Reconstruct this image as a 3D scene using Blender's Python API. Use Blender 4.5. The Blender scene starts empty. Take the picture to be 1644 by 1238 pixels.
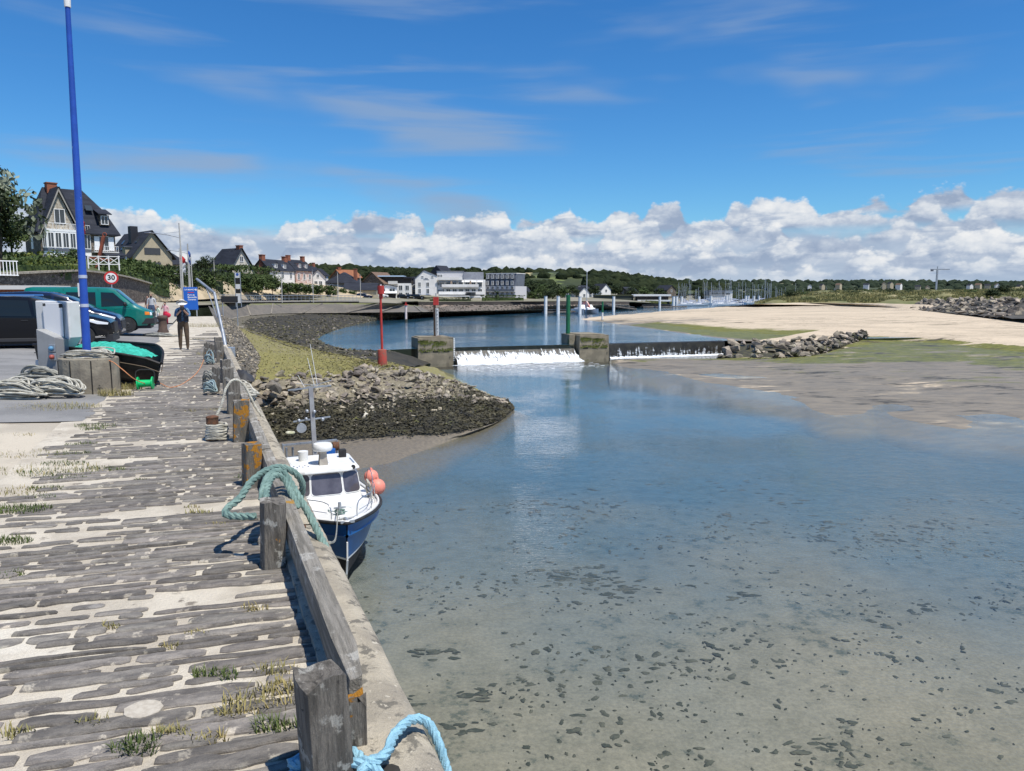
import bpy, bmesh, math, random
from mathutils import Vector, Matrix, noise as mnoise
R = math.radians
rnd = random.Random(7)
SC = bpy.context.scene
COL = SC.collection
# ------------------------------------------------------------------ camera
EYE, PITCH, FPX = 1.9, math.atan(149/1200), 1200.0
cam_d = bpy.data.cameras.new('camera'); cam = bpy.data.objects.new('camera', cam_d); COL.objects.link(cam)
cam_d.sensor_width = 36; cam_d.lens = 36*FPX/1644
cam_d.clip_start = .05; cam_d.clip_end = 12000
cam.location = (0, 0, EYE); cam.rotation_euler = (R(90)-PITCH, 0, 0)
SC.camera = cam
# ------------------------------------------------------------------ light and exposure
SUN_AZ = Vector((.74, -.67)).normalized(); SUN_EL = R(64)
sd = bpy.data.lights.new('sun', 'SUN'); sd.energy = 5.0; sd.angle = R(.5); sd.color = (1, .95, .87)
sun = bpy.data.objects.new('sun', sd); COL.objects.link(sun)
sdir = Vector((SUN_AZ.x*math.cos(SUN_EL), SUN_AZ.y*math.cos(SUN_EL), math.sin(SUN_EL)))
sun.rotation_euler = sdir.to_track_quat('Z', 'Y').to_euler(); sun.location = (30, -20, 60)
SC.view_settings.view_transform = 'Standard'; SC.view_settings.look = 'None'
SC.view_settings.exposure = 0.12; SC.view_settings.gamma = 1; SC.view_settings.use_curve_mapping = False
SC.render.engine = 'CYCLES'
SC.cycles.use_denoising = True
SC.cycles.max_bounces = 8; SC.cycles.transparent_max_bounces = 24; SC.cycles.diffuse_bounces = 2
SC.cycles.sample_clamp_indirect = 4

class NT:
    """small helper around a node tree"""
    def __init__(s, nt): s.nt = nt; s.N = nt.nodes; s.L = nt.links
    def node(s, t, **kw):
        n = s.N.new(t)
        for k, v in kw.items(): setattr(n, k, v)
        return n
    def put(s, sock, val):
        if isinstance(val, bpy.types.NodeSocket): s.L.new(val, sock)
        elif val is not None:
            try: sock.default_value = val
            except Exception: sock.default_value = (val[0], val[1], val[2], 1) if len(val) == 3 else val
    def m(s, op, a, b=None, c=None, clamp=False):
        n = s.node('ShaderNodeMath', operation=op, use_clamp=clamp)
        s.put(n.inputs[0], a); s.put(n.inputs[1], b); s.put(n.inputs[2], c)
        return n.outputs[0]
    def ss(s, x, lo, hi, a=0., b=1.):
        n = s.node('ShaderNodeMapRange', interpolation_type='SMOOTHSTEP')
        s.put(n.inputs['Value'], x); s.put(n.inputs['From Min'], lo); s.put(n.inputs['From Max'], hi)
        s.put(n.inputs['To Min'], a); s.put(n.inputs['To Max'], b)
        return n.outputs[0]
    def mix(s, f, a, b, blend='MIX'):
        n = s.node('ShaderNodeMix', data_type='RGBA', blend_type=blend)
        s.put(n.inputs[0], f); s.put(n.inputs[6], c4(a)); s.put(n.inputs[7], c4(b))
        return n.outputs[2]
    def noise(s, vec, scale, detail=4, rough=.55, dist=0., dim='3D'):
        n = s.node('ShaderNodeTexNoise', noise_dimensions=dim)
        if vec is not None: s.L.new(vec, n.inputs['Vector'])
        s.put(n.inputs['Scale'], scale); n.inputs['Detail'].default_value = detail
        n.inputs['Roughness'].default_value = rough; n.inputs['Distortion'].default_value = dist
        return n.outputs['Fac']
    def voro(s, vec, scale, detail=0, feature='F1', rough=.5, smooth=.6, dim='3D'):
        n = s.node('ShaderNodeTexVoronoi', feature=feature, voronoi_dimensions=dim)
        if feature != 'DISTANCE_TO_EDGE': n.normalize = True
        if vec is not None: s.L.new(vec, n.inputs['Vector'])
        s.put(n.inputs['Scale'], scale); n.inputs['Detail'].default_value = detail; n.inputs['Roughness'].default_value = rough
        if feature == 'SMOOTH_F1': n.inputs['Smoothness'].default_value = smooth
        return n.outputs['Distance']
    def xyz(s, x, y, z):
        n = s.node('ShaderNodeCombineXYZ'); s.put(n.inputs[0], x); s.put(n.inputs[1], y); s.put(n.inputs[2], z)
        return n.outputs[0]
    def mapping(s, vec, scale=(1, 1, 1), rot=(0, 0, 0), loc=(0, 0, 0)):
        n = s.node('ShaderNodeMapping'); s.L.new(vec, n.inputs['Vector'])
        n.inputs['Scale'].default_value = scale; n.inputs['Rotation'].default_value = rot; n.inputs['Location'].default_value = loc
        return n.outputs[0]
def c4(c):
    if isinstance(c, (tuple, list)) and len(c) == 3: return (c[0], c[1], c[2], 1)
    return c

# ------------------------------------------------------------------ sky
W = bpy.data.worlds.new('World'); SC.world = W; W.use_nodes = True
t = NT(W.node_tree); t.N.clear()
sky = t.node('ShaderNodeTexSky', sky_type='NISHITA', sun_disc=False)
sky.sun_elevation = SUN_EL; sky.sun_rotation = math.atan2(SUN_AZ.x, SUN_AZ.y)
sky.altitude = 0; sky.air_density = 1.0; sky.dust_density = .3; sky.ozone_density = 2.5
STR = .085
tc = t.node('ShaderNodeTexCoord')
sp = t.node('ShaderNodeSeparateXYZ'); t.L.new(tc.outputs['Generated'], sp.inputs[0])
X, Y, Z = sp.outputs
hor = t.m('SQRT', t.m('ADD', t.m('MULTIPLY', X, X), t.m('MULTIPLY', Y, Y)))
el = t.m('DIVIDE', Z, t.m('MAXIMUM', hor, .001))
az = t.m('ARCTAN2', X, Y)
hs = t.node('ShaderNodeHueSaturation'); t.L.new(sky.outputs[0], hs.inputs['Color'])
hs.inputs['Saturation'].default_value = 1.28; hs.inputs['Value'].default_value = 1.0
skycol = t.mix(1.0, hs.outputs[0], (.70, 1.14, 1.45), 'MULTIPLY')
# thin grey streaks high up
pv = t.xyz(t.m('MULTIPLY', az, 1.5), t.m('MULTIPLY', el, 15.), 0.)
st = t.noise(pv, 1.5, 5, .5, .25, '2D')
cov = t.noise(t.xyz(t.m('MULTIPLY', az, 1.3), t.m('MULTIPLY', el, 5.), 0.), 2.3, 3, .5, 0, '2D')
streak = t.m('MULTIPLY', t.ss(st, .44, .70), t.ss(cov, .36, .60))
streak = t.m('MULTIPLY', streak, t.ss(el, .5, .12, .30, .75))
skyc = t.mix(streak, skycol, (3.3, 4.4, 6.2))
# rows of cumulus low over the land, farthest (highest) row first
vo = t.voro(t.xyz(az, t.m('MULTIPLY', el, 1.5), 0.), 36., 3., 'F1', .6, dim='2D')
fb = t.m('SUBTRACT', t.noise(t.xyz(az, t.m('MULTIPLY', el, 1.8), 0.), 14., 6, .6, .2, '2D'), .5)
puff = t.m('SUBTRACT', .42, vo)
band = t.noise(t.xyz(az, t.m('MULTIPLY', el, 3.4), 0.), 12., 4, .55, .3, '2D')
veil = t.m('MULTIPLY', t.ss(t.m('ADD', el, t.m('MULTIPLY', fb, .03)), .088, .060), .94)
cur = t.mix(veil, skyc, t.mix(t.ss(band, .35, .65), (5.4, 6.2, 7.6), (4.1, 5.0, 6.6)))
right = t.ss(az, -.15, .25, -.012, .006)
for k, (base, amp, lo, hi, seed) in enumerate([(.090, .022, .50, .66, 3.), (.074, .034, .40, .60, 21.), (.057, .032, .33, .58, 47.), (.040, .028, .32, .58, 60.), (.022, .026, .32, .60, 88.), (.006, .022, .36, .62, 95.)]):
    n1 = t.noise(t.xyz(az, seed, 0.), 8.5+k*1.2, 2, .5, 0, '2D')
    hk = t.m('MULTIPLY', t.ss(n1, lo, hi), amp)
    b2 = t.m('ADD', base, right) if k < 3 else base
    rise = t.m('SUBTRACT', el, b2)
    topk = t.m('ADD', hk, t.m('ADD', t.m('MULTIPLY', puff, .026), t.m('MULTIPLY', fb, .020)))
    mk = t.ss(t.m('SUBTRACT', topk, rise), -.001, .007)
    mk = t.m('MULTIPLY', mk, t.ss(t.m('ADD', rise, t.m('MULTIPLY', fb, .012)), -.010, .004))
    mk = t.m('MULTIPLY', mk, t.ss(hk, .0, .006))
    lit = t.m('ADD', t.m('MULTIPLY', rise, 15.), t.m('ADD', t.m('MULTIPLY', puff, 1.05), t.m('MULTIPLY', fb, .7)))
    lit = t.m('ADD', t.m('SUBTRACT', lit, t.m('MULTIPLY', t.ss(band, .42, .62), .42)), .21+.02*k)
    ccol = t.node('ShaderNodeValToRGB'); t.L.new(lit, ccol.inputs[0]); cr = ccol.color_ramp
    cr.elements[0].position = .0; cr.elements[0].color = (3.5, 4.4, 6.0, 1)
    cr.elements[1].position = .95; cr.elements[1].color = (9.4, 9.5, 9.6, 1)
    e_ = cr.elements.new(.35); e_.color = (5.2, 6.0, 7.3, 1)
    e_ = cr.elements.new(.62); e_.color = (7.4, 7.9, 8.6, 1)
    cur = t.mix(mk, cur, ccol.outputs[0])
fin = t.mix(t.ss(el, .04, .0, 0, .65), cur, (4.5, 5.7, 7.4))
bg = t.node('ShaderNodeBackground'); t.L.new(fin, bg.inputs[0]); bg.inputs[1].default_value = STR
out = t.node('ShaderNodeOutputWorld'); t.L.new(bg.outputs[0], out.inputs[0])
W.cycles.sampling_method = 'NONE'

# ------------------------------------------------------------------ geometry helpers
CP, SP_ = math.cos(PITCH), math.sin(PITCH)
def ray(px, py):
    u, v = (px-822)/FPX, (619-py)/FPX
    return Vector((u, CP+v*SP_, -SP_+v*CP))
def gz(px, py, z):
    d = ray(px, py); k = (z-EYE)/d.z
    return Vector((d.x*k, d.y*k, z))
def at(px, py, D):
    d = ray(px, py); k = D/d.y
    return Vector((d.x*k, D, EYE+d.z*k))
def pxm(D): return FPX/D            # about how many photo pixels one metre is
def fbm(x, y, z=0., o=4): return mnoise.fractal(Vector((x, y, z)), 1., 2., o)

QDX, QX0 = -.411, .815               # outer edge of the quay: X = QX0 + QDX*Y
QL = math.hypot(QDX, 1)
QD = Vector((QDX/QL, 1/QL, 0)); QN = Vector((-1/QL, QDX/QL, 0))   # along the quay, inland
QANG = math.atan2(QD.y, QD.x)
def q(s, p, z=0.):                   # s metres along (from Y=0), p metres inland of the edge
    b = Vector((QX0, 0, 0)) + QD*s + QN*p
    return Vector((b.x, b.y, z))
def sp_of(P):
    d = Vector((P.x-QX0, P.y, 0)); return d.dot(QD), d.dot(QN)
def qz(p): return .2*max(0, min(1, (p-2.8)/3.2))

class MB:
    def __init__(s): s.v = []; s.f = []; s.mi = []; s.c = 0; s.M = None
    def at(s, M): s.M = M; return s
    def mat(s, i): s.c = i; return s
    def add(s, vs, fs):
        b = len(s.v)
        s.v += [tuple(s.M @ Vector(v)) if s.M else tuple(v) for v in vs]
        s.f += [tuple(i+b for i in f) for f in fs]; s.mi += [s.c]*len(fs)
        return s
    def hexa(s, p): # 8 points: bottom ring, top ring
        return s.add(p, [(3, 2, 1, 0), (4, 5, 6, 7), (0, 1, 5, 4), (1, 2, 6, 5), (2, 3, 7, 6), (3, 0, 4, 7)])
    def box(s, x0, y0, z0, x1, y1, z1, tx=0, ty=0):
        return s.hexa([(x0, y0, z0), (x1, y0, z0), (x1, y1, z0), (x0, y1, z0),
                       (x0+tx, y0+ty, z1), (x1-tx, y0+ty, z1), (x1-tx, y1-ty, z1), (x0+tx, y1-ty, z1)])
    def bar(s, p, q_, w, h, up=(0, 0, 1)):
        p, q_ = Vector(p), Vector(q_); d = (q_-p).normalized(); up = Vector(up)
        if abs(d.dot(up)) > .98: up = Vector((0, 1, 0)) if abs(d.y) < .9 else Vector((1, 0, 0))
        sx = d.cross(up).normalized()*w/2; sz = sx.cross(d).normalized()*h/2
        return s.hexa([p-sx-sz, p+sx-sz, q_+sx-sz, q_-sx-sz, p-sx+sz, p+sx+sz, q_+sx+sz, q_-sx+sz])
    def tube(s, pts, r, n=8, caps=True, closed=False, twist=None):
        pts = [Vector(p) for p in pts]; k = len(pts)
        rr = r if isinstance(r, (list, tuple)) else [r]*k
        vs, fs = [], []; nrm = None
        for i, p in enumerate(pts):
            a = pts[i-1] if (i or closed) else p; b = pts[(i+1) % k] if (i < k-1 or closed) else p
            d = (b-a); d = d.normalized() if d.length > 1e-9 else Vector((0, 0, 1))
            if nrm is None:
                nrm = d.orthogonal().normalized()
            else:
                nrm = (nrm-d*nrm.dot(d)); nrm = nrm.normalized() if nrm.length > 1e-6 else d.orthogonal().normalized()
            bn = d.cross(nrm)
            for j in range(n):
                an = 2*math.pi*j/n
                q0 = rr[i]
                if twist: q0 = rr[i]*(1+twist[0]*math.cos(3*(an+twist[1]*i)))
                vs.append(p+nrm*math.cos(an)*q0+bn*math.sin(an)*q0)
        for i in range(k if closed else k-1):
            for j in range(n):
                a, b = i*n+j, i*n+(j+1) % n; c, d = ((i+1) % k)*n+(j+1) % n, ((i+1) % k)*n+j
                fs.append((a, b, c, d))
        if caps and not closed:
            fs.append(tuple(range(n-1, -1, -1))); fs.append(tuple(range((k-1)*n, k*n)))
        return s.add(vs, fs)
    def cyl(s, p, q_, r0, r1=None, n=12): return s.tube([p, q_], [r0, r0 if r1 is None else r1], n)
    def lathe(s, prof, n=16, c=(0, 0, 0)):
        return s.tube([(c[0], c[1], c[2]+z) for r, z in prof], [r for r, z in prof], n)
    def prism(s, poly, vec):
        k = len(poly); vec = Vector(vec); vs = [Vector(p) for p in poly]+[Vector(p)+vec for p in poly]
        fs = [tuple(range(k-1, -1, -1)), tuple(range(k, 2*k))]+[(i, (i+1) % k, k+(i+1) % k, k+i) for i in range(k)]
        return s.add(vs, fs)
    def ball(s, c, r, sc=(1, 1, 1), n=10, m=6):
        vs = [(c[0], c[1], c[2]-r*sc[2])]; fs = []
        for i in range(1, m):
            ph = -math.pi/2+math.pi*i/m
            for j in range(n):
                a = 2*math.pi*j/n
                vs.append((c[0]+r*sc[0]*math.cos(ph)*math.cos(a), c[1]+r*sc[1]*math.cos(ph)*math.sin(a), c[2]+r*sc[2]*math.sin(ph)))
        vs.append((c[0], c[1], c[2]+r*sc[2])); L = len(vs)-1
        for j in range(n):
            fs.append((0, 1+(j+1) % n, 1+j)); fs.append((L, L-n+j, L-n+(j+1) % n))
            for i in range(m-2):
                a, b = 1+i*n+j, 1+i*n+(j+1) % n; fs.append((a, b, b+n, a+n))
        return s.add(vs, fs)
    def grid(s, fn, nu, nv):
        vs = [fn(i/nu, j/nv) for j in range(nv+1) for i in range(nu+1)]
        fs = [(j*(nu+1)+i, j*(nu+1)+i+1, (j+1)*(nu+1)+i+1, (j+1)*(nu+1)+i) for j in range(nv) for i in range(nu)]
        return s.add(vs, fs)
    def mesh(s, name, mats, smooth=False):
        me = bpy.data.meshes.new(name); me.from_pydata([tuple(v) for v in s.v], [], s.f)
        for m_ in (mats if isinstance(mats, (list, tuple)) else [mats]): me.materials.append(m_)
        if len(me.materials) > 1: me.polygons.foreach_set('material_index', s.mi)
        if smooth: me.polygons.foreach_set('use_smooth', [True]*len(me.polygons))
        me.update(); return me
    def build(s, name, mats, parent=None, smooth=False, loc=None, rot=None, bevel=0, fixn=True):
        me = s.mesh(name, mats, smooth)
        if fixn:
            bm = bmesh.new(); bm.from_mesh(me); bmesh.ops.recalc_face_normals(bm, faces=bm.faces); bm.to_mesh(me); bm.free()
        return link(name, me, parent, loc, rot, bevel, smooth)
def link(name, me, parent=None, loc=None, rot=None, bevel=0, smooth=False):
    o = bpy.data.objects.new(name, me); COL.objects.link(o)
    if parent: o.parent = parent
    if loc is not None: o.location = loc
    if rot is not None: o.rotation_euler = rot
    if bevel:
        b = o.modifiers.new('edge', 'BEVEL'); b.width = bevel; b.segments = 2; b.limit_method = 'ANGLE'; b.angle_limit = R(40)
    if smooth:
        try: me.set_sharp_from_angle(angle=R(45))
        except Exception: pass
    return o
def tag(o, label=None, cat=None, group=None, kind=None):
    if label: o['label'] = label
    if cat: o['category'] = cat
    if group: o['group'] = group
    if kind: o['kind'] = kind
    return o
def empty(name, loc=(0, 0, 0), rz=0., label=None, cat=None, group=None, kind=None):
    o = bpy.data.objects.new(name, None); COL.objects.link(o); o.location = loc; o.rotation_euler = (0, 0, rz)
    o.empty_display_size = .2
    return tag(o, label, cat, group, kind)
def dup(root, loc=None, rz=None, label=None, parent=None):
    c = root.copy(); COL.objects.link(c)
    if parent: c.parent = parent
    if loc is not None: c.location = loc
    if rz is not None: c.rotation_euler = (0, 0, rz)
    if label: c['label'] = label
    for ch in list(root.children): dup(ch, parent=c)
    return c

# ------------------------------------------------------------------ materials
_M = {}
def mat(name, col=(.5, .5, .5), col2=None, scale=4., rough=.8, bump=0., bscale=None, metal=0., spec=.4, stretch=(1, 1, 1),
        layers=(), rand=0., coat=0., along=None, cells=None, detail=6, lo=.38, hi=.62, emit=None, trans=0., alpha=1., coord='Object', grain=0.):
    if name in _M: return _M[name]
    m = bpy.data.materials.new(name); m.use_nodes = True; _M[name] = m
    n = NT(m.node_tree); b = n.N['Principled BSDF']
    tcn = n.node('ShaderNodeTexCoord'); vec = tcn.outputs[coord]
    if along is not None:      # grain that follows a direction in plan
        mp = n.node('ShaderNodeMapping', vector_type='TEXTURE'); n.L.new(vec, mp.inputs['Vector'])
        mp.inputs['Rotation'].default_value = (0, 0, along); mp.inputs['Scale'].default_value = tuple(1/x for x in stretch); svec = mp.outputs[0]
    elif tuple(stretch) != (1, 1, 1): svec = n.mapping(vec, stretch)
    else: svec = vec
    c = col
    if col2:
        c = n.mix(n.ss(n.noise(svec, scale, detail, .6), lo, hi), col, col2)
    if cells:                  # laid stones with joints, for walls too far off to tell the stones apart
        cm = n.mapping(vec, (1, 1, 1.9)); vn = n.node('ShaderNodeTexVoronoi'); n.L.new(cm, vn.inputs['Vector']); vn.inputs['Scale'].default_value = cells[0]
        sc_ = n.node('ShaderNodeSeparateColor'); n.L.new(vn.outputs['Color'], sc_.inputs[0])
        c = n.mix(1., c, n.mix(sc_.outputs[0], (.55,)*3, (1.5,)*3), 'MULTIPLY')
        c = n.mix(n.ss(n.voro(cm, cells[0], 0, 'DISTANCE_TO_EDGE'), .10, .03), c, cells[1])
    for (lc, ls, th, soft) in layers:
        c = n.mix(n.ss(n.noise(n.mapping(vec, (1, 1, 1), loc=(ls*3.1, th*7, 1.3)), ls, 7, .62), th, th+soft), c, lc)
    if grain:
        g = n.noise(vec, 220., 2, .5)
        c = n.mix(1., c, n.mix(n.ss(g, .3, .7), (1-grain,)*3, (1+grain,)*3), 'MULTIPLY')
    if rand:
        oi = n.node('ShaderNodeObjectInfo')
        h = n.node('ShaderNodeHueSaturation'); n.put(h.inputs['Color'], c4(c))
        n.put(h.inputs['Value'], n.ss(oi.outputs['Random'], 0, 1, 1-rand, 1+rand))
        n.put(h.inputs['Hue'], n.m('ADD', .5, n.m('MULTIPLY', n.m('SUBTRACT', n.m('FRACT', n.m('MULTIPLY', oi.outputs['Random'], 7.3)), .5), rand*.06)))
        c = h.outputs[0]
    n.put(b.inputs['Base Color'], c4(c)); b.inputs['Roughness'].default_value = rough
    b.inputs['Metallic'].default_value = metal; b.inputs['Specular IOR Level'].default_value = spec
    if coat: b.inputs['Coat Weight'].default_value = coat; b.inputs['Coat Roughness'].default_value = .04
    if trans: b.inputs['Transmission Weight'].default_value = trans
    if bump:
        bn = n.node('ShaderNodeBump'); bn.inputs['Strength'].default_value = min(1, bump); bn.inputs['Distance'].default_value = .02
        n.put(bn.inputs['Height'], n.noise(svec, bscale or scale*4, 8, .65)); n.L.new(bn.outputs[0], b.inputs['Normal'])
    return m
# ================================================================== the setting: terrain and water
ZL, ZB = -5.5, -3.85
def catmull(p0, p1, p2, p3, t):
    return .5*((2*p1)+(p2-p0)*t+(2*p0-5*p1+4*p2-p3)*t*t+(3*p1-p0-3*p2+p3)*t**3)
def resample(row, n):
    pts = [Vector(p) for p in row]
    L = [0.]
    for a, b in zip(pts, pts[1:]): L.append(L[-1]+max(1e-6, math.hypot(b.x-a.x, (b.y-a.y))))
    outp = []; k = 0
    for i in range(n+1):
        d = L[-1]*i/n
        while k < len(L)-2 and L[k+1] < d: k += 1
        t = (d-L[k])/(L[k+1]-L[k])
        p0, p1, p2, p3 = pts[max(0, k-1)], pts[k], pts[k+1], pts[min(len(pts)-1, k+2)]
        outp.append(p1.lerp(p2, t) if len(pts) < 4 else p1.lerp(p2, t)*.5+catmull(p0, p1, p2, p3, t)*.5)
    return outp
class Loft:
    """rows run from near to far; each row is a list of world points"""
    def __init__(s, rows, nu, sub):
        s.nu = nu; s.sub = sub; s.rows = [resample(r, nu) for r in rows]; s.nv = (len(rows)-1)*sub
    def P(s, u, v):
        fu = max(0, min(1, u))*s.nu; i = min(int(fu), s.nu-1); tu = fu-i
        fv = max(0, min(1, v))*(len(s.rows)-1); j = min(int(fv), len(s.rows)-2); tv = fv-j
        g = lambda jj: s.rows[max(0, min(len(s.rows)-1, jj))][i].lerp(s.rows[max(0, min(len(s.rows)-1, jj))][i+1], tu)
        lin = g(j).lerp(g(j+1), tv)
        return lin*.35+catmull(g(j-1), g(j), g(j+1), g(j+2), tv)*.65
    def build(s, name, m, amp=0., sc=1., zones=None, kind='structure', parent=None, rowamp=None):
        mb = MB(); zs = []
        for j in range(s.nv+1):
            for i in range(s.nu+1):
                u, v = i/s.nu, j/s.nv; p = s.P(u, v)
                if amp:
                    a = amp*(rowamp(u, v) if rowamp else 1)
                    p = p+Vector((0, 0, a*fbm(p.x/sc, p.y/sc, 3.3, 5)))
                mb.v.append(tuple(p)); zs.append(zones(u, v, p) if zones else (0, 0, 0))
        for j in range(s.nv):
            for i in range(s.nu):
                a = j*(s.nu+1)+i; mb.f.append((a, a+1, a+s.nu+2, a+s.nu+1)); mb.mi.append(0)
        o = mb.build(name, m, parent, smooth=True, fixn=False)
        if zones:
            at_ = o.data.attributes.new('zone', 'FLOAT_COLOR', 'POINT')
            at_.data.foreach_set('color', [c for z in zs for c in (z[0], z[1], z[2], 1.)])
        if kind: o['kind'] = kind
        return o
def prow(*pts): return [gz(*p) for p in pts]

def zone_mat(name, base, base2, cols, scale=.5, bump=.5, bscale=6., rough=.9, wetrough=.12, speck=None, aniso=None, spec=.35, absorb_tint=None):
    """base colour plus three kinds of cover whose extent is stored per vertex (material, not light)"""
    m = bpy.data.materials.new(name); m.use_nodes = True; n = NT(m.node_tree); b = n.N['Principled BSDF']
    tcn = n.node('ShaderNodeTexCoord'); vec = tcn.outputs['Object']
    if aniso: vec = n.mapping(vec, aniso)
    at_ = n.node('ShaderNodeAttribute', attribute_name='zone'); sp = n.node('ShaderNodeSeparateColor'); n.L.new(at_.outputs['Color'], sp.inputs[0])
    big = n.noise(vec, scale, 6, .6); mid = n.noise(vec, scale*6, 6, .65); fine = n.noise(vec, scale*40, 5, .7)
    c = n.mix(n.ss(n.m('ADD', n.m('MULTIPLY', big, .6), n.m('MULTIPLY', mid, .4)), .4, .6), base, base2)
    c = n.mix(1., c, n.mix(n.ss(fine, .3, .7), (.82,)*3, (1.16,)*3), 'MULTIPLY')
    if speck: c = n.mix(n.ss(n.noise(vec, speck[1], 6, .7), speck[2], speck[2]+.05), c, speck[0])
    for k in (2, 0, 1):
        col, col2, sc2 = cols[k]
        nz = n.m('ADD', n.m('MULTIPLY', n.noise(vec, scale*3*sc2, 7, .68), .8), n.m('MULTIPLY', n.noise(n.mapping(vec, (1, 1, 1), loc=(5, k, 2)), scale*14*sc2, 5, .7), .35))
        f = n.ss(n.m('ADD', nz, n.m('SUBTRACT', sp.outputs[k], 1.)), .02, .12)
        cc = n.mix(n.ss(n.noise(vec, scale*22*sc2, 5, .7), .38, .62), col, col2)
        c = n.mix(f, c, cc)
        if k == 2: wet = f
    if absorb_tint:                   # light lost in deep water, painted into the ground colour
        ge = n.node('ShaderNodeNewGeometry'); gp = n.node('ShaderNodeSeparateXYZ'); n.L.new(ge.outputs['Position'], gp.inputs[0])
        c = n.mix(n.ss(n.m('ADD', gp.outputs[2], n.m('MULTIPLY', n.m('SUBTRACT', big, .5), .25)), absorb_tint[1], absorb_tint[2]), c, n.mix(n.ss(mid, .35, .65), absorb_tint[0], tuple(x*.8 for x in absorb_tint[0])))
    n.put(b.inputs['Base Color'], c)
    n.put(b.inputs['Roughness'], n.ss(wet, 0, 1, rough, wetrough)); b.inputs['Specular IOR Level'].default_value = spec
    bn = n.node('ShaderNodeBump'); bn.inputs['Strength'].default_value = bump; bn.inputs['Distance'].default_value = .06
    n.put(bn.inputs['Height'], n.m('ADD', n.noise(vec, bscale, 8, .7), n.m('MULTIPLY', wet, -.2))); n.L.new(bn.outputs[0], b.inputs['Normal'])
    return m

ABSORB_TINT = ((.085, .142, .182), -5.80, -6.22)  # blue-dark tint by depth: the water's absorption put into the bed colour
# ---- water
def water_mat(name, tint, deep, ripple, rscale, stretch, rough=.03, big=0.):
    m = bpy.data.materials.new(name); m.use_nodes = True; n = NT(m.node_tree); n.N.remove(n.N['Principled BSDF'])
    tcn = n.node('ShaderNodeTexCoord'); vec = n.mapping(tcn.outputs['Object'], stretch, (0, 0, .35))
    h = n.m('ADD', n.noise(vec, rscale, 3, .55, .4), n.m('MULTIPLY', n.noise(vec, rscale*.21, 3, .5), 1.1))
    calm = n.ss(n.noise(tcn.outputs['Object'], .09, 4, .55), .38, .62, .35, 1.25)
    bn = n.node('ShaderNodeBump'); n.put(bn.inputs['Strength'], n.m('MULTIPLY', calm, ripple)); bn.inputs['Distance'].default_value = .05
    n.put(bn.inputs['Height'], h)
    fr = n.node('ShaderNodeFresnel'); fr.inputs['IOR'].default_value = 1.33; n.L.new(bn.outputs[0], fr.inputs['Normal'])
    gl = n.node('ShaderNodeBsdfGlossy'); gl.inputs['Roughness'].default_value = rough; n.L.new(bn.outputs[0], gl.inputs['Normal'])
    gl.inputs['Color'].default_value = (1, 1, 1, 1)
    tr = n.node('ShaderNodeBsdfTransparent'); tr.inputs['Color'].default_value = c4(tint)
    under = tr.outputs[0]
    if deep:
        df = n.node('ShaderNodeBsdfDiffuse'); df.inputs['Color'].default_value = c4(deep[0])
        mx = n.node('ShaderNodeMixShader'); mx.inputs[0].default_value = deep[1]; n.L.new(under, mx.inputs[1]); n.L.new(df.outputs[0], mx.inputs[2]); under = mx.outputs[0]
    ms = n.node('ShaderNodeMixShader'); n.L.new(fr.outputs[0], ms.inputs[0]); n.L.new(under, ms.inputs[1]); n.L.new(gl.outputs[0], ms.inputs[2])
    n.L.new(ms.outputs[0], n.N['Material Output'].inputs['Surface'])
    return m
M_wlow = water_mat('low_water', (.86, .90, .89), None, .36, 6.5, (1, 2.0, 1), .02)
M_wbas = water_mat('basin_water', (.5, .7, .75), ((.025, .10, .16), .8), .5, 3.2, (1, 1.6, 1), .06)
def sheet(name, pts, m, kind='structure'):
    o = MB().add(pts, [tuple(range(len(pts)))]).build(name, m, fixn=False); o['kind'] = kind; return o
sheet('tidal_water', [(9, -30, ZL), (160, -30, ZL), (260, 60, ZL), (160, 110, ZL), (27, 88.6, ZL), (-6, 78.3, ZL), (-14, 76, ZL), (-40, 60, ZL), (-30, 40, ZL), (-6, 10, ZL)], M_wlow)
wd = Vector((math.cos(R(19.5)), math.sin(R(19.5)), 0))            # the sill's direction
W0 = at(733, 557, 79.0); W0.z = ZB+.03
sheet('basin_water', [(-34, 62, ZB), (W0.x-3, W0.y-.9, ZB), tuple(W0+wd*36-Vector((0, 0, .03))), (60, 98, ZB), (130, 120, ZB), (200, 420, ZB), (60, 520, ZB), (-120, 300, ZB), (-90, 90, ZB)], M_wbas)

# ---- bed of the tidal water
M_bed = zone_mat('bed_sand', (.30, .265, .205), (.225, .205, .16), [((.085, .088, .068), (.065, .068, .055), .5), ((.10, .105, .082), (.14, .14, .11), 2.), ((.30, .26, .2), (.28, .25, .19), .6)], scale=.3, bscale=6., bump=.4, wetrough=.9, absorb_tint=ABSORB_TINT)
def bedP(u, v): return Vector((-12+u*95, -6+v*92, -5.76-.40*max(0, min(1, (v*92-13)/23))**.9+.07*fbm((-12+u*95)/5, (v*92)/5, 1., 4)))
mb = MB().grid(bedP, 95, 92); bo_ = mb.build('harbour_bed', M_bed, smooth=True, fixn=False); bo_['kind'] = 'structure'
za = bo_.data.attributes.new('zone', 'FLOAT_COLOR', 'POINT')
za.data.foreach_set('color', [c for x, y, z in mb.v for c in (.30+.12*fbm(x/6, y/6, 4), .385+.10*fbm(x/4, y/4, 7), .2, 1.)])
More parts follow.
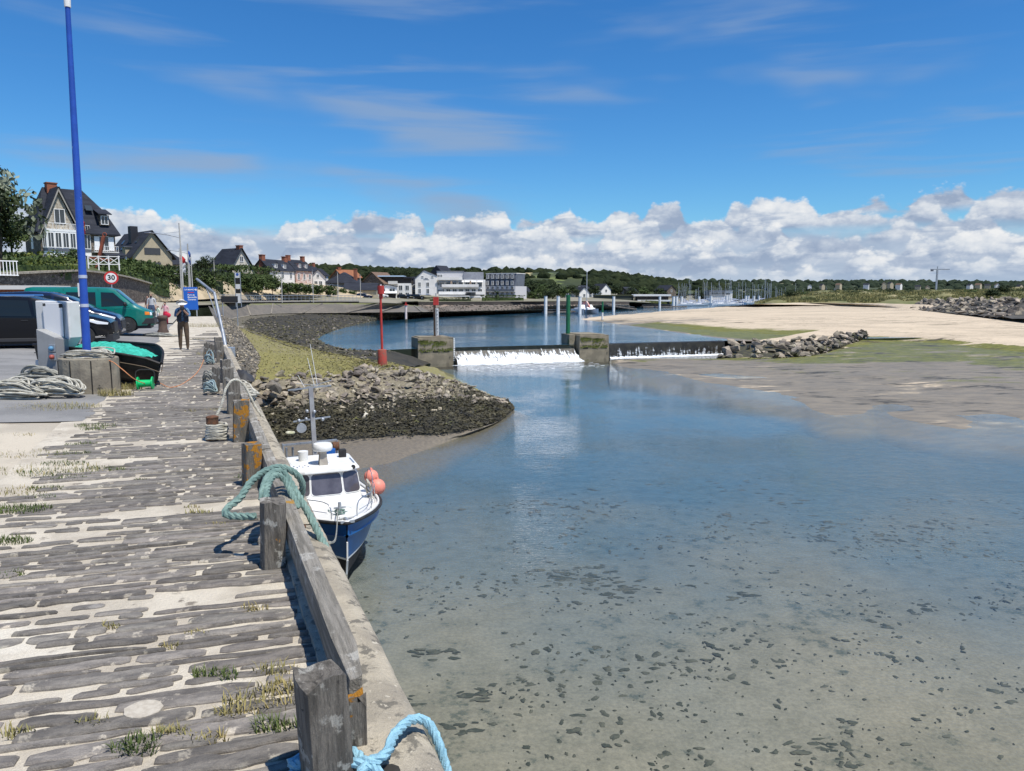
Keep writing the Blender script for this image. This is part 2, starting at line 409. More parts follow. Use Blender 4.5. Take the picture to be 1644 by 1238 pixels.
# drowned weed lying on the bed
M_drown = mat('drowned_weed', (.055, .06, .045), (.115, .112, .085), 3., .9)
rr = random.Random(11); mb = MB(); spots = []
def weedblob(P, a, b, an, n=9):
    pts = [(0, 0, 0)]
    for k in range(n):
        t_ = 2*math.pi*k/n; e_ = rr.uniform(.45, 1.2); x, y = math.cos(t_)*a*e_, math.sin(t_)*b*e_
        pts.append((x*math.cos(an)-y*math.sin(an), x*math.sin(an)+y*math.cos(an), -.02))
    P = Vector((P.x, P.y, -5.75-.40*max(0, min(1, (P.y-7)/23))**.9+.07*fbm(P.x/5, (P.y+6)/5, 1., 4)+.02))
    mb.add([P+Vector(p) for p in pts], [(0, 1+k, 1+(k+1) % n) for k in range(n)])
for _ in range(7500):
    y = 2.5+26*rr.random()**1.3; x = rr.uniform(-.35, .85)*y*1.0+rr.uniform(-1, 2)
    d = fbm(x/3.2, y/3.2, 12, 3)+.25*fbm(x/.9, y/.9, 5, 2)
    if d < rr.uniform(-.35, .40): continue
    s_ = rr.choice((.010, .014, .018, .024, .032, .05))*(1+max(0, d))*(.8+y/22)
    weedblob(Vector((x, y, -5.78)), s_*rr.uniform(.9, 1.7), s_*rr.uniform(.6, 1), rr.uniform(-1.6, 1.6), 10)
for cx_, cy_, n_, sp_ in ((940, 915, 70, 40), (1000, 935, 26, 26), (705, 1040, 16, 22), (770, 1110, 14, 18), (1195, 950, 10, 16), (740, 1165, 12, 20), (1260, 790, 8, 14), (1180, 770, 14, 40), (1320, 830, 10, 30), (960, 760, 14, 60), (1300, 1190, 12, 30), (640, 1120, 14, 20)):
    for _ in range(n_):
        P = gz(cx_+rr.gauss(0, sp_), cy_+rr.gauss(0, sp_*.28), -5.8); s_ = rr.uniform(.03, .085)*(P.y/9)**.5; weedblob(P+Vector((0, 0, .03)), s_*1.8, s_*.7, rr.uniform(-.5, .5))
o = mb.build('seaweed', M_drown, fixn=False); o['kind'] = 'stuff'
base_m = mat('far_soil', (.12, .12, .085), (.2, .18, .12), .01, .95)
o = MB().grid(lambda u, v: (-6000+12000*u, -1500+9000*v, -7.2), 6, 6).build('ground', base_m, fixn=False); o['kind'] = 'structure'

# ---- spit and its stone bank
M_spit = zone_mat('spit_ground', (.29, .25, .17), (.20, .175, .12), [((.27, .245, .085), (.19, .175, .065), 1.6), ((.025, .024, .018), (.055, .05, .03), 1.2), ((.20, .17, .125), (.15, .13, .10), .6)], scale=.5, bscale=7., bump=.9, wetrough=.5, spec=.25, absorb_tint=ABSORB_TINT, speck=((.10, .088, .065), 9., .54))
SPIT = Loft([
    prow((330, 910, -6.2), (460, 880, -6.2), (560, 845, -6.2), (640, 800, -6.2), (740, 755, -6.2), (830, 705, -6.3), (870, 676, -6.4)),
    prow((345, 815, -5.5), (450, 790, -5.5), (560, 762, -5.5), (600, 749, -5.5), (640, 739, -5.5), (690, 720, -5.5), (770, 690, -5.5), (800, 676, -5.5), (828, 660, -5.55)),
    prow((352, 715, -5.1), (470, 704, -5.1), (560, 702, -5.1), (640, 698, -5.1), (700, 695, -5.15), (760, 688, -5.3), (800, 674, -5.4), (826, 658, -5.5)),
    prow((350, 655, -4.2), (500, 652, -4.2), (600, 644, -4.2), (700, 640, -4.3), (780, 648, -4.9), (824, 653, -5.4)),
    prow((347, 613, -3.1), (480, 607, -3.1), (560, 600, -3.1), (620, 592, -3.1), (680, 600, -3.4), (740, 618, -4.2), (790, 638, -5.0), (820, 648, -5.4)),
    prow((343, 560, -2.9), (400, 556, -2.9), (470, 563, -3.0), (540, 573, -3.0), (600, 584, -3.05), (645, 589, -3.2), (690, 600, -4.6), (750, 620, -5.2), (812, 643, -5.9)),
    prow((342, 530, -2.8), (380, 522, -2.85), (420, 540, -2.95), (480, 560, -3.0), (540, 570, -3.05), (605, 580, -3.1), (660, 586, -4.6), (700, 590, -5.6), (800, 640, -6.4)),
], 120, 7)
def spit_zone(u, v, p):
    j = v*6
    grass = .62 if 3.9 < j < 4.8 else (.53 if 4.8 <= j else 0.)
    weed = 0
    if 2 <= j < 3: weed = .95
    elif 3 <= j < 3.6: weed = .6-.6*(j-3)
    if u > .8 and 2 <= j < 3.9: weed = .95
    wet = 1.0 if j < 1.9 else max(0, 1-(j-1.9)*4)
    if j > 5.6: weed = .35
    if j < .9: weed = .3
    return grass, weed, wet
SPIT.build('spit_bank', M_spit, .12, 1.3, spit_zone, rowamp=lambda u, v: .35 if v < 2/6 else 1.)

# ---- weed-dark slope round the basin, from the spit to the far path
M_weed = zone_mat('weed_slope', (.030, .028, .021), (.055, .048, .034), [((.17, .15, .11), (.11, .10, .07), 1.4), ((.30, .27, .21), (.24, .21, .16), .8), ((.02, .02, .016), (.05, .045, .03), 1.)], scale=.5, bscale=5., bump=1.)
toe = [(372, 512.5, -2.4), (400, 507.5, -2.3), (450, 504, -2.2), (550, 502.6, -2.2), (640, 501.6, -2.2), (690, 500.5, -2.4)]
SLOPE = Loft([
    prow((700, 586, -5.9), (645, 575, -4.3), (560, 568, -4.3), (515, 556, -4.3), (500, 545, -4.3), (512, 536, -4.3), (545, 526, -4.3), (600, 513.5, -4.3), (690, 504, -4.3), (880, 499, -4.3)),
    prow((690, 584, -5.4), (640, 566, -3.85), (560, 562, -3.85), (525, 554, -3.85), (509, 545, -3.85), (520, 537, -3.85), (548, 527.5, -3.85), (600, 515.5, -3.85), (690, 505.5, -3.85), (880, 500.5, -3.85)),
    prow((665, 588, -4.3), (605, 576, -3.4), (540, 567, -3.4), (490, 556, -3.4), (450, 541, -3.2), (440, 528, -3.0), (470, 519, -3.0), (560, 511, -3.0), (680, 503, -3.0), (875, 499.2, -3.4)),
    prow((645, 590, -3.15), (600, 582, -3.02), (540, 571, -3.0), (480, 560, -2.97), (420, 541, -2.9), (376, 521, -2.75), *toe, (870, 497, -2.9)),
], 160, 8)
def slope_zone(u, v, p):
    return (.55 if v > .9 and u < .55 else 0.), (1.1 if (v > .955 and u > .55) else 0.), 0.
SLOPE.build('weed_slope', M_weed, .16, 1.2, slope_zone, rowamp=lambda u, v: 0.3 if v > .93 else 1)

# ---- paved sea wall slope under the promenade
M_pave = zone_mat('sea_wall_stone', (.17, .15, .125), (.125, .115, .10), [((.20, .20, .09), (.13, .14, .06), 1.5), ((.3, .27, .22), (.25, .23, .18), .5), ((.1, .09, .08), (.08, .075, .065), .6)], scale=.35, bscale=9., bump=.8, rough=.9, wetrough=.8)
wall_top = [(341, 491, 118), (362, 488.5, 128), (400, 487.6, 142), (450, 487, 153), (550, 486.5, 155), (600, 487.2, 158), (640, 488.5, 165), (672, 491, 200)]
SEAW = Loft([prow((350, 520, -3.0), *toe), [at(*p) for p in wall_top]], 70, 8)
SEAW.build('sea_wall_slope', M_pave, .05, 1.0, lambda u, v, p: ((.55 if v > .8 else .25*v), 1.1 if v < .03 else 0, .3 if u > .8 else 0), rowamp=lambda u, v: 1)
# diagonal seams of the pitching and the pale path at its toe
M_path = mat('pale_path', (.36, .32, .25), (.27, .24, .19), .6, .9, .3)
tp = resample(prow(*toe), 60)
mb = MB().grid(lambda u, v: tp[min(60, int(u*60+.5))]+Vector((0, v*1.7-.9, .09-v*.02)), 60, 1); mb.build('path', M_path, fixn=False)['kind'] = 'structure'
M_seam = mat('seam_concrete', (.24, .215, .175), (.17, .155, .13), 1.)
mb = MB()
for uu in (.25, .36, .47, .60, .7, .81, .91):
    a, b = SEAW.P(uu-.018, .92)+Vector((0, -.1, .10)), SEAW.P(uu+.018, .03)+Vector((0, -.1, .10))
    mb.bar(a, b, .24, .12)
mb.build('seam', M_seam, bpy.data.objects['sea_wall_slope'])
# cobbled batter along the foot of the quay
M_cob = zone_mat('cobbled_batter', (.17, .155, .13), (.11, .10, .085), [((.25, .22, .09), (.2, .18, .06), 1.5), ((.04, .036, .03), (.07, .06, .05), 1.), ((.1, .1, .1), (.1, .1, .1), 1.)], scale=.5, bscale=5., bump=1., speck=((.035, .03, .026), 6.5, .56))
BAT = Loft([[q(s_, p_, z_) for s_, p_, z_ in ((36, -.25, -2.95), (40, -.8, -3.0), (46, -1.8, -2.98), (60, -3.0, -2.9), (80, -3.2, -2.75), (100, -3.3, -2.65), (126, -3.4, -2.5))],
            [q(s_, p_, z_) for s_, p_, z_ in ((36, -.2, -2.2), (40, -.5, -1.9), (46, -1.0, -1.8), (60, -1.6, -1.7), (80, -2., -1.6), (100, -2., -1.5), (126, -2., -1.5))],
            [q(s_, -.02, -.15) for s_ in (36, 40, 46, 60, 80, 100, 126)]], 120, 5)
BAT.build('cobbled_batter', M_cob, .14, .45, lambda u, v, p: (.25 if v > .6 else 0, .3, 0))

# ---- quay wall
M_qwall = mat('quay_wall_stone', (.14, .125, .10), (.085, .08, .065), 1.2, .9, .8, 6., layers=[((.03, .035, .02), .5, .5, .2)], cells=(2.2, (.035, .03, .025)))
mb = MB().grid(lambda u, v: q(-14+u*75, -.0-.9*(1-v)+.04, -6.3+6.28*v)+Vector((0, 0, 0))+QN*.03*fbm(u*150, v*12, 0), 150, 12)
mb.build('quay_wall', M_qwall, fixn=False)['kind'] = 'structure'

# ---- right hand flats, green band and beach
M_beach = zone_mat('beach', (.58, .475, .34), (.45, .37, .265), [((.19, .185, .045), (.105, .11, .032), .8), ((.05, .043, .03), (.09, .078, .05), 1.), ((.25, .21, .15), (.185, .16, .12), .35)], scale=.14, bscale=3.5, bump=.6, wetrough=.50, speck=((.36, .30, .22), 2.2, .64), aniso=(.5, 1.5, 1), spec=.25, absorb_tint=ABSORB_TINT)
shore = [(978, 581), (1010, 590), (1060, 597), (1110, 606), (1170, 618), (1240, 632), (1285, 644), (1305, 655), (1340, 664), (1385, 663), (1402, 657), (1440, 668), (1490, 680), (1545, 689), (1600, 689), (1660, 697), (1760, 707), (1950, 720)]
near = [(925, 513.6, -3.9), (980, 519, -3.85), (1040, 527, -3.85), (1110, 537, -3.85), (1190, 546.5, -3.85), (1290, 547, -3.85), (1340, 541, -3.7), (1385, 536, -3.6), (1500, 541, -3.75), (1650, 553, -3.95), (1950, 562, -4.1)]
FLAT = Loft([
    [gz(x, y+70+.04*max(0, x-1000), -6.6) for x, y in shore],
    [gz(x, y+17, -5.70) for x, y in shore],
    [gz(x, y, -5.5) for x, y in shore],
    prow((980, 577.5, -5.43), (1100, 588, -5.42), (1250, 603, -5.41), (1330, 622, -5.40), (1450, 628, -5.39), (1650, 655, -5.39), (1950, 672, -5.39)),
    prow((990, 576.5, -5.35), (1100, 580, -5.33), (1250, 592, -5.28), (1450, 604, -5.15), (1650, 620, -5.1), (1950, 636, -5.1)),
    prow((1080, 576, -5.3), (1180, 577, -5.25), (1290, 582, -5.1), (1400, 580, -4.85), (1520, 576, -4.75), (1650, 588, -4.8), (1950, 598, -4.8)),
    prow((1180, 575, -5.2), (1300, 573, -5.0), (1370, 556, -4.4), (1430, 548, -4.25), (1520, 552, -4.3), (1650, 566, -4.45), (1950, 575, -4.5)),
    prow((1300, 566, -4.9), (1350, 556, -4.5), (1385, 536, -3.6), (1500, 541, -3.75), (1650, 553, -3.95), (1950, 562, -4.1)),
], 130, 9)
def flat_zone(u, v, p):
    j = v*7-1; s = min(1, max(0, (j-3.4)/.5))*min(1, max(0, (5.95-j)/.4))
    al = .56*s
    if 2.6 < j < 3.6: al = max(al, .40)
    if u < .1 and j > 2.0: al = .5
    wd_ = .40+.03*math.sin(j*5) if j < 3.4 else .42
    if j < .8: wd_ = .34
    return al, wd_, max(0, min(.60, (5.4-j)*1.2)) if j > .6 else .8
FLAT.build('mud_flat', M_beach, .10, 7., flat_zone, rowamp=lambda u, v: (.45 if v < .29 else 1.25 if v < .66 else .6))
SPITSAND = Loft([
    [gz(x, y+3, z-.45) for x, y, z in near[:6]]+[gz(x, y+7, z-.6) for x, y, z in near[6:]],
    prow(*near),
    prow((925, 513.2, -3.9), (1000, 514, -3.6), (1100, 520, -3.5), (1200, 528, -3.45), (1300, 530, -3.4), (1400, 524, -3.3), (1500, 527, -3.35), (1650, 534, -3.5), (1950, 540, -3.6)),
    prow((925, 512.8, -3.9), (1000, 510, -3.55), (1100, 509, -3.2), (1200, 510, -3.05), (1300, 510, -2.95), (1400, 507, -2.85), (1500, 510, -2.9), (1650, 515, -3.), (1950, 520, -3.)),
    prow((925, 512.5, -3.9), (990, 506, -3.83), (1060, 500.5, -3.8), (1140, 496, -3.5), (1210, 493, -2.9), (1280, 491, -2.5), (1400, 493, -2.3), (1480, 497, -2.3), (1650, 503, -2.3), (1950, 508, -2.3)),
    prow((925, 511.5, -4.3), (985, 504.5, -4.3), (1060, 499, -4.3), (1140, 494, -4.1), (1215, 488.5, -1.9), (1280, 486, -1.5), (1400, 487, -1.2), (1480, 489, -1.2), (1650, 492, -1.), (1950, 494, -1.)),
], 140, 8)
def sand_zone(u, v, p):
    j = v*5; al = 0; wet = 0; wd_ = .12
    if j < 2.3 and u < .56: al = (.68*min(1, max(0, (j-.9)*4))*(1 if j < 1.8 else 1-(j-1.8)*1.5)) if .22 < u else .3; wet = .55*(1-max(0, j-1.5))
    if u < .3 and j < 3: wd_ = .45; wet = max(wet, .45)
    if 2.2 < j < 3.1: wd_ = .40
    if 3.6 < j < 3.9: wd_ = .42
    if u > .5 and j < 2: wd_ = .37
    return al, wd_, max(0, wet)
SPITSAND.build('sand_bank', M_beach, .10, 9., sand_zone, rowamp=lambda u, v: 1 if v > .2 else .4)

# ---- dunes
M_dune = mat('dune_grass_ground', (.24, .21, .09), (.12, .13, .05), .05, .95, .5, 1.5, layers=[((.34, .29, .16), .12, .56, .1)])
DUNE = Loft([
    [at(1205, 491, 285), at(1240, 489, 272), at(1290, 489, 262), at(1400, 489, 252), at(1480, 491, 243), at(1650, 497, 215), at(1950, 500, 200)],
    [at(1215, 486, 300), at(1260, 484, 285), at(1300, 484.5, 275), at(1400, 485, 265), at(1480, 485, 262), at(1650, 482, 250), at(1950, 482, 240)],
    [at(1250, 478, 320), at(1300, 473.5, 300), at(1380, 474, 300), at(1480, 473, 300), at(1650, 470, 290), at(1950, 468, 290)],
    [at(1270, 473, 360), at(1330, 469, 350), at(1400, 468, 350), at(1480, 468, 350), at(1650, 465, 350), at(1950, 463, 350)],
    [at(1280, 478, 480), at(1330, 476, 480), at(1650, 474, 480), at(1950, 474, 480)],
], 90, 6)
DUNE.build('dunes', M_dune, 1.3, 9., None, rowamp=lambda u, v: 0 if v < .12 else 1)

# ---- land behind: car park, road, promenade, far shore
M_asph = mat('asphalt', (.25, .245, .235), (.19, .187, .18), .8, .9, .5, 60., layers=[((.31, .30, .28), .35, .58, .15), ((.36, .34, .30), 30., .62, .06)], grain=.12)
M_sandc = mat('sandy_concrete', (.52, .46, .36), (.40, .355, .28), .9, .95, .6, 30., layers=[((.30, .26, .2), 1.6, .60, .1), ((.22, .2, .165), 6., .66, .05), ((.58, .53, .44), .5, .6, .1)], grain=.1)
mb = MB().grid(lambda u, v: q(-12+u*25.2+.5*fbm(u*40, 0, 1)*v*0, 2.3+v*20, qz(2.3+v*20)-.004), 60, 40)
mb.build('concrete_apron', M_sandc, fixn=False)['kind'] = 'structure'
def lotz(p): return qz(p)+.003
mb = MB().grid(lambda u, v: q(12.9+u*62+.35*fbm(v*9, u*.1, 4), 2.5+.25*fbm(u*30, 0, 2)+v*70, (lotz(2.5+v*70) if u*62 < 45 else lotz(2.5+v*70)+.0)), 80, 40)
mb.build('car_park', M_asph, fixn=False)['kind'] = 'structure'
M_road = mat('pink_road', (.23, .17, .165), (.19, .145, .14), .4, .9, .3, 20.)
M_walk = mat('pale_walk', (.42, .38, .31), (.34, .31, .25), .5, .9, .4, 20.)
inner = [q(74, 2.4, .14), q(90, 2.4, .25), q(110, 2.4, .2), at(345, 489, 121), at(400, 486.5, 146), at(450, 485.5, 158), at(550, 485.5, 160), at(600, 486, 164), at(640, 487, 172), at(672, 484.8, 217), at(870, 483.8, 224), at(1000, 485, 275), at(1080, 489, 340), at(1150, 489.5, 410), at(1230, 486, 430), at(1330, 478, 470), at(1644, 476, 480), at(2100, 476, 480)]
mid1 = [q(74, 18, .5), q(90, 16, .8), q(110, 15, .8), at(330, 481.5, 132), at(390, 482, 160), at(450, 481.8, 172), at(550, 481.5, 175), at(600, 481, 178), at(640, 481, 190), at(672, 481.5, 226), at(870, 481.5, 236), at(1000, 483, 290), at(1080, 486, 360), at(1150, 486.5, 430), at(1230, 484, 450), at(1330, 477, 490), at(1644, 475.5, 500), at(2100, 475, 500)]
outer = [q(74, 90, 2.), q(90, 90, 3.), q(120, 90, 5.), at(300, 462, 190), at(380, 465, 230), at(450, 466, 240), at(550, 467, 250), at(600, 468, 260), at(640, 470, 300), at(672, 470, 340), at(870, 472, 400), at(1000, 474, 480), at(1080, 476, 520), at(1150, 477, 560), at(1230, 476, 600), at(1330, 474, 640), at(1644, 473, 640), at(2100, 473, 640)]
far_ = [Vector((p.x*2.6-40, max(p.y, 90)*2.6, 4)) for p in outer]
LAND = Loft([inner, mid1, outer, far_], 150, 5)
M_land = mat('far_shore_ground', (.26, .235, .18), (.19, .18, .12), .06, .95, .3, 2., layers=[((.09, .10, .045), .05, .55, .1)])
LAND.build('far_shore', M_land)
def strip(name, a, b, m, lift=.02, n=40):
    ra, rb = resample(a, n), resample(b, n)
    MB().grid(lambda u, v: ra[int(u*n+.5)].lerp(rb[int(u*n+.5)], v)+Vector((0, 0, lift)), n, 1).build(name, m, fixn=False)['kind'] = 'structure'
strip('road', [q(74, 8, .35), q(90, 7, .55), q(110, 7, .55)], [q(74, 40, .6), q(92, 34, .85), q(112, 28, .9)], M_road, .15)
strip('pavement', [q(50, 2.5, .03), q(74, 2.4, .2), q(90, 2.4, .32), q(110, 2.4, .36)], [q(50, 6.5, .22), q(74, 8, .5), q(90, 7, .68), q(110, 6.8, .68)], M_walk, .05)

# ---- far hills
def hills(name, prof, D, depth, m, zb=0., n=120):
    top = resample([at(x, y, D+depth*.5) for x, y in prof], n)
    nearr = [Vector((p.x*(D/(D+depth*.5)), D, zb)) for p in top]
    midr = [Vector((p.x*(D+depth*.2)/(D+depth*.5), D+depth*.2, zb+(p.z-zb)*.62)) for p in top]
    back = [Vector((p.x*1.6, p.y+depth*.9, zb-5)) for p in top]
    L = Loft([nearr, midr, top, back], n, 6); L.build(name, m, D*.006, D*.12)
    return L
M_hill = mat('hill_ground', (.06, .075, .028), (.03, .042, .018), .012, .95, .4, .3, layers=[((.40, .33, .17), .0065, .585, .012), ((.12, .15, .05), .011, .6, .02)])
HILL1 = hills('hill', [(-500, 440), (100, 440), (420, 440), (480, 437), (560, 436), (640, 441), (740, 442), (830, 442), (900, 442), (960, 445), (1030, 453), (1080, 460), (1160, 465)], 620, 420, M_hill)
M_hill2 = mat('far_hill_ground', (.05, .065, .035), (.075, .085, .045), .006, .95, .3, .2, layers=[((.28, .25, .14), .004, .62, .012)])
HILL2 = hills('hill', [(700, 462), (900, 455), (1010, 452), (1100, 455.5), (1200, 456.5), (1330, 457), (1420, 457), (1520, 458), (1644, 459), (1800, 460), (2300, 462)], 1500, 900, M_hill2)
# ================================================================== the quay: paving stones, posts, rail, coping, ropes
M_mort = mat('lime_mortar', (.56, .505, .405), (.43, .38, .30), 2.2, .95, .7, 40., layers=[((.22, .19, .15), 5., .62, .07), ((.62, .57, .47), 1.1, .58, .1)], grain=.14)
M_slate = mat('slate', (.235, .212, .182), (.14, .127, .112), 3., .85, 1., 9., stretch=(2., 4.5, 1), layers=[((.29, .265, .22), 4., .54, .10), ((.42, .375, .30), 9., .59, .06)], rand=.3, grain=.12)
M_conc = mat('old_concrete', (.44, .39, .30), (.31, .275, .215), 2.5, .95, .9, 30., layers=[((.17, .155, .125), 9., .54, .08), ((.55, .50, .40), 20., .62, .06), ((.20, .18, .15), 1.2, .60, .12)], grain=.15)
def ground_off(s, p): return .006*fbm(s*1.3, p*1.3, 5)
mb = MB().grid(lambda u, v: q(-8+u*74, .02+v*2.75, 0)+Vector((0, 0, ground_off(-8+u*74, v*2.75))), 300, 14)
paving = mb.build('quay_paving', M_mort, smooth=True, fixn=False); paving['kind'] = 'structure'
PATCH = [(q(5.2, .70), .36, .15), (q(7.35, .95), .5, .15), (q(9.6, 2.2), .6, .3), (q(10.6, .8), .5, .14), (q(2.75, .65), .2, .08)]
def in_patch(P):
    for c, a, b in PATCH:
        d = P-c
        if (d.dot(QN)/a)**2+(d.dot(QD)/b)**2 < 1: return True
    return False
RD = Vector((math.cos(R(196)), math.sin(R(196)), 0)); RE = Vector((-RD.y, RD.x, 0))*-1     # along a course, away from the camera
if RE.y < 0: RE = -RE
def stone_mesh(L, w, seed):
    r = random.Random(seed); n = 9 if L < .5 else 15
    up, dn = [], []
    for i in range(n):
        t_ = i/(n-1); x = (t_-.5)*L
        sh = min(1, min(t_, 1-t_)*L/(w*.55)+.42)**.6
        up.append((x, w/2*sh*(1+.5*fbm(x*8+seed, 1.1, seed))+.03*fbm(x*1.5, seed, 0)))
        dn.append((x, -w/2*sh*(1+.5*fbm(x*8+seed, 7.7, seed))+.03*fbm(x*1.5, seed, 0)))
    ring = up+dn[::-1]; k = len(ring)
    h = .010+r.random()*.012
    mb = MB()
    tx, ty = r.uniform(-.006, .006), r.uniform(-.03, .03)
    v0 = [(x, y, -.02) for x, y in ring]; v1 = [(x, y, h*.45) for x, y in ring]
    v2 = [(x*(1-.012/max(.1, abs(x)) if abs(x) > .05 else 1), y*.80, h+x*tx+y*ty+.004*fbm(x*4, y*9, seed)) for x, y in ring]
    fs = [(i, (i+1) % k, k+(i+1) % k, k+i) for i in range(k)]+[(k+i, k+(i+1) % k, 2*k+(i+1) % k, 2*k+i) for i in range(k)]
    for i in range(k//2-1): fs.append((2*k+i, 2*k+k-1-i, 2*k+k-2-i, 2*k+i+1)[::-1] if False else (2*k+i, 2*k+i+1, 2*k+k-2-i, 2*k+k-1-i))
    return v0+v1+v2, fs
cand = []
sc_ = .9; seed = 0
o0 = q(0, 1.4)
yoff = -3.6
while yoff < 60:
    w = rnd.choice((.035, .042, .05, .06, .07, .085, .10))*(1 if yoff < 14 else 1.9)
    gap = rnd.uniform(.008, .030)*(1 if yoff < 16 else 1.5)
    yoff += w/2
    c0 = o0+RE*yoff
    # walk along the course from the edge inland
    s0 = sp_of(c0)[1]; x = -(2.6-0)*1.0
    run = -1.9+rnd.uniform(-.3, 0)
    while run < 2.4:
        L = rnd.uniform(.35, 1.4) if rnd.random() < (.75 if run < -.3 else .35) else rnd.uniform(.12, .42)
        if yoff > 16: L *= 1.3
        c = c0+RD*(run+L/2)+RE*rnd.uniform(-.012, .012)
        s_, p_ = sp_of(c)
        e1 = sp_of(c+RD*L/2)[1]; e0 = sp_of(c-RD*L/2)[1]
        lim = 2.62+.25*fbm(s_*.9, 0, 8)
        mid = (sp_of(c)[0], p_)
        # a stone stops at the coping and at the ragged inland edge
        if e0 > .16 and e1 < lim and not any(in_patch(c+RD*L*k) for k in (-.42, -.2, 0, .2, .42)) and rnd.random() < (.97-.22*max(0, (p_-1.5))):
            cand.append((c.y, c, L, w*rnd.uniform(.82, 1.05), seed)); seed += 1
        elif e0 < .16 < e1 and e1-.16 > .2:
            L2 = (e1-.17); c = c+RD*(L-L2)/2
            if not in_patch(c): cand.append((c.y, c, L2, w*rnd.uniform(.8, 1.0), seed)); seed += 1
        run += L+rnd.uniform(.02, .07)
    yoff += w/2+gap
vis = list(cand)
vis.sort(key=lambda c: ((c[1]-Vector((0, 0, EYE))).length/math.sqrt(c[2]*c[3]))*(1 if c[1].y > 1.7 else 50))
ang = math.atan2(RD.y, RD.x)
restmb = MB()
for i, (_, c, L, w, sd_) in enumerate(vis):
    vs, fs = stone_mesh(L, w, sd_); rz = ang+rnd.uniform(-.03, .03)
    if i < 295:
        mb = MB().add(vs, fs); mb.build('paving_stone', M_slate, paving, loc=(c.x, c.y, ground_off(*sp_of(c))), rot=(0, 0, rz), fixn=False)
    else:
        restmb.at(Matrix.Translation((c.x, c.y, ground_off(*sp_of(c)))) @ Matrix.Rotation(rz, 4, 'Z')).add(vs, fs)
M_slate2 = mat('slate_far', (.225, .205, .178), (.13, .119, .106), 1.2, .82, .6, 14., stretch=(1.2, 5, 1), layers=[((.27, .25, .225), 3., .60, .10)], grain=.1)
r_ = restmb.build('paving_stones_far', M_slate2, paving, fixn=False); r_.name = 'distant_paving'; r_['kind'] = 'stuff'
pm = MB(); k = 18; cc = gz(230, 1139, .022)
ring = [(cc.x+.082*math.cos(a*2*math.pi/k)*(1+.06*math.sin(a*2.3)), cc.y+.075*math.sin(a*2*math.pi/k)) for a in range(k)]
pm.prism([(x, y, -.0) for x, y in ring], (0, 0, .026)).build('mortar_patch', mat('pale_patch', (.55, .5, .41), (.45, .4, .32), 30, .95, .5), paving)

# coping: short lengths of rounded concrete
S0 = -6; cuts = [S0, -1.2, 2.95, 6.4, 10.1, 14.2, 18.6, 23.0, 27.5]
for a, b in zip(cuts, cuts[1:]):
    n = max(6, int((b-a)*9)); a += .012; b -= .012
    prof = [(.30, -.02), (.295, .035), (.24, .05), (.12, .055), (.02, .045), (-.045, .012), (-.075, -.05), (-.08, -.3)]
    def fn(u, v, a=a, b=b):
        s_ = a+(b-a)*v; x = u*(len(prof)-1); i = min(int(x), len(prof)-2); t_ = x-i
        p_ = prof[i][0]*(1-t_)+prof[i+1][0]*t_; z_ = prof[i][1]*(1-t_)+prof[i+1][1]*t_
        ch = fbm(s_*3.1, u*3, 2)
        e = .012*fbm(s_*7, u*9, 1)+(-.02*max(0, ch-.25))
        if v < .02 or v > .98: e -= .012
        return q(s_, p_+.006*fbm(s_*2, 3, 3), z_+e)
    c = MB().grid(fn, 21, n).build('coping', M_conc, smooth=True, fixn=False)
    c['kind'] = 'structure'
# joint with a hole beside the nearest post
MB().ball(tuple(q(3.0, .17, .045)), .05, (1, .9, .28), 9, 5).build('joint_gap', mat('joint_dark', (.03, .027, .022)), bpy.data.objects['coping'], fixn=False)

M_wood = mat('weathered_wood', (.215, .195, .165), (.105, .095, .08), 5., .9, 1., 18., stretch=(6, 6, .7), layers=[((.40, .385, .34), 9., .57, .06), ((.06, .055, .048), 14., .62, .05), ((.42, .19, .02), 6.2, .655, .03)], grain=.12)
M_lich = mat('lichen_wood', (.20, .18, .15), (.12, .11, .09), 5., .92, 1., 18., stretch=(6, 6, .7), layers=[((.38, .36, .32), 10., .60, .05), ((.43, .19, .018), 6., .53, .035), ((.33, .14, .015), 15., .6, .05)], grain=.12)
M_beam = mat('rail_wood', (.31, .285, .24), (.18, .165, .135), 4., .9, 1., 12., stretch=(.5, 7, 7), along=QANG, layers=[((.42, .40, .35), 6., .56, .08), ((.08, .07, .06), 11., .62, .05), ((.40, .22, .04), 2.6, .66, .03)], grain=.12)
def rough_post(w, d, h, seed, lean=(0, 0), broken=.02, grow=0.):
    mb = MB(); n = 7; m = 10; r = random.Random(seed)
    rings = []
    for j in range(m+1):
        t_ = j/m; z = h*t_-.05*(1-t_); s_ = 1-grow*(1-t_) if grow > 0 else 1+grow*t_
        ring = []
        per = [(-1, -1), (-.33, -1), (.33, -1), (1, -1), (1, -.33), (1, .33), (1, 1), (.33, 1), (-.33, 1), (-1, 1), (-1, .33), (-1, -.33)]
        for k, (x, y) in enumerate(per):
            cr = .90 if abs(x) == 1 and abs(y) == 1 else 1
            e = 1+.035*fbm(x*3+seed, y*3, t_*4)
            if k in (2, 7) and seed % 3: e -= .06*(.4+t_)         # a split in the grain
            zz = z
            if j == m: zz += broken*2*fbm(x*2.2+seed*3, y*2.2, 3.)-broken*.3*(abs(x)+abs(y))
            ring.append((w/2*x*cr*e*s_+lean[0]*t_, d/2*y*cr*e*s_+lean[1]*t_, zz))
        rings.append(ring)
    vs = [p for r_ in rings for p in r_]; fs = []
    for j in range(m):
        for k in range(12): fs.append((j*12+k, j*12+(k+1) % 12, (j+1)*12+(k+1) % 12, (j+1)*12+k))
    c = len(vs); vs.append((lean[0]+w*.05, lean[1], h-broken*.9-.01))
    for k in range(12): fs.append((m*12+k, m*12+(k+1) % 12, c))
    return mb.add(vs, fs)
